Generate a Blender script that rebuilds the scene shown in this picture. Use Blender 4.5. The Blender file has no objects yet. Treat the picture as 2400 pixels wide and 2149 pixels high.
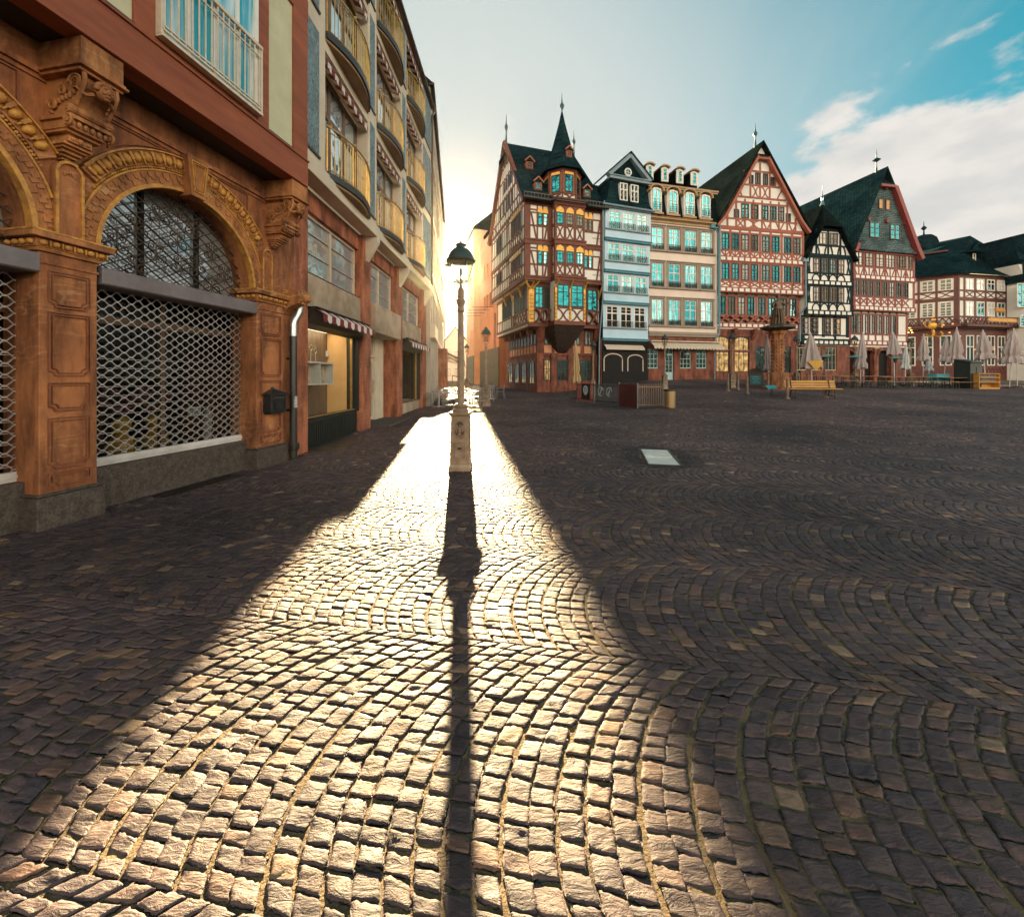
EXPO, SKYS = 3.4, 0.06
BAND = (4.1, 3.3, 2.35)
HAZE = 0.00010
import bpy, bmesh, math, random
import numpy as np
from math import sin, cos, tan, pi, radians, sqrt, atan2, acos, asin
from mathutils import Vector, noise as mnoise
random.seed(11)
rng = np.random.default_rng(11)
sc = bpy.context.scene
COL = sc.collection
F, HOR, H, CX = 940.0, 885.0, 1.6, 1200.0     # focal length, horizon row and centre column of the 2400 px photograph; eye height in metres

def rho(px): return (px - CX) / F
def sstep(a, b, x):
    t = min(1.0, max(0.0, (x - a) / (b - a)))
    return t * t * (3 - 2 * t)
def gz(x, y):
    """height of the square: level near the lamp, rising gently up the alley and up to the gabled row"""
    d = y - 8.0
    d = 0.5 * (d + sqrt(d * d + 4.0)) if d > -30 else 0.0
    return (0.018 + 0.035 * sstep(3, 12, x) * (1 - 0.5 * sstep(16, 40, x))) * max(0, d - 0.12)

# ------------------------------------------------------------------ materials
MATS = {}
def nd(nt, typ, **kw):
    n = nt.nodes.new(typ)
    for k, v in kw.items():
        if k.startswith('i_'):
            n.inputs[k[2:].replace('_', ' ')].default_value = v
        else:
            setattr(n, k, v)
    return n
def rgba(c): return (c[0], c[1], c[2], 1.0)
def mat(name, c, rough=0.7, c2=None, scale=3.0, var=0.25, bump=0.0, bscale=30.0, metal=0.0, spec=0.5, stretch=(1, 1, 1),
        emit=None, estr=0.0, coat=0.0, detail=5.0, dirt=0.0):
    if name in MATS: return MATS[name]
    m = bpy.data.materials.new(name); m.use_nodes = True
    nt = m.node_tree; b = nt.nodes['Principled BSDF']
    b.inputs['Roughness'].default_value = rough
    b.inputs['Metallic'].default_value = metal
    b.inputs['Specular IOR Level'].default_value = spec
    if coat: b.inputs['Coat Weight'].default_value = coat; b.inputs['Coat Roughness'].default_value = 0.05
    tc = nd(nt, 'ShaderNodeTexCoord')
    mp = nd(nt, 'ShaderNodeMapping'); mp.inputs['Scale'].default_value = stretch
    nt.links.new(tc.outputs['Object'], mp.inputs['Vector'])
    if c2 is None: c2 = tuple(x * (1 - var) for x in c)
    ns = nd(nt, 'ShaderNodeTexNoise', i_Scale=scale, i_Detail=detail, i_Roughness=0.62)
    nt.links.new(mp.outputs['Vector'], ns.inputs['Vector'])
    cr = nd(nt, 'ShaderNodeValToRGB')
    cr.color_ramp.elements[0].position = 0.32; cr.color_ramp.elements[0].color = rgba(c2)
    cr.color_ramp.elements[1].position = 0.68; cr.color_ramp.elements[1].color = rgba(c)
    nt.links.new(ns.outputs['Fac'], cr.inputs['Fac'])
    out = cr.outputs['Color']
    if dirt:
        n2 = nd(nt, 'ShaderNodeTexNoise', i_Scale=scale * 0.23, i_Detail=7.0, i_Roughness=0.7)
        nt.links.new(mp.outputs['Vector'], n2.inputs['Vector'])
        r2 = nd(nt, 'ShaderNodeValToRGB')
        r2.color_ramp.elements[0].position = 0.38; r2.color_ramp.elements[0].color = (1 - dirt, 1 - dirt, 1 - dirt * 1.05, 1)
        r2.color_ramp.elements[1].position = 0.6; r2.color_ramp.elements[1].color = (1, 1, 1, 1)
        nt.links.new(n2.outputs['Fac'], r2.inputs['Fac'])
        mx = nd(nt, 'ShaderNodeMix', data_type='RGBA', blend_type='MULTIPLY'); mx.inputs[0].default_value = 1.0
        nt.links.new(out, mx.inputs[6]); nt.links.new(r2.outputs['Color'], mx.inputs[7]); out = mx.outputs[2]
    nt.links.new(out, b.inputs['Base Color'])
    if bump:
        nb = nd(nt, 'ShaderNodeTexNoise', i_Scale=bscale, i_Detail=6.0, i_Roughness=0.6)
        nt.links.new(mp.outputs['Vector'], nb.inputs['Vector'])
        bp = nd(nt, 'ShaderNodeBump', i_Strength=bump, i_Distance=0.02)
        nt.links.new(nb.outputs['Fac'], bp.inputs['Height']); nt.links.new(bp.outputs['Normal'], b.inputs['Normal'])
    if emit is not None:
        nt.links.new(out, b.inputs['Emission Color']); b.inputs['Emission Strength'].default_value = estr
    MATS[name] = m
    return m

def slate(name, c, c2, sx=0.28, sz=0.16, axis='xz', rough=0.9):
    """rows of overlapping slates: brick texture in the plane of the roof, random tone per slate"""
    if name in MATS: return MATS[name]
    m = bpy.data.materials.new(name); m.use_nodes = True
    nt = m.node_tree; b = nt.nodes['Principled BSDF']; b.inputs['Roughness'].default_value = rough; b.inputs['Specular IOR Level'].default_value = 0.0
    tc = nd(nt, 'ShaderNodeTexCoord'); sp = nd(nt, 'ShaderNodeSeparateXYZ'); cb = nd(nt, 'ShaderNodeCombineXYZ')
    nt.links.new(tc.outputs['Object'], sp.inputs[0])
    nt.links.new(sp.outputs['XYZ'.index(axis[0].upper())], cb.inputs[0])
    if axis[0] == 'x':   # add depth so that slates on the flank of a roof get rows too
        ad = nd(nt, 'ShaderNodeMath', operation='ADD'); nt.links.new(sp.outputs[0], ad.inputs[0]); nt.links.new(sp.outputs[1], ad.inputs[1])
        nt.links.new(ad.outputs[0], cb.inputs[0])
    nt.links.new(sp.outputs[2], cb.inputs[1])
    br = nd(nt, 'ShaderNodeTexBrick', i_Scale=1.0)
    br.inputs['Color1'].default_value = rgba(c); br.inputs['Color2'].default_value = rgba(c2)
    br.inputs['Mortar'].default_value = (0.004, 0.005, 0.006, 1); br.inputs['Mortar Size'].default_value = 0.018
    br.inputs['Brick Width'].default_value = sx; br.inputs['Row Height'].default_value = sz
    nt.links.new(cb.outputs[0], br.inputs['Vector'])
    ns = nd(nt, 'ShaderNodeTexNoise', i_Scale=0.55, i_Detail=8.0, i_Roughness=0.7)
    nt.links.new(tc.outputs['Object'], ns.inputs['Vector'])
    r = nd(nt, 'ShaderNodeValToRGB'); r.color_ramp.elements[0].position = 0.35; r.color_ramp.elements[0].color = (0.55, 0.6, 0.6, 1)
    r.color_ramp.elements[1].position = 0.72; r.color_ramp.elements[1].color = (1.6, 1.6, 1.5, 1)
    nt.links.new(ns.outputs['Fac'], r.inputs['Fac'])
    mx = nd(nt, 'ShaderNodeMix', data_type='RGBA', blend_type='MULTIPLY'); mx.inputs[0].default_value = 1.0
    nt.links.new(br.outputs['Color'], mx.inputs[6]); nt.links.new(r.outputs['Color'], mx.inputs[7])
    nt.links.new(mx.outputs[2], b.inputs['Base Color'])
    bp = nd(nt, 'ShaderNodeBump', i_Strength=1.0, i_Distance=0.05)
    nt.links.new(br.outputs['Color'], bp.inputs['Height']); nt.links.new(bp.outputs['Normal'], b.inputs['Normal'])
    MATS[name] = m
    return m

def sandstone(name, c, c2, vein, bands=True, block=None, rough=0.8, wscale=1.6):
    """Main sandstone: warm blotches, pale diagonal veining, optional ashlar joints"""
    if name in MATS: return MATS[name]
    m = bpy.data.materials.new(name); m.use_nodes = True
    nt = m.node_tree; b = nt.nodes['Principled BSDF']; b.inputs['Roughness'].default_value = rough
    tc = nd(nt, 'ShaderNodeTexCoord')
    ns = nd(nt, 'ShaderNodeTexNoise', i_Scale=1.4, i_Detail=9.0, i_Roughness=0.65)
    nt.links.new(tc.outputs['Object'], ns.inputs['Vector'])
    cr = nd(nt, 'ShaderNodeValToRGB')
    cr.color_ramp.elements[0].position = 0.3; cr.color_ramp.elements[0].color = rgba(c2)
    cr.color_ramp.elements[1].position = 0.66; cr.color_ramp.elements[1].color = rgba(c)
    nt.links.new(ns.outputs['Fac'], cr.inputs['Fac'])
    mp = nd(nt, 'ShaderNodeMapping'); mp.inputs['Rotation'].default_value = (0.3, 0.55, 0.2); mp.inputs['Scale'].default_value = (1, 1, 2.6)
    nt.links.new(tc.outputs['Object'], mp.inputs['Vector'])
    wv = nd(nt, 'ShaderNodeTexWave', wave_type='BANDS', bands_direction='Z', i_Scale=wscale, i_Distortion=16.0, i_Detail=6.0)
    wv.inputs['Detail Scale'].default_value = 1.2
    nt.links.new(mp.outputs[0], wv.inputs['Vector'])
    vr = nd(nt, 'ShaderNodeValToRGB'); vr.color_ramp.elements[0].position = 0.80; vr.color_ramp.elements[0].color = (0, 0, 0, 1)
    vr.color_ramp.elements[1].position = 0.99; vr.color_ramp.elements[1].color = (1, 1, 1, 1)
    nt.links.new(wv.outputs['Fac'], vr.inputs['Fac'])
    n3 = nd(nt, 'ShaderNodeTexNoise', i_Scale=0.9, i_Detail=3.0); nt.links.new(tc.outputs['Object'], n3.inputs['Vector'])
    m3 = nd(nt, 'ShaderNodeMapRange', clamp=True); m3.inputs[1].default_value = 0.48; m3.inputs[2].default_value = 0.62; m3.inputs[3].default_value = 0.0; m3.inputs[4].default_value = 0.55
    nt.links.new(n3.outputs['Fac'], m3.inputs[0])
    ml = nd(nt, 'ShaderNodeMath', operation='MULTIPLY'); nt.links.new(vr.outputs['Color'], ml.inputs[0]); nt.links.new(m3.outputs[0], ml.inputs[1])
    mx = nd(nt, 'ShaderNodeMix', data_type='RGBA'); nt.links.new(ml.outputs[0], mx.inputs[0]); nt.links.new(cr.outputs['Color'], mx.inputs[6])
    mx.inputs[7].default_value = rgba(vein)
    out = mx.outputs[2]
    mps = nd(nt, 'ShaderNodeMapping'); mps.inputs['Scale'].default_value = (3.2, 3.2, 0.9); nt.links.new(tc.outputs['Object'], mps.inputs[0])
    n6 = nd(nt, 'ShaderNodeTexNoise', i_Scale=1.0, i_Detail=9.0, i_Roughness=0.72); nt.links.new(mps.outputs[0], n6.inputs['Vector'])
    r6 = nd(nt, 'ShaderNodeValToRGB'); r6.color_ramp.elements[0].position = 0.36; r6.color_ramp.elements[0].color = (0.30, 0.25, 0.24, 1)
    r6.color_ramp.elements[1].position = 0.60; r6.color_ramp.elements[1].color = (1.08, 1.08, 1.08, 1); nt.links.new(n6.outputs['Fac'], r6.inputs['Fac'])
    m6 = nd(nt, 'ShaderNodeMix', data_type='RGBA', blend_type='MULTIPLY'); m6.inputs[0].default_value = 1.0
    nt.links.new(out, m6.inputs[6]); nt.links.new(r6.outputs['Color'], m6.inputs[7]); out = m6.outputs[2]
    nb = nd(nt, 'ShaderNodeTexNoise', i_Scale=45.0, i_Detail=6.0, i_Roughness=0.7); nt.links.new(tc.outputs['Object'], nb.inputs['Vector'])
    hgt = nb.outputs['Fac']
    if block:
        sp = nd(nt, 'ShaderNodeSeparateXYZ'); cb = nd(nt, 'ShaderNodeCombineXYZ'); nt.links.new(tc.outputs['Object'], sp.inputs[0])
        ad = nd(nt, 'ShaderNodeMath', operation='ADD'); nt.links.new(sp.outputs[0], ad.inputs[0]); nt.links.new(sp.outputs[1], ad.inputs[1])
        nt.links.new(ad.outputs[0], cb.inputs[0]); nt.links.new(sp.outputs[2], cb.inputs[1])
        br = nd(nt, 'ShaderNodeTexBrick', i_Scale=1.0)
        br.inputs['Color1'].default_value = (1.12, 1.08, 1.05, 1); br.inputs['Color2'].default_value = (0.82, 0.82, 0.84, 1)
        br.inputs['Mortar'].default_value = (1.25, 1.3, 1.35, 1); br.inputs['Mortar Size'].default_value = 0.006
        br.inputs['Brick Width'].default_value = block[0]; br.inputs['Row Height'].default_value = block[1]
        nt.links.new(cb.outputs[0], br.inputs['Vector'])
        m4 = nd(nt, 'ShaderNodeMix', data_type='RGBA', blend_type='MULTIPLY'); m4.inputs[0].default_value = 1.0
        nt.links.new(out, m4.inputs[6]); nt.links.new(br.outputs['Color'], m4.inputs[7]); out = m4.outputs[2]
    nt.links.new(out, b.inputs['Base Color'])
    bp = nd(nt, 'ShaderNodeBump', i_Strength=0.35, i_Distance=0.006)
    nt.links.new(hgt, bp.inputs['Height']); nt.links.new(bp.outputs['Normal'], b.inputs['Normal'])
    MATS[name] = m
    return m

def glassy(name, tint, metal=0.85, rough=0.04, wob=0.25, wsc=1.3, curtain=None):
    """window pane that mirrors the sky, slightly wavy as old glass is; optional pale curtain behind"""
    if name in MATS: return MATS[name]
    m = bpy.data.materials.new(name); m.use_nodes = True
    nt = m.node_tree; b = nt.nodes['Principled BSDF']
    b.inputs['Base Color'].default_value = rgba(tint); b.inputs['Metallic'].default_value = metal; b.inputs['Roughness'].default_value = rough
    tc = nd(nt, 'ShaderNodeTexCoord'); oi = nd(nt, 'ShaderNodeObjectInfo')
    av = nd(nt, 'ShaderNodeVectorMath', operation='ADD'); nt.links.new(tc.outputs['Object'], av.inputs[0]); nt.links.new(oi.outputs['Location'], av.inputs[1])
    ns = nd(nt, 'ShaderNodeTexNoise', i_Scale=wsc, i_Detail=2.0); nt.links.new(av.outputs[0], ns.inputs['Vector'])
    bp = nd(nt, 'ShaderNodeBump', i_Strength=wob, i_Distance=0.15); nt.links.new(ns.outputs['Fac'], bp.inputs['Height'])
    nt.links.new(bp.outputs['Normal'], b.inputs['Normal'])
    if curtain:
        mp = nd(nt, 'ShaderNodeMapping'); mp.inputs['Scale'].default_value = (9, 1, 0.5); nt.links.new(av.outputs[0], mp.inputs[0])
        n2 = nd(nt, 'ShaderNodeTexNoise', i_Scale=1.0, i_Detail=3.0); nt.links.new(mp.outputs[0], n2.inputs['Vector'])
        r = nd(nt, 'ShaderNodeValToRGB'); r.color_ramp.elements[0].position = 0.42; r.color_ramp.elements[0].color = rgba(tint)
        r.color_ramp.elements[1].position = 0.66; r.color_ramp.elements[1].color = rgba(curtain)
        nt.links.new(n2.outputs['Fac'], r.inputs['Fac']); nt.links.new(r.outputs['Color'], b.inputs['Base Color'])
    MATS[name] = m
    return m

def clear_glass(name, tint=(0.95, 0.97, 0.97), ior=1.6):
    if name in MATS: return MATS[name]
    m = bpy.data.materials.new(name); m.use_nodes = True
    nt = m.node_tree; nt.nodes.remove(nt.nodes['Principled BSDF']); o = nt.nodes['Material Output']
    t = nd(nt, 'ShaderNodeBsdfTransparent'); t.inputs[0].default_value = rgba(tint)
    g = nd(nt, 'ShaderNodeBsdfGlossy'); g.inputs['Roughness'].default_value = 0.03
    lw = nd(nt, 'ShaderNodeLayerWeight', i_Blend=0.5); mx = nd(nt, 'ShaderNodeMixShader')
    pw = nd(nt, 'ShaderNodeMath', operation='POWER'); pw.inputs[1].default_value = 4.5; nt.links.new(lw.outputs['Facing'], pw.inputs[0])
    ma = nd(nt, 'ShaderNodeMath', operation='MULTIPLY_ADD'); ma.inputs[1].default_value = (ior - 1) * 0.9; ma.inputs[2].default_value = 0.04 * (ior - 1) / 0.5; nt.links.new(pw.outputs[0], ma.inputs[0])
    nt.links.new(ma.outputs[0], mx.inputs[0]); nt.links.new(t.outputs[0], mx.inputs[1]); nt.links.new(g.outputs[0], mx.inputs[2])
    nt.links.new(mx.outputs[0], o.inputs['Surface'])
    MATS[name] = m
    return m

def stripes(name, c, c2, width, axis=0):
    if name in MATS: return MATS[name]
    m = bpy.data.materials.new(name); m.use_nodes = True
    nt = m.node_tree; b = nt.nodes['Principled BSDF']; b.inputs['Roughness'].default_value = 0.9
    tc = nd(nt, 'ShaderNodeTexCoord'); sp = nd(nt, 'ShaderNodeSeparateXYZ'); nt.links.new(tc.outputs['Object'], sp.inputs[0])
    a = nd(nt, 'ShaderNodeMath', operation='DIVIDE'); a.inputs[1].default_value = width; nt.links.new(sp.outputs[axis], a.inputs[0])
    f = nd(nt, 'ShaderNodeMath', operation='FRACT'); nt.links.new(a.outputs[0], f.inputs[0])
    g = nd(nt, 'ShaderNodeMath', operation='GREATER_THAN'); g.inputs[1].default_value = 0.5; nt.links.new(f.outputs[0], g.inputs[0])
    mx = nd(nt, 'ShaderNodeMix', data_type='RGBA'); nt.links.new(g.outputs[0], mx.inputs[0]); mx.inputs[6].default_value = rgba(c); mx.inputs[7].default_value = rgba(c2)
    nt.links.new(mx.outputs[2], b.inputs['Base Color'])
    MATS[name] = m
    return m

# ------------------------------------------------------------------ mesh builder
class MB:
    def __init__(s): s.v, s.f, s.mi, s.k = [], [], [], 0
    def add(s, vs, fs, mi=0):
        o = len(s.v); s.v += [tuple(v) for v in vs]; s.f += [tuple(i + o for i in f) for f in fs]; s.mi += [mi] * len(fs)
    def quad(s, a, b, c, d, mi=0): s.add([a, b, c, d], [(0, 1, 2, 3)], mi)
    def box(s, x0, x1, y0, y1, z0, z1, mi=0):
        s.add([(x0, y0, z0), (x1, y0, z0), (x1, y1, z0), (x0, y1, z0), (x0, y0, z1), (x1, y0, z1), (x1, y1, z1), (x0, y1, z1)],
              [(0, 1, 2, 3)[::-1], (4, 5, 6, 7), (0, 1, 5, 4), (1, 2, 6, 5), (2, 3, 7, 6), (3, 0, 4, 7)], mi)
    def obox(s, c, ax, ay, az, mi=0):
        """box with centre c and three half-axis vectors"""
        c, ax, ay, az = map(Vector, (c, ax, ay, az))
        vs = [c + i * ax + j * ay + k * az for k in (-1, 1) for i, j in ((-1, -1), (1, -1), (1, 1), (-1, 1))]
        s.add(vs, [(3, 2, 1, 0), (4, 5, 6, 7), (0, 1, 5, 4), (1, 2, 6, 5), (2, 3, 7, 6), (3, 0, 4, 7)], mi)
    def prism(s, poly, y0, y1, mi=0):
        """outline in x,z pushed from y0 to y1"""
        n = len(poly)
        s.add([(x, y0, z) for x, z in poly] + [(x, y1, z) for x, z in poly],
              [tuple(range(n)), tuple(range(2 * n - 1, n - 1, -1))] + [(i, (i + 1) % n, n + (i + 1) % n, n + i) for i in range(n)], mi)
    def prism_x(s, poly, x0, x1, mi=0):
        """outline in y,z pushed from x0 to x1"""
        n = len(poly)
        s.add([(x0, y, z) for y, z in poly] + [(x1, y, z) for y, z in poly],
              [tuple(range(n)), tuple(range(2 * n - 1, n - 1, -1))] + [(i, (i + 1) % n, n + (i + 1) % n, n + i) for i in range(n)], mi)
    def prism_z(s, poly, z0, z1, mi=0):
        n = len(poly)
        s.add([(x, y, z0) for x, y in poly] + [(x, y, z1) for x, y in poly],
              [tuple(range(n)), tuple(range(2 * n - 1, n - 1, -1))] + [(i, (i + 1) % n, n + (i + 1) % n, n + i) for i in range(n)], mi)
    def beam(s, p, q, w, y0, y1, mi=0):
        """bar from p to q in the x,z plane; each bar stands a hair prouder than the last so that no two faces coincide"""
        s.k += 1; y0 = y0 - 0.0017 * (s.k % 11)
        dx, dz = q[0] - p[0], q[1] - p[1]; L = sqrt(dx * dx + dz * dz) or 1e-6
        nx, nz = -dz / L * w / 2, dx / L * w / 2
        s.prism([(p[0] + nx, p[1] + nz), (p[0] - nx, p[1] - nz), (q[0] - nx, q[1] - nz), (q[0] + nx, q[1] + nz)], y0, y1, mi)
    def path(s, pts, w, y0, y1, mi=0, closed=False):
        n = len(pts)
        for i in range(n if closed else n - 1): s.beam(pts[i], pts[(i + 1) % n], w, y0, y1, mi)
    def lathe(s, prof, c=(0, 0, 0), n=16, mi=0, rot=0.0, sx=1.0, sy=1.0):
        vs = []
        for r, z in prof:
            for i in range(n):
                a = rot + 2 * pi * i / n
                vs.append((c[0] + sx * r * cos(a), c[1] + sy * r * sin(a), c[2] + z))
        fs = []
        for k in range(len(prof) - 1):
            for i in range(n):
                j = (i + 1) % n
                fs.append((k * n + i, k * n + j, (k + 1) * n + j, (k + 1) * n + i))
        fs.append(tuple(range(n))[::-1]); fs.append(tuple(range((len(prof) - 1) * n, len(prof) * n)))
        s.add(vs, fs, mi)
    def tube(s, pts, r, n=6, mi=0, r1=None):
        pts = [Vector(p) for p in pts]; m = len(pts); vs = []
        for i, p in enumerate(pts):
            d = (pts[min(i + 1, m - 1)] - pts[max(i - 1, 0)]).normalized()
            a = d.orthogonal().normalized() if i == 0 else (a - d * a.dot(d)).normalized()
            b = d.cross(a)
            rr = r if r1 is None else r + (r1 - r) * i / max(1, m - 1)
            for k in range(n):
                t = 2 * pi * k / n
                vs.append(p + a * (rr * cos(t)) + b * (rr * sin(t)))
        fs = [(i * n + k, i * n + (k + 1) % n, (i + 1) * n + (k + 1) % n, (i + 1) * n + k) for i in range(m - 1) for k in range(n)]
        fs.append(tuple(range(n))[::-1]); fs.append(tuple(range((m - 1) * n, m * n)))
        s.add(vs, fs, mi)
    def ell(s, c, rx, ry, rz, n=8, m=6, mi=0):
        vs, fs = [(c[0], c[1], c[2] - rz)], []
        for k in range(1, m):
            t = -pi / 2 + pi * k / m
            for i in range(n):
                a = 2 * pi * i / n
                vs.append((c[0] + rx * cos(t) * cos(a), c[1] + ry * cos(t) * sin(a), c[2] + rz * sin(t)))
        vs.append((c[0], c[1], c[2] + rz)); top = len(vs) - 1
        for i in range(n):
            j = (i + 1) % n
            fs.append((0, 1 + j, 1 + i)); fs.append((top, 1 + (m - 2) * n + i, 1 + (m - 2) * n + j))
            for k in range(m - 2): fs.append((1 + k * n + i, 1 + k * n + j, 1 + (k + 1) * n + j, 1 + (k + 1) * n + i))
        s.add(vs, fs, mi)
    def annulus(s, cx, cz, r0, r1, y0, y1, a0=0.0, a1=pi, n=40, mi=0):
        """arch ring in the x,z plane"""
        vs, fs = [], []
        for i in range(n + 1):
            a = a0 + (a1 - a0) * i / n
            for r, y in ((r0, y0), (r1, y0), (r1, y1), (r0, y1)):
                vs.append((cx + r * cos(a), y, cz + r * sin(a)))
        for i in range(n):
            for k in range(4): fs.append((4 * i + k, 4 * i + (k + 1) % 4, 4 * i + 4 + (k + 1) % 4, 4 * i + 4 + k))
        fs += [(0, 1, 2, 3), (4 * n + 3, 4 * n + 2, 4 * n + 1, 4 * n)]
        s.add(vs, fs, mi)
    def wall(s, x0, x1, z0, z1, y, holes=(), depth=0.2, mi=0, thick=None):
        """front sheet with rectangular openings and their reveals"""
        xs = sorted({x0, x1, *[min(max(h[i], x0), x1) for h in holes for i in (0, 1)]})
        zs = sorted({z0, z1, *[min(max(h[i], z0), z1) for h in holes for i in (2, 3)]})
        for i in range(len(xs) - 1):
            run = None
            for k in range(len(zs) - 1):
                cx, cz = (xs[i] + xs[i + 1]) / 2, (zs[k] + zs[k + 1]) / 2
                if any(h[0] < cx < h[1] and h[2] < cz < h[3] for h in holes):
                    continue
                s.quad((xs[i], y, zs[k]), (xs[i + 1], y, zs[k]), (xs[i + 1], y, zs[k + 1]), (xs[i], y, zs[k + 1]), mi)
        for a, b, c, d in holes:
            e = y + depth
            s.quad((a, y, c), (a, e, c), (a, e, d), (a, y, d), mi); s.quad((b, y, c), (b, y, d), (b, e, d), (b, e, c), mi)
            s.quad((a, y, c), (b, y, c), (b, e, c), (a, e, c), mi); s.quad((a, y, d), (a, e, d), (b, e, d), (b, y, d), mi)
    def mesh(s, name, mats, smooth=False, recalc=True):
        me = bpy.data.meshes.new(name); me.from_pydata(s.v, [], s.f)
        for m in (mats if isinstance(mats, (list, tuple)) else [mats]): me.materials.append(m)
        me.polygons.foreach_set('material_index', s.mi)
        if recalc:
            bm = bmesh.new(); bm.from_mesh(me); bmesh.ops.recalc_face_normals(bm, faces=bm.faces); bm.to_mesh(me); bm.free()
        if smooth:
            me.polygons.foreach_set('use_smooth', [True] * len(me.polygons))
            try: me.set_sharp_from_angle(angle=radians(38))
            except Exception: pass
        me.update()
        return me
    def build(s, name, mats, parent=None, smooth=False, loc=None, rotz=0.0, bevel=0.0, recalc=True, label=None):
        o = bpy.data.objects.new(name, s.mesh(name, mats, smooth, recalc)); COL.objects.link(o)
        if parent: o.parent = parent
        if loc: o.location = loc
        o.rotation_euler[2] = rotz
        if bevel:
            b = o.modifiers.new('soft_edges', 'BEVEL'); b.width = bevel; b.segments = 2; b.limit_method = 'ANGLE'; b.angle_limit = radians(40)
        if label: o['label'] = label
        return o

def thing(name, label, cat, loc=(0, 0, 0), rotz=0.0, group=None, scale=None):
    o = bpy.data.objects.new(name, None); COL.objects.link(o)
    o.location = loc; o.rotation_euler = (0, 0, rotz); o['label'] = label; o['category'] = cat
    o.empty_display_size = 0.3
    if group: o['group'] = group
    if scale: o.scale = (scale,) * 3
    return o
def tag(o, label, cat, group=None):
    o['label'] = label; o['category'] = cat
    if group: o['group'] = group
    return o
KIDS = {}
def children(o):
    return [c for c in COL.objects if c.parent == o]
def copy_tree(o, parent=None, kids=None):
    c = o.copy(); COL.objects.link(c)
    if parent: c.parent = parent
    for ch in (children(o) if kids is None else kids.get(o.name, [])): copy_tree(ch, c, kids)
    return c
def again(proto, loc, rotz, label, group=None, scale=None):
    c = copy_tree(proto); c.location = loc; c.rotation_euler = (0, 0, rotz); c['label'] = label
    if group: c['group'] = group
    if scale: c.scale = (scale,) * 3
    return c

class Fac:
    """a street front: an upright plane through (X0,Y0) running in compass direction az (degrees from straight ahead, clockwise).
    Local x runs along the front, local y into the building, local z up from the root's base."""
    def __init__(s, name, label, cat, X0, Y0, az, base=None, group=None):
        a = radians(az); s.X0, s.Y0, s.d, s.n = X0, Y0, (sin(a), cos(a)), (cos(a), -sin(a))
        s.zb = gz(X0, Y0) if base is None else base
        s.root = thing(name, label, cat, (X0, Y0, s.zb), pi / 2 - a, group)
    def u(s, px, y=0.0):
        r = rho(px); X, Y = s.X0 - s.n[0] * y, s.Y0 - s.n[1] * y
        return (r * Y - X) / (s.d[0] - r * s.d[1])
    def z(s, px, py, y=0.0):
        u = s.u(px, y); Y = s.Y0 - s.n[1] * y + s.d[1] * u
        return H + (HOR - py) * Y / F - s.zb
    def uz(s, px, py, y=0.0): return s.u(px, y), s.z(px, py, y)
    def pt(s, u, y=0.0): return (s.X0 + s.d[0] * u - s.n[0] * y, s.Y0 + s.d[1] * u - s.n[1] * y)

WCACHE = {}
WR = random.Random(21)
def window(par, x0, x1, z0, z1, fm, gm, cols=2, rows=(0.62,), fw=0.05, mw=0.035, bars=(), y=0.0, d=0.06, name='window', mull=None, head=None, bw=0.018, rot=0.0, pane='pane'):
    """frame mesh with mullions/rails/glazing bars and a pane behind; head='seg' or 'round' gives an arched top.  Returns the frame object."""
    if isinstance(gm, list): gm = WR.choice(gm)
    w, h = round(x1 - x0, 2), round(z1 - z0, 2)
    key = (w, h, fm.name, gm.name, cols, tuple(rows), fw, mw, tuple(bars), d, head, bw)
    if key not in WCACHE:
        f, g = MB(), MB()
        a, b = -w / 2, w / 2
        f.box(a, a + fw, 0, d, 0, h); f.box(b - fw, b, 0.0005, d, 0, h); f.box(a, b, -0.002, d, 0, fw)
        top = h
        if head:
            rise = w / 2 if head == 'round' else w * 0.22
            top = h
            pts = []
            R = (w * w / 4 + rise * rise) / (2 * rise); zc = h - R
            a0 = asin(min(1, (w / 2) / R))
            for i in range(13):
                t = -a0 + 2 * a0 * i / 12; pts.append((R * sin(t), zc + R * cos(t)))
            outer = [(a, h), ] ; 
            for i in range(12):   # spandrel pieces closing the corners above the arch
                (xa, za), (xb, zb) = pts[i], pts[i + 1]
                f.prism([(xa, za - fw), (xb, zb - fw), (xb, h + 0.002), (xa, h + 0.002)], -0.001, d)
        else:
            f.box(a, b, -0.001, d, h - fw, h)
        for i in range(1, cols):
            x = a + w * i / cols; f.box(x - mw / 2, x + mw / 2, 0.006, d - 0.004, fw * .8, h - fw * .5)
        for r in rows:
            f.box(a + fw * .8, b - fw * .8, 0.003, d - 0.002, h * r - mw / 2, h * r + mw / 2)
        for bz in bars:
            f.box(a + fw * .8, b - fw * .8, 0.012, d - 0.008, h * bz - bw / 2, h * bz + bw / 2)
        g.box(a + fw * .4, b - fw * .4, d * 0.6, d * 0.6 + 0.012, fw * .4, h - fw * .4)
        WCACHE[key] = (f.mesh(name, fm), g.mesh(pane, gm))
    o = bpy.data.objects.new(name, WCACHE[key][0]); COL.objects.link(o); o.parent = par
    o.location = ((x0 + x1) / 2, y, z0); o.rotation_euler[2] = rot
    p = bpy.data.objects.new(pane, WCACHE[key][1]); COL.objects.link(p); p.parent = o
    return o
def sub(mesh_obj_name, mesh, parent, loc=(0, 0, 0), rotz=0.0):
    o = bpy.data.objects.new(mesh_obj_name, mesh); COL.objects.link(o); o.parent = parent; o.location = loc; o.rotation_euler[2] = rotz
    return o
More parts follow.
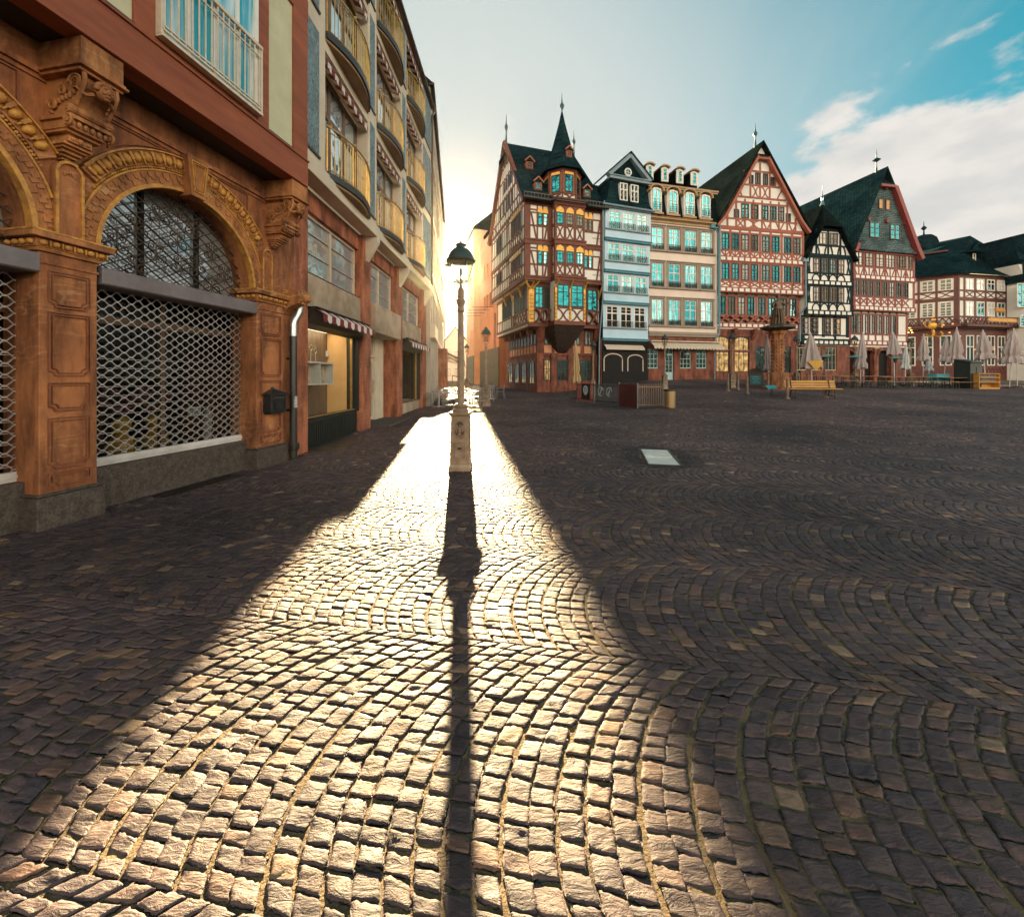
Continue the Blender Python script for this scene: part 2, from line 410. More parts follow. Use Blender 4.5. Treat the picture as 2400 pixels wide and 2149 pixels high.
# ================================================================== camera, sky, sun
cam_d = bpy.data.cameras.new('camera'); cam = bpy.data.objects.new('camera', cam_d); COL.objects.link(cam)
cam.location = (0, 0, H); cam.rotation_euler = (radians(90), 0, 0)
cam_d.sensor_width = 36.0; cam_d.sensor_fit = 'HORIZONTAL'; cam_d.lens = F / 2400 * 36
cam_d.shift_y = -(2149 / 2 - HOR) / 2400; cam_d.clip_start = 0.05; cam_d.clip_end = 3000
sc.camera = cam
sc.view_settings.view_transform = 'Standard'; sc.view_settings.look = 'None'
sc.view_settings.exposure = EXPO; sc.view_settings.gamma = 1.0
sc.cycles.max_bounces = 7; sc.cycles.diffuse_bounces = 4; sc.cycles.glossy_bounces = 4; sc.cycles.transparent_max_bounces = 12
sc.cycles.caustics_reflective = False; sc.cycles.caustics_refractive = False
sc.cycles.sample_clamp_indirect = 6.0
sc.cycles.use_denoising = True

SAZ, SEL = radians(-7.25), radians(15.4)
SUN = Vector((sin(SAZ) * cos(SEL), cos(SAZ) * cos(SEL), sin(SEL)))
sl = bpy.data.lights.new('sun', 'SUN'); so = bpy.data.objects.new('sun', sl); COL.objects.link(so)
sl.energy = 5.0; sl.angle = radians(0.55); sl.color = (1.0, 0.74, 0.405)
so.rotation_euler = SUN.to_track_quat('Z', 'Y').to_euler(); so.location = (0, 0, 40)

w = bpy.data.worlds.new('World'); sc.world = w; w.use_nodes = True
nt = w.node_tree; bg = nt.nodes['Background']; bg.inputs['Strength'].default_value = SKYS
def mth(op, a, b=None, c=None, clamp=False):
    n = nt.nodes.new('ShaderNodeMath'); n.operation = op; n.use_clamp = clamp
    for i, v in enumerate((a, b, c)):
        if v is None: continue
        if isinstance(v, (int, float)): n.inputs[i].default_value = v
        else: nt.links.new(v, n.inputs[i])
    return n.outputs[0]
def mixc(f, a, b, blend='MIX'):
    n = nt.nodes.new('ShaderNodeMix'); n.data_type = 'RGBA'; n.blend_type = blend
    for i, v in ((0, f), (6, a), (7, b)):
        if isinstance(v, (int, float)): n.inputs[i].default_value = v
        elif isinstance(v, tuple): n.inputs[i].default_value = rgba(v)
        else: nt.links.new(v, n.inputs[i])
    return n.outputs[2]
def rng_(v, a, b, lo=0.0, hi=1.0):
    n = nt.nodes.new('ShaderNodeMapRange'); n.interpolation_type = 'SMOOTHSTEP'
    nt.links.new(v, n.inputs[0])
    for i, q in enumerate((a, b, lo, hi)): n.inputs[i + 1].default_value = q
    return n.outputs[0]
sky = nt.nodes.new('ShaderNodeTexSky'); sky.sky_type = 'NISHITA'; sky.sun_disc = False
sky.sun_elevation = SEL; sky.sun_rotation = SAZ; sky.altitude = 100; sky.air_density = 1.0; sky.dust_density = 1.5; sky.ozone_density = 2.0
tc = nt.nodes.new('ShaderNodeTexCoord'); gen = tc.outputs['Generated']
nrm = nt.nodes.new('ShaderNodeVectorMath'); nrm.operation = 'NORMALIZE'; nt.links.new(gen, nrm.inputs[0]); dirv = nrm.outputs[0]
dt = nt.nodes.new('ShaderNodeVectorMath'); dt.operation = 'DOT_PRODUCT'; nt.links.new(dirv, dt.inputs[0]); dt.inputs[1].default_value = SUN
ang = mth('MULTIPLY', mth('ARCCOSINE', mth('MINIMUM', dt.outputs['Value'], 0.99999)), 180 / pi)      # degrees away from the sun
sep = nt.nodes.new('ShaderNodeSeparateXYZ'); nt.links.new(dirv, sep.inputs[0])
el = sep.outputs[2]
K = 2 ** -EXPO / SKYS             # sky tones below are written as they appear at this exposure
teal = mixc(rng_(el, 0.0, 0.75), (0.03 * K, 0.52 * K, 0.60 * K), (0.0 * K, 0.26 * K, 0.34 * K))
base = mixc(0.94, sky.outputs[0], teal)
# thin bright veil of high haze round the low sun
veil = rng_(ang, 58.0, 22.0)
base = mixc(mth('MULTIPLY', veil, 0.93), base, (0.70 * K, 0.745 * K, 0.71 * K))
# clouds on a high flat layer
zz = mth('MAXIMUM', mth('ADD', el, 0.10), 0.02)
cbx = nt.nodes.new('ShaderNodeCombineXYZ')
nt.links.new(mth('DIVIDE', sep.outputs[0], zz), cbx.inputs[0]); nt.links.new(mth('DIVIDE', sep.outputs[1], zz), cbx.inputs[1])
def noise_(scale, detail, vec, off=(0, 0, 0), sc3=(1, 1, 1), rough=0.6, dist=0.0):
    mp = nt.nodes.new('ShaderNodeMapping'); mp.inputs['Location'].default_value = off; mp.inputs['Scale'].default_value = sc3; nt.links.new(vec, mp.inputs[0])
    n = nt.nodes.new('ShaderNodeTexNoise'); n.inputs['Scale'].default_value = scale; n.inputs['Detail'].default_value = detail; n.inputs['Roughness'].default_value = rough
    n.inputs['Distortion'].default_value = dist
    nt.links.new(mp.outputs[0], n.inputs['Vector']); return n.outputs['Fac']
cum = noise_(3.6, 9.0, dirv, (0.35, 0.0, 0.12), (1, 1, 2.1), 0.58)
low = rng_(el, 0.50, 0.16)                                   # cumulus bank low over the roofs
right = rng_(sep.outputs[0], -0.05, 0.42)
back = rng_(sep.outputs[1], 0.1, -0.3)
edge_ = mth('MULTIPLY', mth('SUBTRACT', 0.425, el), 1.35)
bank = mth('MULTIPLY', rng_(mth('ADD', cum, edge_), 0.50, 0.60), mth('MULTIPLY', rng_(sep.outputs[0], 0.02, 0.30), rng_(sep.outputs[1], 0.1, 0.4)))
cirr = noise_(1.3, 8.0, cbx.outputs[0], (0.2, 1.3, 0), (1.0, 0.35, 1), 0.62, 0.6)
cir = mth('MULTIPLY', rng_(cirr, 0.45, 0.75), 0.5)
over = mth('MULTIPLY', mth('MULTIPLY', rng_(el, 0.05, 0.13), rng_(el, 0.56, 0.36)), rng_(sep.outputs[1], 0.30, -0.22))   # unseen bright band added low behind the viewer to light the house fronts
shade = noise_(7.0, 6.0, dirv, (0.31, 0.1, 0.05), (1, 1, 2.4), 0.55)
cloudc = mixc(rng_(shade, 0.35, 0.62), (0.69 * K, 0.69 * K, 0.67 * K), (0.86 * K, 0.82 * K, 0.77 * K))
base = mixc(mth('MULTIPLY', cir, 0.6), base, (0.66 * K, 0.74 * K, 0.72 * K))
base = mixc(bank, base, cloudc)
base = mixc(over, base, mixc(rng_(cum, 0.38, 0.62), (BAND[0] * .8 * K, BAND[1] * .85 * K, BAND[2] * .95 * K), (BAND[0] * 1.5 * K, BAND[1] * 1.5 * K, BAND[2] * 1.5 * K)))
# glare of the sun itself and its aureole, in the sky where it stands
g1 = mth('MULTIPLY', mth('POWER', 2.718, mth('MULTIPLY', ang, -0.26)), 0.75 * K)
g2 = mth('MULTIPLY', mth('POWER', 2.718, mth('MULTIPLY', ang, -1.1)), 30.0 * K)
gl = nt.nodes.new('ShaderNodeCombineColor')
tot = mth('ADD', g1, g2)
nt.links.new(tot, gl.inputs[0]); nt.links.new(mth('MULTIPLY', tot, 0.80), gl.inputs[1]); nt.links.new(mth('MULTIPLY', tot, 0.50), gl.inputs[2])
base = mixc(1.0, base, gl.outputs[0], 'ADD')
nt.links.new(base, bg.inputs['Color'])

# ================================================================== ground
M_joint = mat('joint_sand', (0.17, 0.115, 0.055), 0.95, (0.06, 0.042, 0.025), scale=5.0, bump=0.5, bscale=60)
def cobble_mat():
    m = bpy.data.materials.new('cobble'); m.use_nodes = True
    t = m.node_tree; b = t.nodes['Principled BSDF']
    at = nd(t, 'ShaderNodeAttribute', attribute_name='tone')
    cr = nd(t, 'ShaderNodeValToRGB')
    e = cr.color_ramp.elements
    e[0].position = 0.0; e[0].color = (0.017, 0.014, 0.014, 1)
    q = e.new(0.04); q.color = (0.038, 0.0255, 0.0285, 1)
    e[-1].position = 1.0; e[-1].color = (0.21, 0.145, 0.10, 1)
    for p, c in ((0.22, (0.046, 0.036, 0.043)), (0.45, (0.061, 0.042, 0.045)), (0.62, (0.073, 0.053, 0.054)), (0.8, (0.098, 0.058, 0.045)), (0.93, (0.15, 0.10, 0.07))):
        q = e.new(p); q.color = rgba(c)
    t.links.new(at.outputs['Fac'], cr.inputs['Fac'])
    tc = nd(t, 'ShaderNodeTexCoord')
    n1 = nd(t, 'ShaderNodeTexNoise', i_Scale=22.0, i_Detail=6.0, i_Roughness=0.7); t.links.new(tc.outputs['Object'], n1.inputs['Vector'])
    r1 = nd(t, 'ShaderNodeValToRGB'); r1.color_ramp.elements[0].position = 0.3; r1.color_ramp.elements[0].color = (0.62, 0.62, 0.62, 1)
    r1.color_ramp.elements[1].position = 0.72; r1.color_ramp.elements[1].color = (1.3, 1.27, 1.2, 1); t.links.new(n1.outputs['Fac'], r1.inputs['Fac'])
    mx = nd(t, 'ShaderNodeMix', data_type='RGBA', blend_type='MULTIPLY'); mx.inputs[0].default_value = 1.0
    t.links.new(cr.outputs['Color'], mx.inputs[6]); t.links.new(r1.outputs['Color'], mx.inputs[7])
    # trodden pale lanes and damp dark ones, metres wide
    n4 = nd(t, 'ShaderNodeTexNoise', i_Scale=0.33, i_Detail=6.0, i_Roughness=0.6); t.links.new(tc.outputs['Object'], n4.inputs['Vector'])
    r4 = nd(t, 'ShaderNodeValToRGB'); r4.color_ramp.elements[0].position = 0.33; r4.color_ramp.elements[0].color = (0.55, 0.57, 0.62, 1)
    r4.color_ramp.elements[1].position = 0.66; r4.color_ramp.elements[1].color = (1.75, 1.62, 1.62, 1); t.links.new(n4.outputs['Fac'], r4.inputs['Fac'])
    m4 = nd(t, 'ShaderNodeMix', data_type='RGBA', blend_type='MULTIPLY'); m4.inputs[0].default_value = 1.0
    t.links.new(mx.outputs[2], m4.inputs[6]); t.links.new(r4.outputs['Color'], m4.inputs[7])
    t.links.new(m4.outputs[2], b.inputs['Base Color'])
    n2 = nd(t, 'ShaderNodeTexNoise', i_Scale=7.0, i_Detail=5.0); t.links.new(tc.outputs['Object'], n2.inputs['Vector'])
    rr = nd(t, 'ShaderNodeMapRange'); rr.inputs[1].default_value = 0.3; rr.inputs[2].default_value = 0.7; rr.inputs[3].default_value = 0.54; rr.inputs[4].default_value = 0.74
    t.links.new(n2.outputs['Fac'], rr.inputs[0]); t.links.new(rr.outputs[0], b.inputs['Roughness'])
    b.inputs['Specular IOR Level'].default_value = 0.30
    # split-stone surface: ridges across plus fine grain
    mp = nd(t, 'ShaderNodeMapping'); mp.inputs['Scale'].default_value = (16, 46, 30); mp.inputs['Rotation'].default_value = (0, 0, 0.25); t.links.new(tc.outputs['Object'], mp.inputs[0])
    n3 = nd(t, 'ShaderNodeTexNoise', i_Scale=1.0, i_Detail=7.0, i_Roughness=0.62, i_Distortion=0.9); t.links.new(mp.outputs[0], n3.inputs['Vector'])
    b1 = nd(t, 'ShaderNodeBump', i_Strength=0.75, i_Distance=0.012); t.links.new(n3.outputs['Fac'], b1.inputs['Height'])
    n5 = nd(t, 'ShaderNodeTexNoise', i_Scale=170.0, i_Detail=3.0); t.links.new(tc.outputs['Object'], n5.inputs['Vector'])
    b2 = nd(t, 'ShaderNodeBump', i_Strength=0.35, i_Distance=0.003); t.links.new(n5.outputs['Fac'], b2.inputs['Height']); t.links.new(b1.outputs['Normal'], b2.inputs['Normal'])
    t.links.new(b2.outputs['Normal'], b.inputs['Normal'])
    return m
M_cob = cobble_mat()

def gz_np(x, y):
    d = y - 8.0; d = 0.5 * (d + np.sqrt(d * d + 4.0))
    t = np.clip((x - 3) / 9.0, 0, 1); s = t * t * (3 - 2 * t); t2 = np.clip((x - 16) / 24.0, 0, 1); s = s * (1 - 0.5 * t2 * t2 * (3 - 2 * t2))
    return (0.018 + 0.035 * s) * np.maximum(0, d - 0.12)

# bedding sheet, to the horizon
xs = np.concatenate([[-400, -120, -60], np.arange(-30, 62, 1.0), [90, 150, 420]]); ys = np.concatenate([[-300, -90, -40], np.arange(-20, 84, 1.0), [120, 200, 600]])
gx, gy = np.meshgrid(xs, ys); gzv = gz_np(gx, np.minimum(gy, 60)) - 0.0075
nxg, nyg = len(xs), len(ys)
me = bpy.data.meshes.new('ground'); idx = np.arange(nxg * nyg).reshape(nyg, nxg)
fc = np.stack([idx[:-1, :-1], idx[:-1, 1:], idx[1:, 1:], idx[1:, :-1]], -1).reshape(-1, 4)
me.from_pydata(np.stack([gx, gy, gzv], -1).reshape(-1, 3).tolist(), [], fc.tolist()); me.materials.append(M_joint)
g = bpy.data.objects.new('ground', me); COL.objects.link(g); g['kind'] = 'structure'; g['label'] = 'sandy bedding between the cobblestones of the square'

def np_mesh(name, verts, faces, attr, material):
    me = bpy.data.meshes.new(name); nv, nf = len(verts), len(faces)
    me.vertices.add(nv); me.vertices.foreach_set('co', verts.astype(np.float32).ravel())
    me.loops.add(nf * 4); me.loops.foreach_set('vertex_index', faces.astype(np.int32).ravel())
    me.polygons.add(nf); me.polygons.foreach_set('loop_start', np.arange(0, nf * 4, 4, dtype=np.int32)); me.polygons.foreach_set('loop_total', np.full(nf, 4, np.int32))
    me.update(calc_edges=True)
    a = me.attributes.new('tone', 'FLOAT', 'POINT'); a.data.foreach_set('value', attr.astype(np.float32))
    me.polygons.foreach_set('use_smooth', np.ones(nf, bool)); me.materials.append(material)
    return me

LW, PITCH, NST, EDGE = 1.34, 0.100, 17, radians(42)
LROT = radians(-15)
def lane_to_world(u, v):
    # lanes swing gently as they cross the square
    vv = v + 0.42 * np.sin(u * 0.30 + 0.6) + 0.9 * np.sin(u * 0.075 + 2.0)
    uu = u + 0.35 * np.sin(v * 0.32)
    return uu * cos(LROT) - vv * sin(LROT), uu * sin(LROT) + vv * cos(LROT)
R_ = (LW / 2) / sin(EDGE)
klo, khi = -15, 38
ulo, uhi = -16.0, 62.0
nc = int((uhi - ulo) / PITCH)
lanes = np.arange(klo, khi); cours = np.arange(nc)
Lg, Cg = np.meshgrid(lanes, cours, indexing='ij'); Lg = Lg.ravel(); Cg = Cg.ravel(); NN = len(Lg)
wts = rng.uniform(0.72, 1.35, (NN, NST)); cum = np.concatenate([np.zeros((NN, 1)), np.cumsum(wts, 1)], 1); cum = cum / cum[:, -1:]
th = (cum - 0.5) * 2 * EDGE
shift = rng.uniform(-0.02, 0.02, (48, 1))
uc = (ulo + Cg * PITCH + rng.normal(0, 0.005, NN) + (Lg % 2) * 0.06)[:, None]
th0, th1 = th[:, :-1], th[:, 1:]
JU, JT = 0.0070, 0.0042
def cpt(uoff, t):
    return uc + uoff + R_ * (1 - np.cos(t)), (Lg[:, None] + 0.5) * LW + R_ * np.sin(t)
jt = JT / R_
q = []
for uo, t in ((JU / 2, th0 + jt), (PITCH - JU / 2, th0 + jt), (PITCH - JU / 2, th1 - jt), (JU / 2, th1 - jt)):
    a, b = cpt(uo, t); q.append(np.stack([a, b], -1))
Q = np.stack(q, 2).reshape(-1, 4, 2)                    # stones x corners x (u, v)
Q = Q + rng.normal(0, 0.0038, Q.shape)
X, Y = lane_to_world(Q[..., 0], Q[..., 1]); P = np.stack([X, Y], -1)
cen = P.mean(1)
fx = -4.92 + 0.181 * (cen[:, 1] - 4.76)                 # line of the arcade front
keep = (cen[:, 1] > 0.75) & (cen[:, 0] < 1.42 * cen[:, 1] + 2.5) & (cen[:, 0] > -1.30 * cen[:, 1] - 2.2)
keep &= np.where(cen[:, 1] < 7.9, cen[:, 0] > fx - 0.35, cen[:, 0] > -4.7 - 0.05 * np.maximum(0, cen[:, 1] - 19))
keep &= (cen[:, 1] < 47)
su_, sv_ = (cen[:, 0] - 2.945) * 0.975 - (cen[:, 1] - 8.05) * 0.22, (cen[:, 0] - 2.945) * 0.22 + (cen[:, 1] - 8.05) * 0.975
keep &= ~((np.abs(su_) < 0.33) & (np.abs(sv_) < 0.83))       # stone slab let into the paving
keep &= ~((np.abs(cen[:, 0] + 0.894) < 0.16) & (np.abs(cen[:, 1] - 7.0) < 0.16))
P = P[keep]; cen = cen[keep]; ring_ = np.hypot(su_[keep] / 1.05, sv_[keep] / 1.5)
N = len(P)
tone = np.clip(rng.beta(2.0, 2.6, N) + (rng.random(N) < 0.05) * 0.35, 0.05, 1)
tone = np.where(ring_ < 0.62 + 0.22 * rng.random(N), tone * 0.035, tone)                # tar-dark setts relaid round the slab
base_z = gz_np(cen[:, 0], cen[:, 1]) + rng.normal(0, 0.0013, N)
tilt = rng.normal(0, 0.009, (N, 2))
def zt(p, n):  # top height at points p (n, k, 2)
    return base_z[n][:, None] + ((p - cen[n][:, None]) * tilt[n][:, None]).sum(-1)
near = cen[:, 1] < 5.6
# --- far stones: bevelled tops and skirts
n = np.where(~near)[0]; Pf = P[n]; c = cen[n][:, None]
ins = c + (Pf - c) * 0.90
top = np.concatenate([ins, zt(ins, n)[..., None]], -1)
rim = np.concatenate([Pf, (zt(Pf, n) - 0.005)[..., None]], -1)
bot = np.concatenate([Pf, (zt(Pf, n) - 0.03)[..., None]], -1)
V = np.concatenate([top, rim, bot], 1)
fl = [[0, 1, 2, 3]] + [[i, 4 + i, 4 + (i + 1) % 4, (i + 1) % 4] for i in range(4)] + [[4 + i, 8 + i, 8 + (i + 1) % 4, 4 + (i + 1) % 4] for i in range(4)]
fl = np.array(fl)
Vf = V.reshape(-1, 3); Ff = (np.arange(len(n))[:, None, None] * 12 + fl[None]).reshape(-1, 4); Tf = np.repeat(tone[n], 12)
# --- near stones: domed, chipped tops
G = 11
n = np.where(near)[0]; Pn = P[n]
s = np.linspace(0, 1, G); s = s - 0.11 * np.sin(2 * pi * s)
su, sv = np.meshgrid(s, s, indexing='ij'); su = su.ravel(); sv = sv.ravel()
Wt = np.stack([(1 - su) * (1 - sv), su * (1 - sv), su * sv, (1 - su) * sv], -1)
pts = np.einsum('gk,nkd->ngd', Wt, Pn)
# corners drawn in so that the outline is a worn, rounded rectangle
ex = 2 * su - 1; ey = 2 * sv - 1
rr = np.maximum(np.abs(ex), np.abs(ey)); cr_ = (np.abs(ex) * np.abs(ey)) ** 3
pts = cen[n][:, None] + (pts - cen[n][:, None]) * (1 - 0.07 * cr_)[None, :, None]
ph = rng.uniform(0, 6.28, (len(n), 6)); kk = rng.normal(0, 38, (len(n), 6, 2)); kk[:, :, 1] *= 1.7
amp = rng.uniform(0.0002, 0.0010, (len(n), 6))
wav = (amp[:, :, None] * np.sin(np.einsum('nkd,ngd->nkg', kk, pts) + ph[:, :, None])).sum(1)
ledge = rng.uniform(-1, 1, (len(n), 1)); dirn = rng.normal(0, 0.35, (len(n), 1)) + pi / 2
proj = (pts[..., 0] - cen[n][:, None, 0]) * np.cos(dirn) + (pts[..., 1] - cen[n][:, None, 1]) * np.sin(dirn)
step = 0.0020 * np.tanh((proj - ledge * 0.03) * 140) * rng.choice([-1, 1, 0, 0.6], (len(n), 1))
edge = -0.0060 * np.clip((rr - 0.86) / 0.14, 0, 1) ** 1.5
zz_ = zt(pts, n) + wav + step + edge[None] + 0.0012 * (1 - rr ** 2)[None]
# jagged rim
jag = rng.normal(0, 0.0022, pts.shape) * (rr > 0.9)[None, :, None]
pts = pts + jag
topv = np.concatenate([pts, zz_[..., None]], -1)
ring = [i * G for i in range(G)] + [(G - 1) * G + j for j in range(1, G)] + [i * G + G - 1 for i in range(G - 2, -1, -1)] + [j for j in range(G - 2, 0, -1)]
botv = topv[:, ring].copy(); botv[..., 2] -= 0.03
V = np.concatenate([topv, botv], 1); nv1 = G * G + len(ring)
fl = [[i * G + j, (i + 1) * G + j, (i + 1) * G + j + 1, i * G + j + 1] for i in range(G - 1) for j in range(G - 1)]
fl += [[ring[k], ring[(k + 1) % len(ring)], G * G + (k + 1) % len(ring), G * G + k] for k in range(len(ring))]
fl = np.array(fl)
Vn = V.reshape(-1, 3); Fn = (np.arange(len(n))[:, None, None] * nv1 + fl[None]).reshape(-1, 4); Tn = np.repeat(tone[n], nv1)
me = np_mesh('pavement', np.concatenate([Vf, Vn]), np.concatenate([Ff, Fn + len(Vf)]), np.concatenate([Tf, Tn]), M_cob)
pv = bpy.data.objects.new('pavement', me); COL.objects.link(pv); pv['kind'] = 'structure'; pv['label'] = 'brown cobblestones laid in fan-shaped arcs across the square'
print('stones', N, 'near', len(n))
# pale slab let into the paving, in two pieces with a cracked seam, and a small round cover
sb = MB(); zs_ = gz(2.9, 8) + 0.001
def slabpt(u, v): return (2.945 + u * .975 + v * .22, 8.05 - u * .22 + v * .975)
sb.prism_z([slabpt(*q) for q in ((-.27, .02), (-.17, -.03), (0, -.05), (.2, -.02), (.27, .03), (.27, .77), (-.27, .77))], -.03, zs_ + .004)
sb.prism_z([slabpt(*q) for q in ((-.27, -.78), (.27, -.78), (.27, -.02), (.1, -.07), (0, -.06), (-.2, -.05), (-.27, -.03))], -.03, zs_)
fr_ = MB()
for q in (((-.31, -.82), (-.275, .81)), ((.275, -.82), (.31, .81)), ((-.275, .775), (.275, .81)), ((-.275, -.82), (.275, -.785))):
    (a, b), (c, d) = q; fr_.prism_z([slabpt(a, b), slabpt(c, b), slabpt(c, d), slabpt(a, d)], -.03, zs_ + .007)
o = sb.build('slab', mat('pale_slab', (0.85, 0.84, 0.80), 0.35, (0.62, 0.62, 0.60), scale=5, bump=0.2, dirt=0.25), bevel=0.004)
tag(o, 'pale cracked stone slab set flush in the cobbles', 'paving slab')
fr_.build('frame', mat('slab_frame_iron', (0.05, 0.045, 0.04), 0.5, metal=0.5), COL.objects['slab'])
# ================================================================== arcade house (near left)
M_sand = sandstone('red_sandstone', (0.40, 0.155, 0.055), (0.26, 0.09, 0.034), (0.58, 0.34, 0.17))
M_sand2 = sandstone('carved_sandstone', (0.45, 0.19, 0.062), (0.28, 0.105, 0.038), (0.6, 0.38, 0.18), wscale=0.8)
M_ochre = mat('ochre_gilding', (0.62, 0.31, 0.05), 0.5, (0.26, 0.10, 0.025), scale=11, bump=0.3, bscale=50, spec=0.5)
M_granite = mat('dark_granite', (0.13, 0.10, 0.08), 0.75, (0.035, 0.028, 0.025), scale=60, bump=0.4, bscale=90, dirt=0.5)
M_joist = mat('russet_timber', (0.34, 0.095, 0.038), 0.7, (0.24, 0.06, 0.028), scale=2.2, stretch=(0.5, 3, 3), bump=0.25, bscale=24, dirt=0.3)
M_cream = mat('cream_render', (0.58, 0.57, 0.40), 0.85, (0.48, 0.47, 0.32), scale=2.0, bump=0.12, bscale=120, dirt=0.12)
M_steel = mat('grey_painted_steel', (0.20, 0.17, 0.19), 0.5, (0.15, 0.13, 0.14), scale=6, dirt=0.3)
M_alu = mat('bare_aluminium', (0.62, 0.60, 0.58), 0.38, (0.45, 0.43, 0.42), scale=12, metal=0.75)
M_iron = mat('black_iron', (0.018, 0.016, 0.015), 0.55, (0.03, 0.02, 0.015), scale=20, metal=0.3)
M_rusty = mat('wrought_iron', (0.075, 0.048, 0.032), 0.55, (0.03, 0.022, 0.018), scale=14, metal=0.4)
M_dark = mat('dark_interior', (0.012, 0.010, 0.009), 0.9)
M_zinc = mat('bright_zinc_pipe', (0.55, 0.60, 0.62), 0.28, (0.40, 0.44, 0.46), scale=8, metal=0.9)
M_white = mat('white_paint', (0.78, 0.76, 0.72), 0.5, (0.66, 0.64, 0.60), scale=3)
M_gdark = glassy('dark_shop_glass', (0.45, 0.50, 0.52), metal=0.55, wob=0.5, wsc=0.9)
M_gcurt = glassy('curtained_glass', (0.05, 0.42, 0.54), metal=0.3, wob=0.15, curtain=(0.85, 0.88, 0.90))
M_clear = clear_glass('shop_window_glass')
M_clear2 = clear_glass('grilled_window_glass', (0.8, 0.82, 0.82), 1.12)

B1 = Fac('arcade_house', 'red sandstone arcade house with carved arch and overhanging russet timber upper storey', 'building', -4.92, 4.76, 10.25, base=0.0)
R1 = B1.root
ZS, RA = 3.14, 1.12                       # springing height, radius of the arch opening
ARCH = (-1.71, 1.12)                      # arch centres along the front
PIER = ((-3.45, -2.83), (-0.56, -0.05), (2.27, 2.90))
# --- wall around the arches
wb = MB()
TOP = 5.14
def arch_wall(x0, x1, cx):
    n = 36
    pts = [(cx - RA * cos(pi * i / n), ZS + RA * sin(pi * i / n)) for i in range(n + 1)]
    for (xa, za), (xb, zb) in zip(pts[:-1], pts[1:]):
        wb.quad((xa, 0, za), (xb, 0, zb), (xb, 0, TOP), (xa, 0, TOP))
        wb.quad((xa, 0, za), (xa, 0.42, za), (xb, 0.42, zb), (xb, 0, zb))
    wb.quad((x0, 0, ZS), (cx - RA, 0, ZS), (cx - RA, 0, TOP), (x0, 0, TOP)); wb.quad((cx + RA, 0, ZS), (x1, 0, ZS), (x1, 0, TOP), (cx + RA, 0, TOP))
arch_wall(-3.14, -0.30, ARCH[0]); arch_wall(-0.30, 2.58, ARCH[1])
wb.quad((2.58, 0, 0), (3.27, 0, 0), (3.27, 0, TOP), (2.58, 0, TOP))
wb.quad((3.27, 0, 0), (3.27, 3, 0), (3.27, 3, TOP), (3.27, 0, TOP))
wb.box(-5.2, -3.14, 0, 0.4, 0, TOP)
for a, b in PIER: wb.box(a, b, 0.002, 0.42, 0.30, ZS)
# string course and stepped frieze under the overhang
wb.box(-3.2, 3.27, -0.05, -0.001, 4.80, 4.86); wb.box(-3.2, 3.27, -0.02, -0.0005, 4.75, 4.80)
wb.build('wall', M_sand, R1)
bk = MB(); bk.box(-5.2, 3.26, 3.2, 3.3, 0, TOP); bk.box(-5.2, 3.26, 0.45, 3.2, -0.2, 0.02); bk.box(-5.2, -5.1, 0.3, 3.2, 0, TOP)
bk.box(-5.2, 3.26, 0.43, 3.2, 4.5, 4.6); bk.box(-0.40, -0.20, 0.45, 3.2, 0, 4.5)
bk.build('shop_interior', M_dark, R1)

def notched(mb, x0, x1, z0, z1, y, w=0.013, nt_=0.05, mi=0):
    """panel moulding with concave lower corners, twice over"""
    for ins, ww in ((0.0, w), (0.03, w * 0.7)):
        a, b, c, d = x0 + ins, x1 - ins, z0 + ins, z1 - ins
        k = nt_
        pts = [(a, d), (b, d)]
        pts += [(b, c + k)] + [(b - k * sin(t) * 1.0, c + k - k * (1 - cos(t)) * 0.2 - 0.0) for t in ()]
        arc1 = [(b - k + k * cos(pi / 2 + t) * -0 , 0) for t in ()]
        for i in range(5):
            t = pi / 2 * i / 4
            pts.append((b - k * sin(t), c + k - k * (1 - cos(t))) if False else (b - k + k * cos(t) * 1.0 - 0, c + k * (1 - sin(t)) if False else c + k * (1 - (1 - cos(pi / 2 - t)))) if False else (b - k * sin(t), c + k * cos(t)))
        for i in range(5):
            t = pi / 2 * (1 - i / 4)
            pts.append((a + k * sin(t), c + k * cos(t)))
        mb.path(pts, ww, y - 0.010, y + 0.004, mi, closed=True)

def egg_row(mb, x0, x1, y, z, n, r=0.032, mi=0):
    for i in range(n):
        x = x0 + (x1 - x0) * (i + .5) / n
        mb.ell((x, y, z), (x1 - x0) / n * 0.33, r * 0.8, r, 8, 6, mi)
        mb.obox((x + (x1 - x0) / n * .5, y + 0.004, z), (0.007, 0, 0), (0, r * .5, 0), (0, 0, r * .9), mi)

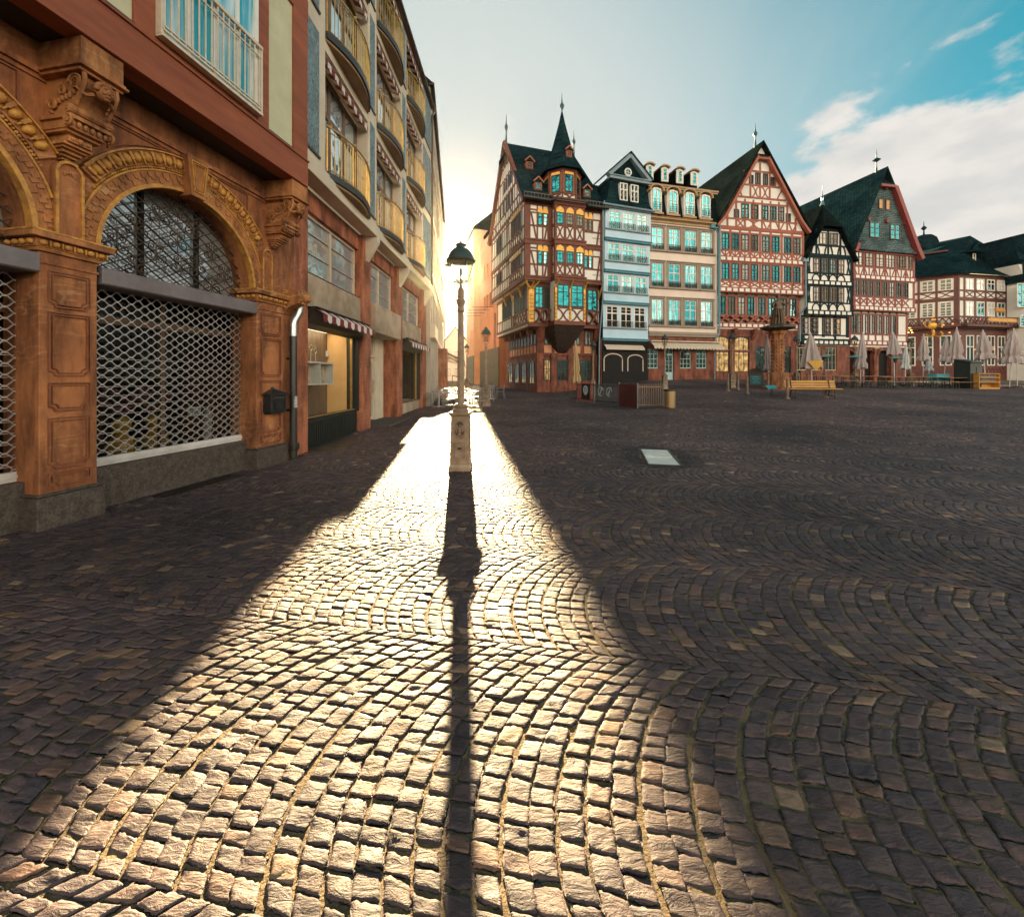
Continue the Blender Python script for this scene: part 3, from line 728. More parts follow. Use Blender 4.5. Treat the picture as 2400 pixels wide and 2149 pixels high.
def pier(x0, x1, panels):
    s = MB()
    s.box(x0, x1, -0.07, 0.001, 0.30, 2.93)
    s.box(x0 - 0.012, x1 + 0.012, -0.085, 0.33, 2.80, 2.83)
    p = s.build('pilaster', M_sand, R1, bevel=0.008)
    s = MB()
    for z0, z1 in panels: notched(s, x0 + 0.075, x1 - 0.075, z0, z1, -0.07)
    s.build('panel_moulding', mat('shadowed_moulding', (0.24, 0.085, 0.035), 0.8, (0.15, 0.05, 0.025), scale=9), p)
    s = MB(); s.box(x0 - 0.05, x1 + 0.05, -0.13, 0.36, -0.25, 0.34); s.box(x0 - 0.03, x1 + 0.03, -0.11, 0.35, 0.34, 0.37)
    s.build('plinth', M_granite, R1, bevel=0.03)
    # impost: stepped slabs with a row of eggs between gilt fillets
    c = MB()
    c.box(x0 - 0.03, x1 + 0.03, -0.10, 0.36, 2.93, 2.965); c.box(x0 - 0.05, x1 + 0.05, -0.12, 0.37, 2.965, 3.055); c.box(x0 - 0.11, x1 + 0.11, -0.18, 0.40, 3.058, 3.12)
    cp = c.build('impost', M_sand2, R1, bevel=0.006)
    c = MB(); c.box(x0 - 0.115, x1 + 0.115, -0.185, 0.405, 3.12, 3.14); c.box(x0 - 0.035, x1 + 0.035, -0.106, 0.362, 2.955, 2.968)
    egg_row(c, x0 - 0.05, x1 + 0.05, -0.135, 3.012, 6); 
    for i in range(4):   # and round the return
        c.ell((x0 - 0.062, -0.06 + i * 0.10, 3.012), 0.03, 0.033, 0.032)
    c.build('egg_moulding', M_ochre, cp, smooth=True)
panels = [(2.30, 2.70), (1.42, 2.20), (1.02, 1.36), (0.42 + 0.0, 0.42)][:3] + [(0.62, 0.98), (0.40, 0.58)]
panels = [(2.33, 2.72), (1.52, 2.27), (1.10, 1.45), (0.66, 1.04) , (0.41, 0.60)]
panels = [(2.36, 2.74), (1.62, 2.30), (1.24, 1.54), (0.62, 1.16), (0.40, 0.57)]
for a, b in PIER: pier(a, b, panels)

# --- arch rings
for cx, a0, a1 in ((ARCH[0], radians(0), radians(150)), (ARCH[1], radians(0), radians(180))):
    full = 0.0
    lim = radians(33)
    r = MB()
    r.annulus(cx, ZS, RA + 0.045, 1.325, -0.03, 0.001, 0, pi, 48)
    # stepped fret carved on the flat ring
    for i in range(40):
        a = pi * (i + .5) / 40
        rr0 = 1.20 + 0.045 * (i % 2)
        r.obox((cx + rr0 * cos(a), -0.034, ZS + rr0 * sin(a)), (-sin(a) * 0.026, 0, cos(a) * 0.026), (0, 0.010, 0), (cos(a) * 0.032, 0, sin(a) * 0.032))
        r.obox((cx + 1.275 * cos(a + .03), -0.033, ZS + 1.275 * sin(a + .03)), (-sin(a) * 0.018, 0, cos(a) * 0.018), (0, 0.012, 0), (cos(a) * 0.03, 0, sin(a) * 0.03))
    r.annulus(cx, ZS, 1.385, 1.56, -0.055, 0.001, lim, pi - lim, 44)
    ring = r.build('archivolt', M_sand2, R1)
    r = MB()
    r.annulus(cx, ZS, RA - 0.004, RA + 0.045, -0.045, 0.05, 0, pi, 48)
    r.annulus(cx, ZS, 1.325, 1.345, -0.045, 0.001, 0.3, pi - 0.3, 48)
    r.annulus(cx, ZS, 1.56, 1.578, -0.085, 0.001, lim + .02, pi - lim - .02, 44)
    for i in range(84):
        a = lim - .06 + (pi - 2 * lim + .12) * (i + .5) / 84
        if i % 5 < 3: r.ell((cx + 1.365 * cos(a), -0.045, ZS + 1.365 * sin(a)), 0.014, 0.018, 0.014, 6, 4)
        else: r.ell((cx + 1.365 * cos(a), -0.045, ZS + 1.365 * sin(a)), 0.018, 0.012, 0.018, 6, 4)
    ne = 20
    for i in range(ne):
        a = lim + .03 + (pi - 2 * lim - .06) * (i + .5) / ne
        er = Vector((cos(a), 0, sin(a))); et = Vector((-sin(a), 0, cos(a)))
        cpos = Vector((cx, -0.065, ZS)) + er * 1.475
        o_ = len(r.v); r.ell((0, 0, 0), 0.050, 0.050, 0.060, 10, 7)
        for k in range(o_, len(r.v)):
            v = Vector(r.v[k]); r.v[k] = tuple(cpos + et * v.x + Vector((0, v.y, 0)) + er * (v.z if v.z > 0 else v.z * 1.15))
        a2 = a + (pi - 2 * lim - .06) / ne * .5
        er = Vector((cos(a2), 0, sin(a2))); et = Vector((-sin(a2), 0, cos(a2))); cpos = Vector((cx, -0.07, ZS)) + er * 1.475
        r.obox(cpos + er * .02, et * 0.018, (0, 0.025, 0), er * 0.045); r.obox(cpos - er * .045, et * 0.008, (0, 0.02, 0), er * 0.03)
    r.build('egg_moulding', M_ochre, ring, smooth=True)
    # keystone
    k = MB()
    def kst(y, r0, r1, w0, w1):
        return [(cx - w0, y, ZS + r0), (cx + w0, y, ZS + r0), (cx + w1, y, ZS + r1), (cx - w1, y, ZS + r1)]
    f0, b0 = kst(-0.17, 1.07, 1.63, 0.105, 0.165), kst(0.05, 1.07, 1.63, 0.105, 0.165)
    k.add(f0 + b0, [(0, 1, 2, 3), (7, 6, 5, 4), (0, 4, 5, 1), (1, 5, 6, 2), (2, 6, 7, 3), (3, 7, 4, 0)])
    ks = k.build('keystone', M_sand2, R1, bevel=0.006)
    k = MB()
    k.path([(cx - .07, ZS + 1.14), (cx + .07, ZS + 1.14), (cx + .118, ZS + 1.56), (cx - .118, ZS + 1.56)], 0.016, -0.186, -0.168, closed=True)
    k.path([(cx - .045, ZS + 1.17), (cx + .045, ZS + 1.17), (cx + .085, ZS + 1.53), (cx - .085, ZS + 1.53)], 0.009, -0.180, -0.168, closed=True)
    k.build('gilt_border', M_ochre, ks)

# --- small round-headed blind pilasters between the arches
def blind(x0, x1, z1):
    s = MB(); cx = (x0 + x1) / 2; r = (x1 - x0) / 2
    out = [(x0, ZS), (x1, ZS), (x1, z1)] + [(cx + r * cos(pi * i / 12), z1 + r * sin(pi * i / 12)) for i in range(1, 12)] + [(x0, z1)]
    s.prism(out, -0.065, 0.001)
    # little carved palmette
    for i in range(5):
        a = radians(30 + 30 * i); s.ell((cx + .05 * cos(a), -0.07, z1 - .05 + .06 * sin(a)), 0.014, 0.016, 0.03, 6, 4)
    p = s.build('blind_pilaster', M_sand, R1)
    s = MB(); i_ = 0.014
    out = [(x0 + i_, ZS), (x0 + i_, z1)] + [(cx - (r - i_) * cos(pi * i / 12), z1 + (r - i_) * sin(pi * i / 12)) for i in range(13)] + [(x1 - i_, ZS)]
    s.path(out, 0.028, -0.082, -0.064); s.build('gilt_border', M_ochre, p)
blind(-0.43, -0.18, 3.86); blind(2.40, 2.62, 3.80); blind(-3.25, -3.0, 3.86)

# --- spandrel fields sunk between thin mouldings
for cx, sg in ((ARCH[1], -1), (ARCH[1], 1), (ARCH[0], 1), (ARCH[0], -1)):
    s = MB(); xo = cx + sg * 0.28; xe = cx + sg * 1.02
    pts = [(xo, 4.72), (xe, 4.72), (xe, 4.38)]
    for i in range(8):
        a = atan2(1.24, 1.02) + (pi / 2 - 0.17 - atan2(1.24, 1.02)) * i / 7
        pts.append((cx + sg * 1.615 * cos(a), ZS + 1.615 * sin(a)))
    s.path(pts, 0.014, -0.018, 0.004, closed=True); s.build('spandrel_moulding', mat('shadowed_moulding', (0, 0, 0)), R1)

# --- big scroll consoles carrying the overhang
def console(x):
    c = MB()
    c.box(x - .195, x + .195, -0.58, 0, 4.875, 5.135)
    c.box(x - .21, x + .21, -0.60, 0, 4.845, 4.876); c.box(x - .225, x + .225, -0.62, 0, 4.82, 4.846); c.box(x - .20, x + .20, -0.57, 0, 4.785, 4.821)
    root = c.build('console', M_sand2, R1, bevel=0.006)
    s = MB()
    prof = [(0, 4.79), (-.50, 4.79), (-.545, 4.72), (-.53, 4.65), (-.47, 4.61), (-.42, 4.55), (-.40, 4.48), (-.36, 4.42), (-.30, 4.36), (0, 4.36)]
    s.prism_x(prof, x - .13, x + .13)
    def volute(yc, zc, r, turns=2.3, sg=-1):
        pts = []
        for i in range(40):
            t = i / 39; a = t * turns * 2 * pi; rr = r * (1 - .82 * t)
            pts.append((x + sg * .155, yc + rr * cos(a), zc + rr * sin(a)))
        s.tube(pts, 0.016, 6, r1=0.008); s.tube([(x - .165, yc, zc), (x + .165, yc, zc)], r * .22, 8)
    for sg in (-1, 1):
        volute(-.44, 4.70, .085, sg=sg); volute(-.13, 4.50, .06, sg=sg); volute(-.26, 4.63, .05, sg=sg)
        for i in range(7):   # leaves along the flank
            t = i / 6; s.ell((x + sg * .14, -.10 - .30 * t, 4.44 + .20 * t + .03 * sin(5 * t)), .018, .028, .035, 6, 5)
    s.tube([(x - .145, -.545, 4.79), (x - .145, -.56, 4.70), (x - .145, -.50, 4.58), (x - .145, -.43, 4.47)], .022, 6)
    s.tube([(x + .145, -.545, 4.79), (x + .145, -.56, 4.70), (x + .145, -.50, 4.58), (x + .145, -.43, 4.47)], .022, 6)
    s.build('scroll', M_sand2, root, smooth=True)
    h = MB()   # carved head under the block
    h.ell((x + .01, -.57, 4.66), .070, .075, .088, 12, 10)
    h.ell((x + .01, -.645, 4.655), .014, .022, .022, 8, 6); h.ell((x + .01, -.63, 4.615), .026, .018, .011, 8, 6)
    for sg in (-1, 1):
        h.ell((x + .01 + sg * .030, -.632, 4.645), .022, .018, .020, 8, 6); h.ell((x + .01 + sg * .028, -.638, 4.680), .012, .008, .008, 8, 6)
        h.ell((x + .01 + sg * .028, -.640, 4.697), .02, .008, .007, 8, 6); h.ell((x + .01 + sg * .072, -.56, 4.66), .014, .022, .028, 6, 5)
    h.ell((x + .01, -.61, 4.588), .026, .026, .018, 8, 6)
    for i in range(11):
        a = pi * (i - 1) / 9; h.ell((x + .01 + .075 * cos(a), -.585, 4.675 + .075 * sin(a)), .026, .035, .026, 7, 5)
    for sg in (-1, 1):
        h.tube([(x + sg * .07, -.56, 4.60), (x + sg * .12, -.53, 4.57), (x + sg * .16, -.50, 4.60), (x + sg * .165, -.47, 4.64)], .022, 6, r1=.012)
    h.build('carved_head', M_sand2, root, smooth=True)
    b = MB()   # roll, leaf slab and stepped pendant
    b.lathe([(0.02, -.20), (.045, -.19), (.05, -.15), (.035, -.12), (.048, -.06), (.052, 0), (.048, .06), (.035, .12), (.05, .15), (.045, .19), (.02, .20)], (0, 0, 0), 10)
    for k in range(len(b.v)): vx, vy, vz = b.v[k]; b.v[k] = (x + vz, -.40 + vy, 4.415 + vx)
    b.box(x - .185, x + .185, -.42, 0, 4.325, 4.365); b.box(x - .16, x + .16, -.37, 0, 4.235, 4.326)
    for i in range(6):
        xx = x - .15 + .06 * i; b.ell((xx, -.385, 4.285), .022, .03, .035, 7, 5)
    for sg in (-1, 1):
        b.tube([(x + sg * .19 , -.40 + .05 * cos(a), 4.29 + .05 * sin(a)) for a in [i * .5 for i in range(13)]], .014, 5)
        b.tube([(x + sg * .17, -.40, 4.29), (x + sg * .205, -.40, 4.29)], .03, 8)
    b.box(x - .15, x + .15, -.32, 0, 4.205, 4.236); b.box(x - .105, x + .105, -.27, 0, 4.13, 4.206)
    b.ell((x, -.275, 4.165), .035, .02, .03, 8, 6); b.ell((x - .065, -.272, 4.165), .022, .014, .02, 8, 6); b.ell((x + .065, -.272, 4.165), .022, .014, .02, 8, 6)
    for k, (hw, dd, za, zb) in enumerate(((.125, .24, 4.10, 4.131), (.105, .20, 4.075, 4.101), (.085, .16, 4.04, 4.076), (.065, .12, 4.01, 4.041), (.04, .08, 3.985, 4.011))):
        b.box(x - hw, x + hw, -dd, 0, za, zb)
    b.build('pendant', M_sand2, root, smooth=False)
for x in (-0.335, 2.70, -3.3): console(x)

# --- overhanging upper storey
YU = -0.6
u = MB()
u.box(-4.6, 2.86, YU + 0.02, 6, 5.2, 13.0)
u.build('upper_wall', M_cream, R1)
t = MB(); t.box(-4.6, 2.86, YU + .02, 0.0, 5.15, 5.19); t.build('jetty_soffit', mat('dark_soffit', (0.035, 0.022, 0.016), 0.85, (0.02, 0.013, 0.01), scale=3), R1)  # underside coloured near black
t = MB()
t.box(-4.62, 2.88, YU - 0.015, YU + 0.25, 5.145, 5.60)
t.box(-4.62, 2.89, YU - 0.04, YU + 0.2, 5.60, 5.635)
for a, b in ((-0.06, 0.17), (1.70, 1.93), (2.50, 2.86), (-2.4, -2.15), (-0.75, -0.50)): t.box(a, b, YU - 0.02, YU + 0.2, 5.635, 12.9)
t.box(0.17, 1.70, YU - 0.012, YU + 0.2, 5.635, 5.70)
t.box(-4.62, 2.88, YU - 0.018, YU + 0.2, 8.2, 8.6)
t.build('timber_frame', M_joist, R1, bevel=0.006)
m = MB()
for a, b in ((-0.50, -0.06), (1.93, 2.50), (-2.15, -.75)): m.box(a, b, YU - 0.03, YU + 0.05, 5.635, 5.655)
m.build('sill_strip', mat('dark_flashing', (0.05, 0.03, 0.025), 0.6), R1)
fw = window(R1, 0.19, 1.68, 5.72, 8.15, M_white, M_gcurt, cols=4, rows=(), fw=0.07, mw=0.05, y=YU - 0.055)
rl = MB()
for z in (5.80, 5.85): rl.box(0.18, 1.69, YU - 0.10, YU - 0.075, z - .01, z + .012)
rl.box(0.17, 1.70, YU - 0.12, YU - 0.02, 5.70, 5.74)
rl.box(0.16, 1.71, YU - 0.11, YU - 0.06, 6.74, 6.79); rl.box(0.18, 1.69, YU - 0.10, YU - 0.075, 6.60, 6.62)
for i in range(17):
    x = 0.21 + 1.45 * i / 16; rl.box(x - .008, x + .008, YU - 0.095, YU - 0.08, 5.80, 6.75)
for x in (0.17, 1.685): rl.box(x, x + .03, YU - 0.10, YU - 0.0, 5.72, 6.76)
rl.build('window_rail', mat('cream_metal_rail', (0.66, 0.58, 0.46), 0.42, (0.5, 0.43, 0.34), scale=10), R1, bevel=0.002)

# --- lunettes: pane, glazing posts, diagonal lattice and scrollwork
def lunette(cx):
    g = MB(); n = 30
    g.prism([(cx + (RA + .02) * cos(pi * i / n), ZS - .30 + max(0, (RA + .02) * sin(pi * i / n) + .30) if 0 < i < n else ZS - .42) for i in range(n + 1)], 0.36, 0.38)
    pn = g.build('lunette_pane', M_gdark, R1)
    f = MB()
    for x in (cx - .40, cx + .40): f.box(x - .022, x + .022, 0.30, 0.36, ZS - .4, ZS + sqrt(RA * RA - .16))
    f.box(cx - RA, cx + RA, 0.30, 0.36, ZS - .42, ZS - .36)
    f.build('glazing_posts', M_dark, pn)
    l = MB(); sp = 0.142
    for sg in (-1, 1):
        for i in range(-14, 15):
            c0 = i * sp                       # line z = sg*x + c0*sqrt2 (45 degrees, slightly flattened)
            pts = []
            k = 0.62 * sg
            # clip to half disc extended a little below the springing
            ts = np.linspace(-RA, RA, 240)
            zz2 = k * ts + c0
            ok = (ts ** 2 + np.maximum(zz2, 0) ** 2 < (RA - .01) ** 2) & (zz2 > -.36)
            if ok.sum() > 6:
                j = np.where(ok)[0]; l.beam((cx + ts[j[0]], ZS + zz2[j[0]]), (cx + ts[j[-1]], ZS + zz2[j[-1]]), 0.013, 0.215 + .012 * (sg > 0), 0.225 + .012 * (sg > 0))
    lat = l.build('lattice', M_rusty, R1)
    q = MB()
    def curl(x, z, r, a0, turns, sg):
        pts = []
        for i in range(26):
            t = i / 25; a = a0 + sg * t * turns * 2 * pi; rr = r * (1 - .85 * t); pts.append((x + rr * cos(a), 0.20, z + rr * sin(a)))
        q.tube(pts, 0.008, 5)
    rr_ = random.Random(4)
    for (dx, dz) in ((-.78, .12), (-.55, .42), (-.30, .15), (-.25, .70), (0, .42), (0, .85), (.25, .70), (.30, .15), (.55, .42), (.78, .12), (-.55, -.1), (.55, -.1), (.05, .08)):
        for sg in (-1, 1):
            curl(cx + dx + sg * .085, ZS + dz, .085, pi / 2, 1.6, sg); curl(cx + dx + sg * .06, ZS + dz + .13, .05, -pi / 2, 1.4, sg)
        q.tube([(cx + dx, .20, ZS + dz - .12), (cx + dx, .20, ZS + dz + .2)], .007, 5)
        q.ell((cx + dx, .195, ZS + dz + .02), .022, .015, .022, 6, 5)
    q.build('scrollwork', M_rusty, lat)
for cx in ARCH: lunette(cx)

# --- shutter housing, rolling grille, bottom rail, sill wall
for cx in ARCH:
    x0, x1 = cx - 1.17, cx + 1.15
    s = MB(); s.prism_x([(-.09, 2.715), (-.09, 2.90), (0.06, 2.925), (0.32, 2.925), (0.32, 2.70), (-.07, 2.70)], x0 + (0.04 if cx > 0 else 0.0), x1)
    s.build('shutter_box', M_steel, R1, bevel=0.006)
    gr = MB(); a, b = x0 + .02, x1 - .0
    n = 14; cw = (b - a) / n; rows = 36; z0, z1 = 0.60, 2.72; rh = (z1 - z0) / rows
    for k in range(rows + 1):
        zc = z0 + k * rh
        for i in range(2 * n):
            # hexagonal links: flat at the clips, sloping between
            xa = a + i * cw / 2; up = (i + k) % 2
            za, zb = (zc - rh * .40, zc + rh * .40) if up else (zc + rh * .40, zc - rh * .40)
            q1 = (xa + cw * .12, za); q2 = (xa + cw * .38, zb)
            gr.beam(q1, q2, 0.0085, 0.252, 0.262); gr.beam((xa - cw * .12, za), q1, 0.0085, 0.252, 0.262)
        for i in range(2 * n + 1):
            if (i + k) % 2: gr.box(a + i * cw / 2 - .018, a + i * cw / 2 + .018, 0.246, 0.268, zc - rh * .5 - .009, zc - rh * .5 + .009)
        if zc < 1.95 and k % 2: gr.tube([(a, 0.262, zc), (b, 0.262, zc)], 0.0045, 4)
    gr.build('rolling_grille', M_alu, R1)
    s = MB(); s.box(a, b, 0.23, 0.29, 0.50, 0.605); s.box(a, b, 0.215, 0.23, 0.535, 0.575); s.build('grille_rail', mat('white_enamel_rail', (0.66, 0.63, 0.62), 0.4, (0.5, 0.48, 0.47), scale=5, dirt=0.25), R1, bevel=0.004)
    s = MB(); s.box(a - .05, b, 0.12, 0.40, -0.3, 0.50); s.build('sill_wall', M_granite, R1, bevel=0.008)
    s = MB(); s.box(a, b, 0.44, 0.45, 0.5, 2.72); s.build('shop_pane', M_clear2, R1)
    s = MB(); s.box(a, b, 0.46, 1.6, 0.42, 0.46); s.build('display_shelf', mat('display_linen', (0.10, 0.07, 0.05), 0.8), R1)
    s = MB()
    for x in (cx - .02,): s.box(x - .03, x + .03, 0.43, 0.50, 0.46, 2.75)
    s.box(a, b, 0.42, 0.5, 2.30, 2.40); s.build('shop_frame', mat('brown_shop_frame', (0.11, 0.06, 0.03), 0.5), R1)

# cellar grating in the pavement
s = MB()
for i in range(34): s.box(0.62 + i * .036, 0.632 + i * .036, -0.20, 0.06, -.012, 0.012)
for y in (-.2, -.07, .06): s.box(0.6, 1.86, y - .012, y + .012, -.014, 0.010)
gt = s.build('grating', M_iron, None, loc=(B1.X0, B1.Y0, 0.0), rotz=R1.rotation_euler[2])
tag(gt, 'iron cellar grating at the foot of the arcade sill', 'grating')

# lion-head water spout and downpipe
s = MB()
s.prism_x([(0, 3.28), (-.18, 3.30), (-.36, 3.24), (-.42, 3.12), (-.38, 3.0), (-.24, 2.97), (-.12, 2.92), (0, 2.80)], 2.93, 3.17)
s.build('spout_stone', M_sand2, R1, bevel=0.012)
s = MB()
hx, hy, hz = 3.05, -.42, 3.12
s.ell((hx, hy, hz), .09, .10, .11, 12, 9); s.ell((hx, hy - .08, hz - .04), .045, .05, .04, 10, 7); s.ell((hx, hy - .10, hz - .0), .018, .025, .02, 8, 6)
for sg in (-1, 1): s.ell((hx + sg * .04, hy - .085, hz + .03), .014, .012, .012, 8, 6); s.ell((hx + sg * .08, hy + .01, hz + .09), .025, .02, .03, 8, 6)
for i in range(12):
    a = 2 * pi * i / 12; s.ell((hx + .095 * cos(a), hy + .03, hz + .115 * sin(a)), .036, .05, .036, 7, 5)
s.build('lion_head', M_sand2, R1, smooth=True)
dp = thing('downpipe', 'black downpipe with bright zinc elbow beneath the carved water spout', 'drainpipe', (*B1.pt(3.08, -0.14), 0), R1.rotation_euler[2])
s = MB()
s.lathe([(.066, 0.05), (.066, 2.42)], n=14); s.lathe([(.074, .16), (.074, .26)], n=14); s.lathe([(.073, 1.20), (.073, 1.26)], n=14)
s.box(-.02, .02, 0.05, .15, .95, .99); s.box(-.02, .02, 0.05, .15, 1.95, 1.99)
s.build('pipe', mat('black_pipe', (0.012, 0.012, 0.013), 0.35, (0.03, 0.028, 0.026), scale=8, spec=0.6), dp, smooth=True)
s = MB(); s.lathe([(.07, .20), (.085, .21), (.085, .33), (.07, .34)], (0, -.02, 0), 12); s.box(-.05, .05, -.10, 0, .22, .33); s.build('cleaning_cover', mat('black_pipe', (0, 0, 0)), dp, bevel=0.004)
s = MB(); s.tube([(0, 0, 2.40), (0, 0, 2.62), (.02, .0, 2.70), (.07, -.03, 2.80), (.10, -.05, 2.88), (.11, -.06, 3.02)], .070, 14)
for z in (2.44, 2.58): s.lathe([(.078, z), (.078, z + .02)], n=14)
s.build('elbow', M_zinc, dp, smooth=True)
s = MB(); 
s.box(-.05, .02, -.074, -.05, 1.02, 1.20); s.box(-.045, .01, -.073, -.05, 1.19, 1.24)
s.build('sticker', mat('torn_white_sticker', (0.6, 0.6, 0.58), 0.6, (0.2, 0.2, 0.2), scale=30), dp)

# letterbox on the right pier
lb = thing('letterbox', 'dark antique-style letterbox with pitched lid on the arcade pier', 'mailbox', (*B1.pt(2.60, -0.07), 0.98), R1.rotation_euler[2])
M_lb = mat('gunmetal_paint', (0.035, 0.038, 0.042), 0.38, (0.02, 0.022, 0.024), scale=12, metal=0.4)
s = MB(); s.box(-.19, .19, -.16, 0, 0.0, .30); s.box(-.165, .165, -.145, 0, -.03, 0); s.build('box', M_lb, lb, bevel=0.006)
s = MB(); s.box(-.215, .215, -.19, 0, .30, .325)
s.add([(-.215, -.19, .325), (.215, -.19, .325), (.215, 0, .325), (-.215, 0, .325), (-.06, -.06, .40), (.06, -.06, .40), (.06, 0, .40), (-.06, 0, .40)],
      [(0, 1, 5, 4), (1, 2, 6, 5), (3, 0, 4, 7), (4, 5, 6, 7), (2, 3, 7, 6)])
s.ell((0, -.04, .42), .03, .03, .035, 8, 6); s.build('lid', M_lb, lb, bevel=0.003)
s = MB(); s.box(-.12, .13, -.172, -.158, .045, .215); s.path([(-.105, .06), (.115, .06), (.115, .20), (-.105, .20)], .012, -.182, -.17, closed=True); s.ell((-.085, -.18, .13), .008, .01, .02, 6, 5)
s.build('door', M_lb, lb)
s = MB(); s.box(-.11, .12, -.175, -.158, .235, .275); s.box(-.10, .11, -.182, -.172, .245, .262); s.build('slot_flap', mat('worn_gunmetal', (0.09, 0.09, 0.09), 0.4, metal=0.6), lb, bevel=0.003)

# yellow gourd vases, sprigs and card in the window
M_vase = mat('yellow_glaze', (0.62, 0.36, 0.03), 0.3, (0.36, 0.17, 0.02), scale=22, coat=0.5)
def vase(x, y, lab):
    v = thing('vase', lab, 'vase', (*B1.pt(x, y), 0.46), R1.rotation_euler[2], 'yellow vases behind the rolling grille')
    s = MB(); s.lathe([(.06, 0), (.10, .02), (.155, .10), (.165, .18), (.13, .27), (.075, .33), (.085, .38), (.115, .44), (.115, .50), (.07, .56), (.05, .575), (.04, .57)], n=20); s.build('body', M_vase, v, smooth=True)
    s = MB()
    rr = random.Random(int(x * 100))
    for i in range(60):
        a = rr.uniform(0, 6.28); t = rr.uniform(.1, .5); e = (t * .55 * cos(a), t * .4 * sin(a), .57 + t * rr.uniform(.5, 1.0))
        if i % 6 == 0: s.tube([(0, 0, .55), (e[0] * .4, e[1] * .4, .57 + (e[2] - .57) * .6), e], .004, 4)
        s.ell(e, .03, .03, .022, 6, 4, 1)
    s.build('flowers', [mat('stem_green', (0.05, 0.08, 0.03), 0.8), mat('dusty_pink_petals', (0.32, 0.12, 0.15), 0.8, (0.2, 0.06, 0.09), scale=30)], v)
vase(0.78, 0.75, 'yellow gourd vase behind the grille, nearer the carved pier'); vase(1.28, 0.80, 'yellow gourd vase behind the grille, beside the small card')
s = MB(); s.box(-.11, .11, -.004, .004, 0, .15); cd = s.build('body', mat('card_white', (0.55, 0.55, 0.53), 0.7), None); cd.name = 'card'
s = MB()
for z, x0, x1 in ((.11, -.075, .07), (.06, -.05, .06)):
    x = x0
    while x < x1: s.box(x, x + .012, -.006, -.0045, z - .014, z + .014); x += .02
s.build('lettering', mat('ink_grey', (0.08, 0.08, 0.1), 0.8), cd)
cd.location = (*B1.pt(1.66, 0.52), 0.98); cd.rotation_euler[2] = R1.rotation_euler[2]; tag(cd, 'small white card standing inside the grilled shop window', 'card')
s = MB(); s.lathe([(.07, 0), (.075, .03), (.06, .06), (.06, .42), (.08, .46), (.08, .50), (.05, .52), (.04, .60), (.05, .62)], n=14); o = s.build('body', mat('bisque_white', (0.5, 0.46, 0.42), 0.6), None, smooth=True); o.name = 'candlestick'
o.location = (*B1.pt(1.98, 0.62), 0.46); tag(o, 'white column candlestick at the right of the grilled window', 'candlestick')
# lettering ring sign just inside the left opening
# ================================================================== balcony house (left, second)
M_ash = sandstone('ashlar_sandstone', (0.44, 0.16, 0.08), (0.33, 0.11, 0.058), (0.50, 0.28, 0.20), block=(0.62, 0.62), wscale=1.1)
M_lime = mat('pale_limestone_slabs', (0.52, 0.42, 0.32), 0.8, (0.40, 0.29, 0.20), scale=2.2, bump=0.1, dirt=0.45)
M_offw = mat('off_white_render', (0.68, 0.60, 0.48), 0.8, (0.58, 0.50, 0.39), scale=1.5, dirt=0.15)
M_mosaic = mat('blue_grey_pebble_render', (0.30, 0.42, 0.47), 0.85, (0.06, 0.10, 0.13), scale=26, bump=0.5, bscale=40, stretch=(1, 1, 0.45), dirt=0.35)
M_brass = mat('brass_rail', (0.60, 0.38, 0.12), 0.36, (0.38, 0.22, 0.06), scale=6, metal=0.65)
M_slabedge = mat('dark_bronze_edge', (0.035, 0.028, 0.026), 0.4, (0.02, 0.02, 0.02), scale=4)
M_under = mat('balcony_soffit', (0.30, 0.20, 0.11), 0.8, (0.22, 0.14, 0.08), scale=3)
M_wood = mat('brown_window_wood', (0.20, 0.105, 0.065), 0.5, (0.12, 0.06, 0.04), scale=5, stretch=(6, 6, 0.6))
M_awn = stripes('striped_awning_cloth', (0.60, 0.55, 0.50), (0.16, 0.022, 0.024), 0.17)
M_green = mat('dark_green_metal', (0.018, 0.024, 0.022), 0.5, (0.010, 0.014, 0.013), scale=5)
M_gsky = glassy('pale_sky_glass', (0.62, 0.74, 0.78), metal=0.7, wob=0.3)
M_warmwall = mat('lit_shop_wall', (0.72, 0.47, 0.22), 0.8, (0.62, 0.38, 0.17), scale=2)
M_copper = mat('aged_copper_gutter', (0.10, 0.07, 0.055), 0.5, (0.06, 0.05, 0.04), scale=6, metal=0.4)
M_mull = mat('cream_mullion', (0.62, 0.52, 0.40), 0.5, (0.5, 0.4, 0.3), scale=6)

B2 = Fac('jewellers_house', 'five storey house with bowed brass balconies over red ashlar shop fronts', 'building', -4.37, 7.93, 1.0, base=0.0)
R2 = B2.root
PX = [(683, 722), (850, 869), (930, 943.5), (990, 999)]
PIL = [(B2.u(a), B2.u(b)) for a, b in PX]
PIL[0] = (-0.02, PIL[0][1]); END = PIL[3][1] + 0.02
YB = 0.30                                   # depth of the shop fronts behind the pillars
YO = -0.22                                  # overhang of the upper storeys
s = MB()
for a, b in PIL: s.box(a, b, 0, 0.6, -0.4, 5.75)
s.box(END - .02, END, 0, 8, -.3, 5.7)
s.build('stone_pillars', M_ash, R2, bevel=0.006)['kind'] = 'stuff'
for o in children(R2):
    if o.name.startswith('stone_pillars'): bpy.data.objects.remove(o)
for a, b in PIL:
    s = MB(); s.box(a, b, 0, 0.6, -0.4, 5.72); s.build('stone_pillar', M_ash, R2, bevel=0.008)
s = MB(); s.box(END - 0.01, END + .005, 0.3, 9, -.3, 5.74); s.build('end_wall', M_ash, R2)
s = MB(); s.box(-0.02, END, 2.6, 2.7, 0, 5.7); s.box(-.02, END, .32, 2.6, 3.30, 3.34); s.box(-.02, END, .32, 2.6, 5.45, 5.6); s.box(-.02, END, .3, 2.6, -.1, 0.03); s.build('shop_interior', M_dark, R2)
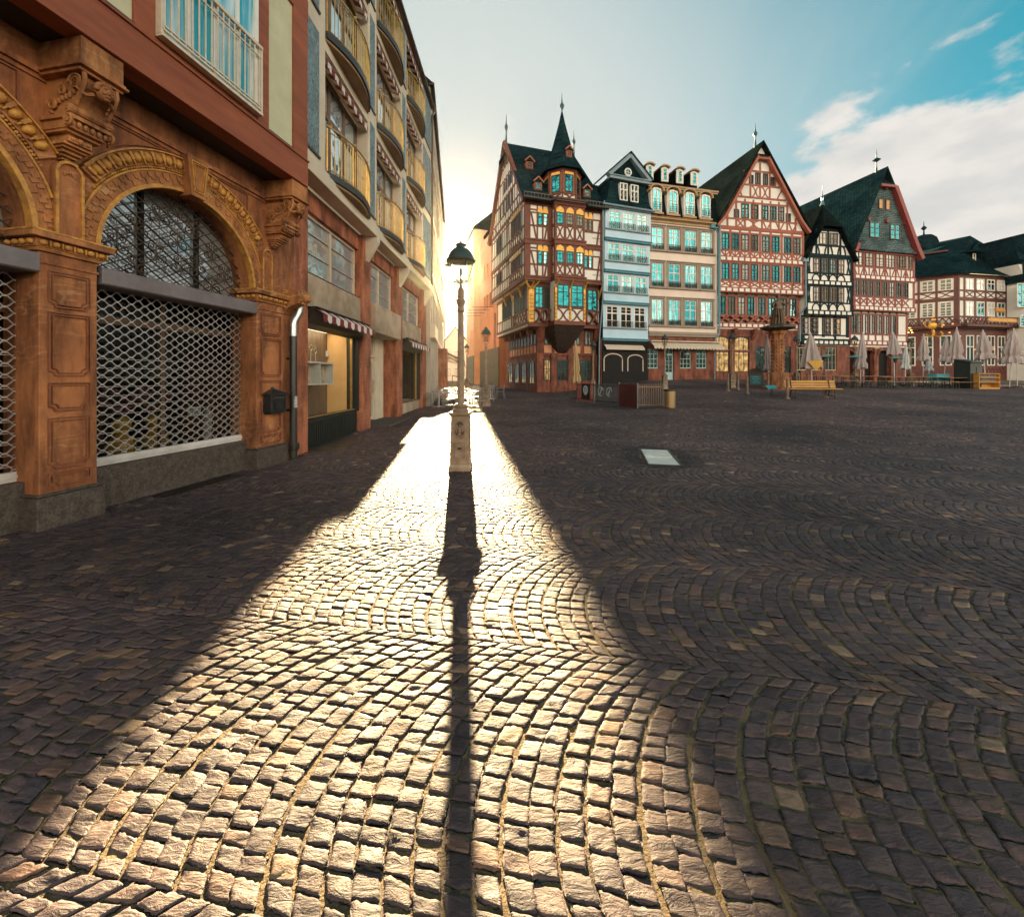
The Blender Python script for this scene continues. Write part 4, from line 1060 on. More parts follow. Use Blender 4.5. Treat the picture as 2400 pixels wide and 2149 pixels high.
bays = [(PIL[i][1], PIL[i + 1][0]) for i in range(3)]
def scallop(x0, x1, zt, zb, yt, yf, n, par):
    """short awning: sloping cloth with a scalloped valance"""
    s = MB(); s.quad((x0, yt, zt), (x1, yt, zt), (x1, yf, zb), (x0, yf, zb))
    st = (x1 - x0) / n
    for i in range(n):
        a = x0 + i * st
        pts = [(a, zb), (a + st, zb), (a + st, zb - .10)] + [(a + st / 2 + st / 2 * cos(pi * k / 6), zb - .10 - .07 * sin(pi * k / 6)) for k in range(1, 6)] + [(a, zb - .10)]
        s.add([(x, yf - .002, z) for x, z in pts], [tuple(range(len(pts)))])
    return s.build('awning_valance', stripes('stripes_%d' % int(st * 1000), (0.62, 0.56, 0.52), (0.15, 0.02, 0.024), st * 2), par)
for i, (a, b) in enumerate(bays):
    lint = MB(); lint.box(a, b, 0.12, 0.5, 5.28, 5.74); lint.build('lintel', M_ash, R2)
    w0 = window(R2, a + 0.02, b - .02, 3.92, 5.28, M_mull, M_gdark, cols=2 if i else 2, rows=(), fw=0.07, mw=0.10, y=0.22, d=0.08, bars=(0.36, 0.70), bw=0.012)
    s = MB(); s.box(a, b, 0.10, 0.30, 3.87, 3.92); s.build('window_sill', M_green, w0)
    for o in (COL.objects[-1],): o.location = (-(a + b) / 2, -0.22, -3.92)
    if i == 1:   # entrance bay: box canopy, glazed door
        s = MB(); s.box(a - .0, b, -0.16, 0.5, 2.98, 3.86); s.build('spandrel_box', M_lime, R2, bevel=0.01)
        s = MB(); s.box(a, b, .9, 1.0, 0, 3.0); s.build('lobby_wall', M_warmwall, R2)
        dx0, dx1 = a + .55, a + 1.75
        d = window(R2, dx0, dx1, 0.16, 2.25, M_mull, M_gdark, cols=1, rows=(), fw=0.09, y=0.55, d=0.07, name='shop_door')
        window(R2, dx0, dx1, 2.30, 2.95, M_mull, M_gdark, cols=1, rows=(), fw=0.06, y=0.55, d=0.07)
        h = MB(); h.tube([(.42, -.05, .9), (.42, -.05, 1.35)], .015, 6); h.build('handle', M_brass, d)
        s = MB(); s.box(dx1 + .0, b, .50, .62, .1, 2.98); s.build('door_jamb', mat('cream_jamb', (0.66, 0.58, 0.45), 0.6), R2)
        s = MB(); s.box(a, b, -0.02, .95, -.1, 0.14); s.build('door_step', M_granite, R2, bevel=0.01)
    else:
        s = MB()
        n = 4
        for k in range(n): s.box(a + (b - a) * k / n + .003, a + (b - a) * (k + 1) / n - .003, 0.06, 0.30, 3.12, 3.87)
        s.build('stone_spandrel', M_lime, R2, bevel=0.003)
        # awning with its boxed arm
        s = MB(); s.box(a - .04, b + .05, -.22, 0.25, 3.09, 3.12); s.prism_x([(0.25, 3.08), (-.16, 3.08), (.02, 2.78), (.25, 2.70)], a, b)
        aw = s.build('awning_box', M_green, R2, bevel=0.01)
        scallop(a - .02, b + .04, 3.085, 2.96, -.16, -.34, 15, aw)
        # shop window, display, ribbed stall riser
        z0 = 0.70 if i == 0 else 0.62
        f = MB()
        f.box(a, a + .03, .28, .36, z0, 2.75); f.box(b - .14, b - .06, .22, .40, z0, 2.75); f.box(b - .06, b, .10, .40, z0 - .05, 2.75); f.box(a, b, .22, .36, z0 - .06, z0); f.box(a, b, .24, .36, 2.72, 2.78)
        sw = f.build('shop_window', M_green, R2)
        f = MB(); f.box(a, b - .06, .205, .235, z0 - .015, z0 + .01); f.box(b - .165, b - .14, .24, .30, z0, 2.72); f.build('brass_bead', M_brass, sw)
        f = MB(); f.box(a + .02, b - .14, .30, .308, z0, 2.72); f.build('pane', clear_glass('shallow_shop_glass', (.97, .97, .95), 1.22), sw)
        f = MB()
        if i == 0:
            f.box(a, b - .06, .14, .24, -.1, z0 - .06)
            for k in range(34): f.box(a + .03 + k * (b - a - .12) / 34, a + .065 + k * (b - a - .12) / 34, .115, .145, .0, z0 - .09)
        else: f.box(a, b - .06, .14, .24, -.1, z0 - .06)
        f.build('stall_riser', M_green if i == 0 else M_lime, R2, bevel=0.003)
        f = MB(); f.box(b - .16, b - .08, .40, 2.0, z0 - .3, 2.9); f.build('display_wall', M_warmwall if i == 0 else M_dark, R2)
        f = MB(); f.box(a, b - .17, .95, 1.0, z0 - .3, 2.9) ; f.box(a, b - .17, .36, .95, z0 - .3, z0 - .12); f.build('display_back', mat('brown_display_back', (0.16, 0.11, 0.075), 0.6, (0.10, 0.07, 0.05), scale=3, stretch=(3, 3, .5)), R2)
        if i == 0:
            f = MB(); f.box(a + .3, b - .3, .5, .9, 2.84, 2.87); f.build('added_fill_strip', mat('added_fill_glow', (1, .8, .5), 0.5, emit=(1.0, 0.70, 0.38), estr=0.9), R2)  # hidden glowing strip added to brighten the display wall
        if i == 0:
            # glass display cabinet on the wall with jewellery
            cb = thing('display_case', 'white lit jewellery display case hanging in the first shop window', 'display case', (*B2.pt(a + 1.0, .36), 1.42), R2.rotation_euler[2])
            f = MB(); f.box(-.95, .95, 0, .40, .52, .56); f.box(-.95, .95, 0, .40, 0, .03); f.box(.92, .95, 0, .40, .03, .52); f.box(.25, .27, .0, .4, .03, .52); f.box(-.4, -.38, .0, .4, .03, .52); f.box(-.95, .95, .40, .42, 0, .56)
            f.build('cabinet', mat('white_cabinet', (0.66, 0.66, 0.64), 0.4), cb, bevel=0.003)
            f = MB(); rr = random.Random(3)
            for k in range(18):
                x = -.9 + 1.8 * k / 17; f.lathe([(.008, .03), (.006, .07), (.022, .075), (.02, .10)], (x, .14 + .1 * rr.random(), 0), 7)
                if k % 2: f.tube([(x, .2, .5), (x + .02, .2, .3), (x + .05, .2, .22), (x + .08, .2, .3), (x + .10, .2, .5)], .005, 4)
            f.build('jewellery', M_brass, cb)
            f = MB()
            for k, (x, z) in enumerate(((-.75, .80), (-.45, .88), (-.15, .72), (.05, .92), (.28, .84), (.5, .78))):
                f.tube([(x + .06 * cos(t * .45), .25, z + .07 + .07 * sin(t * .45)) for t in range(15)], .012, 5); f.tube([(x, .25, .56), (x, .25, z)], .008, 5)
            f.build('watch_stands', mat('silver', (0.5, 0.45, 0.38), 0.3, metal=0.8), cb)
            f = MB(); f.box(0, .10, -.05, .05, 0, .17); f.box(.02, .05, -.10, -.05, .06, .09); sp = f.build('speaker', mat('white_cabinet', (0, 0, 0)), None, bevel=0.01)
            sp.location = (*B2.pt(b - .26, .95), 2.18); sp.rotation_euler[2] = R2.rotation_euler[2]; sp.name = 'wall_speaker'; tag(sp, 'small white loudspeaker high in the first jewellery window', 'speaker')
        else:
            cu = bpy.data.curves.new('lettering', 'FONT'); cu.body = 'Juwelier in Frankfurt am Main'; cu.size = 0.17; cu.extrude = 0.004; cu.materials.append(M_iron); cu.align_x = 'CENTER'; cu.fill_mode = 'FRONT'
            tmpo = bpy.data.objects.new("lettering_curve", cu); COL.objects.link(tmpo); bpy.context.view_layer.update(); lm = bpy.data.meshes.new_from_object(tmpo.evaluated_get(bpy.context.evaluated_depsgraph_get())); bpy.data.objects.remove(tmpo); lo = bpy.data.objects.new("lettering", lm); COL.objects.link(lo); lo.parent = R2; lo.location = ((a + b) / 2, 0.055, 3.16); lo.rotation_euler = (pi / 2, 0, 0); lo.scale = (0.92, 1, 1)
            f = MB()
            f.lathe([(.02, 0), (.14, .02), (.17, .16), (.05, .22), (.1, .3)], (a + 1.2, .7, z0), 12); f.box(a + .9, b - .3, .5, .9, z0 - .1, z0 + .0)
            f.tube([(a + 1.6 + .2 * cos(t * .4), .6, z0 + .28 + .22 * sin(t * .4)) for t in range(17)], .04, 6)
            f.build('display_pieces', mat('teal_ceramic', (0.10, 0.25, 0.28), 0.3, (0.5, 0.45, 0.4), scale=8), R2)
# doormat strip and threshold outside the first window
s = MB(); s.box(PIL[0][1] + .02, bays[0][1] - .1, -.62, .10, -.01, .018); mt = s.build('grate', mat('ribbed_grating', (0.16, 0.11, 0.07), 0.5, (0.05, 0.04, 0.03), scale=3, metal=0.5), None)
mt.location = (B2.X0, B2.Y0, gz(-4, 9)); mt.rotation_euler[2] = R2.rotation_euler[2]; mt.name = 'foot_grating'; tag(mt, 'ribbed metal foot grating below the first jewellery window', 'grating')
s = MB(); s.box(bays[1][0], bays[1][1] + .4, -.55, 0.0, -.3, 0.07); st = s.build('stone_step', M_granite, None, bevel=0.02)
st.location = (B2.X0, B2.Y0, gz(-4, 12)); st.rotation_euler[2] = R2.rotation_euler[2]; tag(st, 'worn stone step in front of the jewellery shop door', 'step')

# --- upper storeys
ZL = [6.12, 9.22, 12.30]; ZE = 14.75
bay_u = [(B2.u(788, YO), B2.u(889, YO)), (B2.u(904, YO), B2.u(959.5, YO)), (B2.u(968, YO), B2.u(1003, YO))]
bay_u[0] = (0.95, 3.45); bay_u[1] = (4.15, 6.65); bay_u[2] = (7.35, 9.85)
U0, U1 = -0.32, END + 0.02
s = MB()
holes = [(a, b, z + 0.05, z + 2.72) for a, b in bay_u for z in ZL]
holes = [(a, b, c, min(d, 14.6)) for a, b, c, d in holes]
s.wall(U0, U1, 5.75, ZE, YO, holes, 0.36)
s.box(U1 - .01, U1, YO, 9, 5.75, ZE); s.box(U0, U0 + .01, YO, 1, 5.75, ZE)
s.build('wall', M_offw, R2)
s = MB(); s.box(U0 - .02, U1 + .02, YO - .12, .05, 5.74, 6.02); s.box(U0 - .02, U1 + .02, YO - .08, .05, 6.02, 6.10); s.build('cornice', M_offw, R2, bevel=0.01)
for a, b in PIL[1:]:
    s = MB(); x = (a + b) / 2 ; s.prism_x([(0.0, 5.72), (YO - .14, 5.72), (YO - .14, 5.60), (-.02, 5.02), (0, 5.02)], x - .12, x + .12); s.build('corbel', M_offw, R2, bevel=0.01)
pan = [(0.02, 0.66), (3.62, 3.98), (6.82, 7.20), (10.0, U1 - .1)]
for k, z in enumerate(ZL):
    for a, b in pan:
        s = MB(); s.box(a, b, YO - .012, YO + .02, z + .20, min(z + 2.85, ZE - .1)); p = s.build('pebble_panel', M_mosaic, R2)
        s = MB(); s.box(a - .02, b + .02, YO - .04, YO, z + .15, z + .20); s.build('panel_sill', M_slabedge, p)
    for a, b in bay_u:
        w0 = window(R2, a + .02, b - .02, z + .06, min(z + 2.58, 14.5), M_wood, M_gsky, cols=3, rows=(0.66,), fw=0.09, mw=0.12, y=YO + .30, d=0.07)
        scv = scallop(a, b, min(z + 2.72, 14.6), min(z + 2.58, 14.5), YO + .28, YO - .0, 14, w0); scv.location = (-(a + b) / 2, -(YO + .30), -(z + .06))
        # bowed slab and rail
        n = 16; hw = (b - a) / 2; cx = (a + b) / 2; bow = 0.31
        prof = [(cx + hw * (2 * i / n - 1), YO - .06 - bow * (1 - (2 * i / n - 1) ** 2)) for i in range(n + 1)]
        s = MB(); s.prism_z([(a, YO + .04)] + prof + [(b, YO + .04)], z - .10, z + .05, 0)
        inner = [(x, y + .05) for x, y in prof]; s.prism_z([(a + .03, YO + .04)] + inner + [(b - .03, YO + .04)], z - .16, z - .099, 1)
        bal = s.build('balcony', [M_slabedge, M_under], R2)
        r = MB()
        r.tube([(x, y + .03, z + 1.06) for x, y in prof], .022, 6); r.tube([(x, y + .03, z + .94) for x, y in prof], .012, 5); r.tube([(x, y + .03, z + .10) for x, y in prof], .014, 5)
        m_ = 26
        for i in range(m_ + 1):
            t = 2 * i / m_ - 1; x, y = cx + hw * .985 * t, YO - .03 - bow * (1 - t * t)
            r.tube([(x, y, z + .05), (x, y, z + (.94 if i % 2 else 1.0))], .011 if i % 8 else .022, 5)
            if i % 8 == 1: r.ell((x, y, z + 1.11), .035, .035, .035, 8, 6)
            if i % 3 == 1: r.ell((x, y, z + .5), .02, .02, .02, 5, 4)
        r.build('railing', M_brass, bal, smooth=True)
s = MB(); s.prism_x([(YO - .14, ZE - .02), (YO - .14, ZE + .10), (4.2, ZE + 4.2), (4.2, ZE - .02)], U0 - .1, U1 + .12); s.build('roof', slate('slate_dark', (0.028, 0.032, 0.034), (0.018, 0.02, 0.022)), R2)
s = MB()
for k in range(5): s.box(U0 - .1, U1 + .12, YO - .12 + .03 * k, YO - .10 + .03 * k, ZE - .10 + .01 * k, ZE - .03)
s.build('eaves_boards', M_wood, R2)
s = MB(); s.tube([(U0 - .1, YO - .13, ZE + .03), (U1 + .1, YO - .13, ZE - .03)], .075, 8); s.tube([(U1, YO - .18, ZE), (U1 + .02, YO - .16, ZE - .25), (U1 - .05, YO - .08, ZE - .42), (U1 - .05, YO - .06, 5.9)], .045, 8); s.build('gutter', M_copper, R2, smooth=True)
pd = thing('downpipe', 'slim pale rainwater pipe at the far corner of the balcony house', 'drainpipe', (*B2.pt(END + .10, -.05), gz(-4, 18)), 0)
s = MB(); s.lathe([(.05, 1.2), (.05, 5.7)], n=8); s.build('pipe', M_zinc, pd, smooth=True); s = MB(); s.lathe([(.055, -.1), (.055, 1.2)], n=8); s.build('foot', mat('red_lead_pipe', (0.22, 0.06, 0.04), 0.6), pd)

# ================================================================== alley: office house, orange houses, far gables
M_grey = mat('warm_grey_render', (0.46, 0.41, 0.34), 0.85, (0.36, 0.32, 0.27), scale=1, dirt=0.2)
B3 = Fac('alley_house', 'tall pale house with many window bays beyond the balcony house in the alley', 'building', -3.98, 19.5, -7.6, base=gz(-4, 19))
s = MB(); L3 = 17.3
s.wall(0, L3, 0, 15.6, 0, [(0.5 + i * 1.5, 1.5 + i * 1.5, 3.9 + k * 2.9, 5.9 + k * 2.9) for i in range(11) for k in range(4)], .2)
s.box(L3 - .01, L3, 0, 9, 0, 15.6); s.box(0, .01, 0, 9, 0, 15.6); s.build('wall', M_grey, B3.root)
for i in range(11):
    for k in range(4):
        window(B3.root, .5 + i * 1.5, 1.5 + i * 1.5, 3.9 + k * 2.9, 5.9 + k * 2.9, M_offw, M_gdark, cols=2, rows=(), y=.12)
for k in range(4):
    s = MB(); s.box(0, L3, -.10, 0.0, 3.55 + k * 2.9, 3.75 + k * 2.9); s.build('ledge', M_offw, B3.root)
s = MB(); s.prism_x([(-.12, 15.55), (-.12, 15.7), (4, 19), (4, 15.55)], -.1, L3 + .1); s.build('roof', slate('slate_dark', (0, 0, 0), (0, 0, 0)), B3.root)
s = MB(); s.tube([(-.1, -.14, 15.65), (L3, -.14, 15.6)], .07, 8); s.tube([(L3, -.14, 15.6), (L3, -.1, 15.1), (L3, -.08, .2)], .05, 8); s.build('gutter', M_copper, B3.root)
s = MB()
for i in range(6): s.box(.2 + i * 2.9, 2.6 + i * 2.9, .10, .12, 0, 3.2)
s.build('ground_floor_glazing', M_gdark, B3.root)
s = MB(); s.box(0, 2.8, -.25, 0, 3.35, 4.0); s.build('bay_box', M_offw, B3.root)
s = MB(); s.ell((L3 - .3, -.45, 11.6), .35, .35, .22, 10, 6); s.box(L3 - .32, L3 - .28, -.4, 0, 11.55, 11.65); s.build('wall_lamp', M_copper, B3.root, smooth=True)
M_canvas = mat('khaki_canvas', (0.33, 0.24, 0.11), 0.9, (0.22, 0.15, 0.07), scale=2, bump=0.2, bscale=8)
def awning(x0, x1, z, out, drop, lab):
    a = thing('cafe_awning', lab, 'awning', (*B3.pt(x0), B3.zb + z), B3.root.rotation_euler[2], 'khaki cafe awnings over the alley tables')
    s = MB(); n = 8; L = x1 - x0
    for i in range(n):
        xa, xb = L * i / n, L * (i + 1) / n; sag = .05 * (i % 2)
        s.add([(xa, 0, 0), (xb, 0, 0), (xb, -out, -drop - sag), (xa, -out, -drop + sag - .05), (xa, 0, .02), (xb, 0, .02), (xb, -out, -drop - sag + .02), (xa, -out, -drop + sag - .03)], [(0, 1, 2, 3), (7, 6, 5, 4), (2, 6, 7, 3), (0, 4, 5, 1)])
        s.add([(xa, -out, -drop + sag - .05), (xb, -out, -drop - sag), (xb, -out - .02, -drop - sag - .28), (xa, -out - .02, -drop - .30)], [(0, 1, 2, 3)])
    s.build('cloth', M_canvas, a)
    s = MB()
    for x in (.1, L / 2, L - .1): s.tube([(x, 0, -.35), (x, -out * .55, -.25 - drop * .55), (x, -out + .05, -drop - .02)], .025, 5)
    s.tube([(0, -out, -drop), (L, -out, -drop)], .035, 6); s.build('arms', M_alu, a)
awning(7.6, 10.9, 3.4, 1.8, .8, 'khaki awning over the alley tables, nearest the balcony house'); awning(11.2, 14.8, 3.3, 1.9, .85, 'khaki awning over the alley tables, farther along the alley')
s = MB(); s.box(-.35, .35, -.25, .25, 0, 3.2); o = s.build('red_pillar', sandstone('ashlar_sandstone', 0, 0, 0), None, loc=(-4.75, 27.2, gz(-4, 27))); o.name = 'stone_pier'; tag(o, 'red stone pier standing in the alley under the awnings', 'pier')

M_orange = mat('orange_render', (0.50, 0.20, 0.10), 0.85, (0.42, 0.16, 0.08), scale=0.8, bump=0.1, bscale=60, dirt=0.15)
M_orange2 = mat('salmon_render', (0.55, 0.27, 0.15), 0.85, (0.46, 0.22, 0.12), scale=0.8, dirt=0.15)
M_base = mat('dark_stone_base', (0.10, 0.085, 0.055), 0.8, (0.06, 0.05, 0.035), scale=2)
def slab_house(name, lab, p, q, dep, h, m, wins, base_h, group=None, ztop=None):
    az = math.degrees(atan2(q[0] - p[0], q[1] - p[1])); L = sqrt((q[0] - p[0]) ** 2 + (q[1] - p[1]) ** 2)
    r = thing(name, lab, 'building', (p[0], p[1], gz(*p)), pi / 2 - radians(az), group)
    s = MB(); s.wall(0, L, 0, h, 0, wins, -.25); s.quad((0, 0, 0), (0, -dep, 0), (0, -dep, h), (0, 0, h)); s.quad((L, 0, 0), (L, -dep, 0), (L, -dep, h), (L, 0, h)); s.quad((0, 0, h), (L, 0, h), (L, -dep, h), (0, -dep, h))
    s.quad((0, -dep, 0), (L, -dep, 0), (L, -dep, h), (0, -dep, h))
    s.build('wall', m, r, recalc=False)
    s = MB(); s.box(0, L, -.05, .06, -.5, base_h); s.build('stone_base', M_base, r)
    for a, b, c, d in wins: window(r, a, b, c, d, M_green, M_gdark, cols=2, rows=(), y=-.2, d=.05)
    return r, L
# right side of the alley: the wall faces left, so local +y is towards the street here
o1, L1 = slab_house('orange_house', 'orange rendered house with dark stone base beside the corner half-timbered house', (-1.35, 41.9), (-3.95, 50.0), 9, 17.5, M_orange,
                [(1.2, 2.1, 0.3, 8), (3.2, 3.9, 9.0, 10.6), (4.6, 5.3, 9.0, 10.6), (6.0, 6.7, 9.0, 10.6), (2.2, 2.9, 9.0, 10.6), (4.6, 5.3, 12.6, 14.2), (6.0, 6.7, 12.6, 14.2)], 4.2)
o2, L2 = slab_house('orange_house', 'taller salmon house with tall slit openings deeper in the alley', (-4.75, 50.2), (-6.35, 56.0), 10, 19.5, M_orange2,
                [(1.0, 1.6, 0.3, 7), (2.4, 3.0, .3, 7), (2.0, 2.7, 9.5, 11.5), (3.6, 4.2, 9.5, 11.5), (1.2, 4.4, 13.5, 14.0)], 3.6)
s = MB(); s.prism_x([(0.1, 19.4), (0.1, 19.7), (-5, 24), (-10, 19.4)], -.1, L2 + .1); s.build('roof', slate('slate_dark', 0, 0), o2)
s = MB(); s.prism_x([(0.2, 17.4), (0.2, 17.7), (-4.5, 21), (-9, 17.4)], -.1, L1 - 2.5); s.build('roof', slate('slate_dark', 0, 0), o1)
for i in range(4):
    s = MB(); s.tube([(0, 0, 0), (-.05, -2.4, .05)], .035, 5); s.box(-.02, .02, -2.4, -2.36, -.05, .12); p = s.build('banner_pole', M_iron, None)
    p.location = (-2.0 - .62 * i, 43.4 + 2.0 * i, 8.6 + gz(0, 43)); p.rotation_euler[2] = radians(165 - 0) ; tag(p, ['bare banner pole on the orange house wall, nearest the square', 'second bare banner pole from the square on the orange house', 'third bare banner pole from the square on the orange house', 'bare banner pole on the orange house wall, deepest in the alley'][i], 'banner pole', 'bare banner poles on the orange house')
    p.rotation_euler[2] = radians(-100)
# far white gabled house closing the alley
M_farw = mat('far_white_render', (0.62, 0.60, 0.55), 0.9, (0.54, 0.52, 0.48), scale=.5)
fh = thing('gabled_house', 'white twin-gabled house closing the far end of the alley', 'building', (-13.5, 78, gz(0, 60)), 0)
s = MB()
for x, zt in ((0, 10.2), (5.0, 13.5)): s.prism([(x, 0), (x + 5, 0), (x + 5, 7.2), (x + 2.5, zt), (x, 7.2)], 0, 8)
s.build('wall', M_farw, fh)
s = MB()
for x, zt in ((0, 10.2), (5.0, 13.5)):
    s.prism([(x - .2, 7.0), (x + 2.5, zt + .05), (x + 5.2, 7.0), (x + 5.2, 7.3), (x + 2.5, zt + .4), (x - .2, 7.3)], -.2, 8.2)
s.build('roof', slate('slate_grey', (0.16, 0.18, 0.19), (0.12, 0.14, 0.15)), fh)
for x in (.8, 2.4, 3.6, 5.8, 7.6, 8.8):
    for z in (.9, 4.2): window(fh, x, x + .7, z, z + 1.5, M_green, M_gdark, cols=2, rows=(), y=-.03)
# ================================================================== the gabled row
M_tge = mat('oxblood_timber', (0.20, 0.055, 0.026), 0.65, (0.13, 0.034, 0.018), scale=2.5, dirt=0.2)
M_infill = mat('white_infill', (0.85, 0.82, 0.77), 0.85, (0.76, 0.73, 0.68), scale=1.2, dirt=0.10)
M_gold = mat('gilt_carving', (0.75, 0.42, 0.07), 0.4, (0.40, 0.19, 0.03), scale=9, metal=0.35, bump=0.4, bscale=14)
M_slt = slate('teal_slate', (0.015, 0.043, 0.052), (0.007, 0.020, 0.026))
M_sltb = slate('mossy_slate', (0.014, 0.022, 0.022), (0.006, 0.011, 0.012))
M_gcy = glassy('old_glass_sky', (0.010, 0.135, 0.165), metal=0.9, wob=0.35, wsc=2.2)
M_gcy2 = glassy('old_glass_dim', (0.055, 0.06, 0.05), metal=0.5, wob=0.2)
M_gcyb = glassy('old_glass_dusk', (0.010, 0.10, 0.125), metal=0.9, wob=0.4, wsc=2.5)
M_gcyc = glassy('old_glass_curtain', (0.014, 0.19, 0.235), metal=0.8, wob=0.3, curtain=(0.30, 0.42, 0.44))
GMIX = [M_gcy, M_gcy, M_gcyb, M_gcyc, M_gcy2, M_gcy]
M_glit = mat('mottled_yellow_glass', (0.85, 0.52, 0.18), 0.25, (0.015, 0.010, 0.006), scale=2.6, stretch=(1.6, 1, .8), emit=(1, .6, .2), estr=0.045)  # mottled yellow panes, faintly emissive
M_leaddk = mat('dark_window_lead', (0.018, 0.020, 0.018), 0.5)
M_redst = sandstone('red_ground_stone', (0.27, 0.085, 0.046), (0.17, 0.052, 0.032), (0.40, 0.19, 0.13), block=(0.8, 0.45))
M_peach = mat('peach_render', (0.62, 0.30, 0.16), 0.8, (0.52, 0.24, 0.13), scale=1.5)
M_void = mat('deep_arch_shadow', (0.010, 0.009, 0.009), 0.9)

def zr(f, *pp): return sum(f.z(px, py) for px, py in pp) / len(pp)
def swap(mb):
    mb.v = [(y, x, z) for x, y, z in mb.v]; return mb
def xpan(t, x0, x1, z0, z1, w=0.09, y0=-.035, curved=False):
    if curved:
        xm, zm = (x0 + x1) / 2, (z0 + z1) / 2
        for sx in (-1, 1):
            for sz in (-1, 1):
                xa, za = xm + sx * (x1 - x0) / 2, zm + sz * (z1 - z0) / 2
                t.path([(xa, za), (xm + sx * (x1 - x0) * .22, zm + sz * (z1 - z0) * .34), (xm, zm)], w, y0, 0.02)
        t.prism([(xm - w * .95, zm), (xm, zm - w * 1.1), (xm + w * .95, zm), (xm, zm + w * 1.1)], y0 - .022, 0.02)
    else:
        t.beam((x0, z0), (x1, z1), w, y0, 0.02); t.beam((x0, z1), (x1, z0), w, y0, 0.02)
def spike(par, x, y, z, h, r=0.16):
    s = MB(); s.lathe([(r * .7, 0), (r * .35, h * .3), (r * .3, h * .42), (r, h * .52), (r * 1.05, h * .58), (r * .4, h * .66), (r * .25, h * .75), (.012, h)], (x, y, z), 10)
    return s.build('finial', M_copgreen, par, smooth=True)
M_copgreen = mat('green_copper', (0.03, 0.11, 0.11), 0.5, (0.02, 0.05, 0.05), scale=4, metal=0.3)
def A(x, y): return 1130 + x / 4.549, 220 + y / 4.549
def Bz(x, y): return 1100 + x / 4.55, 580 + y / 4.55

# ---------------------------------------------------------------- corner house with turret
E = Fac('turret_house', 'half-timbered corner house with gilt carving, oriel and pointed slate turret', 'building', 1.006, 30.5, 72.9)
RE = E.root; zb = E.zb
W = E.u(1411); D = 10.4
Z = lambda a: a - zb
oy = -0.6; o0, o1_ = E.u(1300.5, oy), E.u(1370, oy)
zf = [Z(.2), Z(3.5), Z(5.62), Z(9.05), Z(11.8), Z(15.15)]
def front(x0, x1, z0, z1, y=0.0):
    s = MB(); s.quad((x0, y, z0), (x1, y, z0), (x1, y, z1), (x0, y, z1)); return s
s = MB()
# plaster skins: two upper floors at full overhang, first floor drawn in, stone floors further in
s.box(0, W, 0, D, zf[3], zf[5]); s.box(.5, W, .5, D - .3, zf[2], zf[3])
s.prism_x([(0, zf[5]), (5.1, Z(22.2)), (D, zf[5])], 0.0, 0.3)
s.box(o0, o1_, oy, 0.3, zf[2] + .35, zf[5]); 
s.build('wall', M_infill, RE)
t = MB()
for za, zc in ((zf[3], zf[3] + .35), (zf[4], zf[4] + .42), (zf[5] - .35, zf[5] + .05)):
    t.box(-.06, W + .05, -.10, .1, za, zc - .12); t.box(-.12, W + .05, -.16, .1, zc - .12, zc)
    t.box(o0 - .06, o1_ + .06, oy - .10, .1, za + .003, zc - .13); t.box(o0 - .12, o1_ + .12, oy - .16, .1, zc - .125, zc - .004)
t.box(.44, W, .40, .6, zf[2] - .05, zf[2] + .30); t.box(o0 - .08, o1_ + .08, oy - .08, .5, zf[2] + .02, zf[2] + .33)
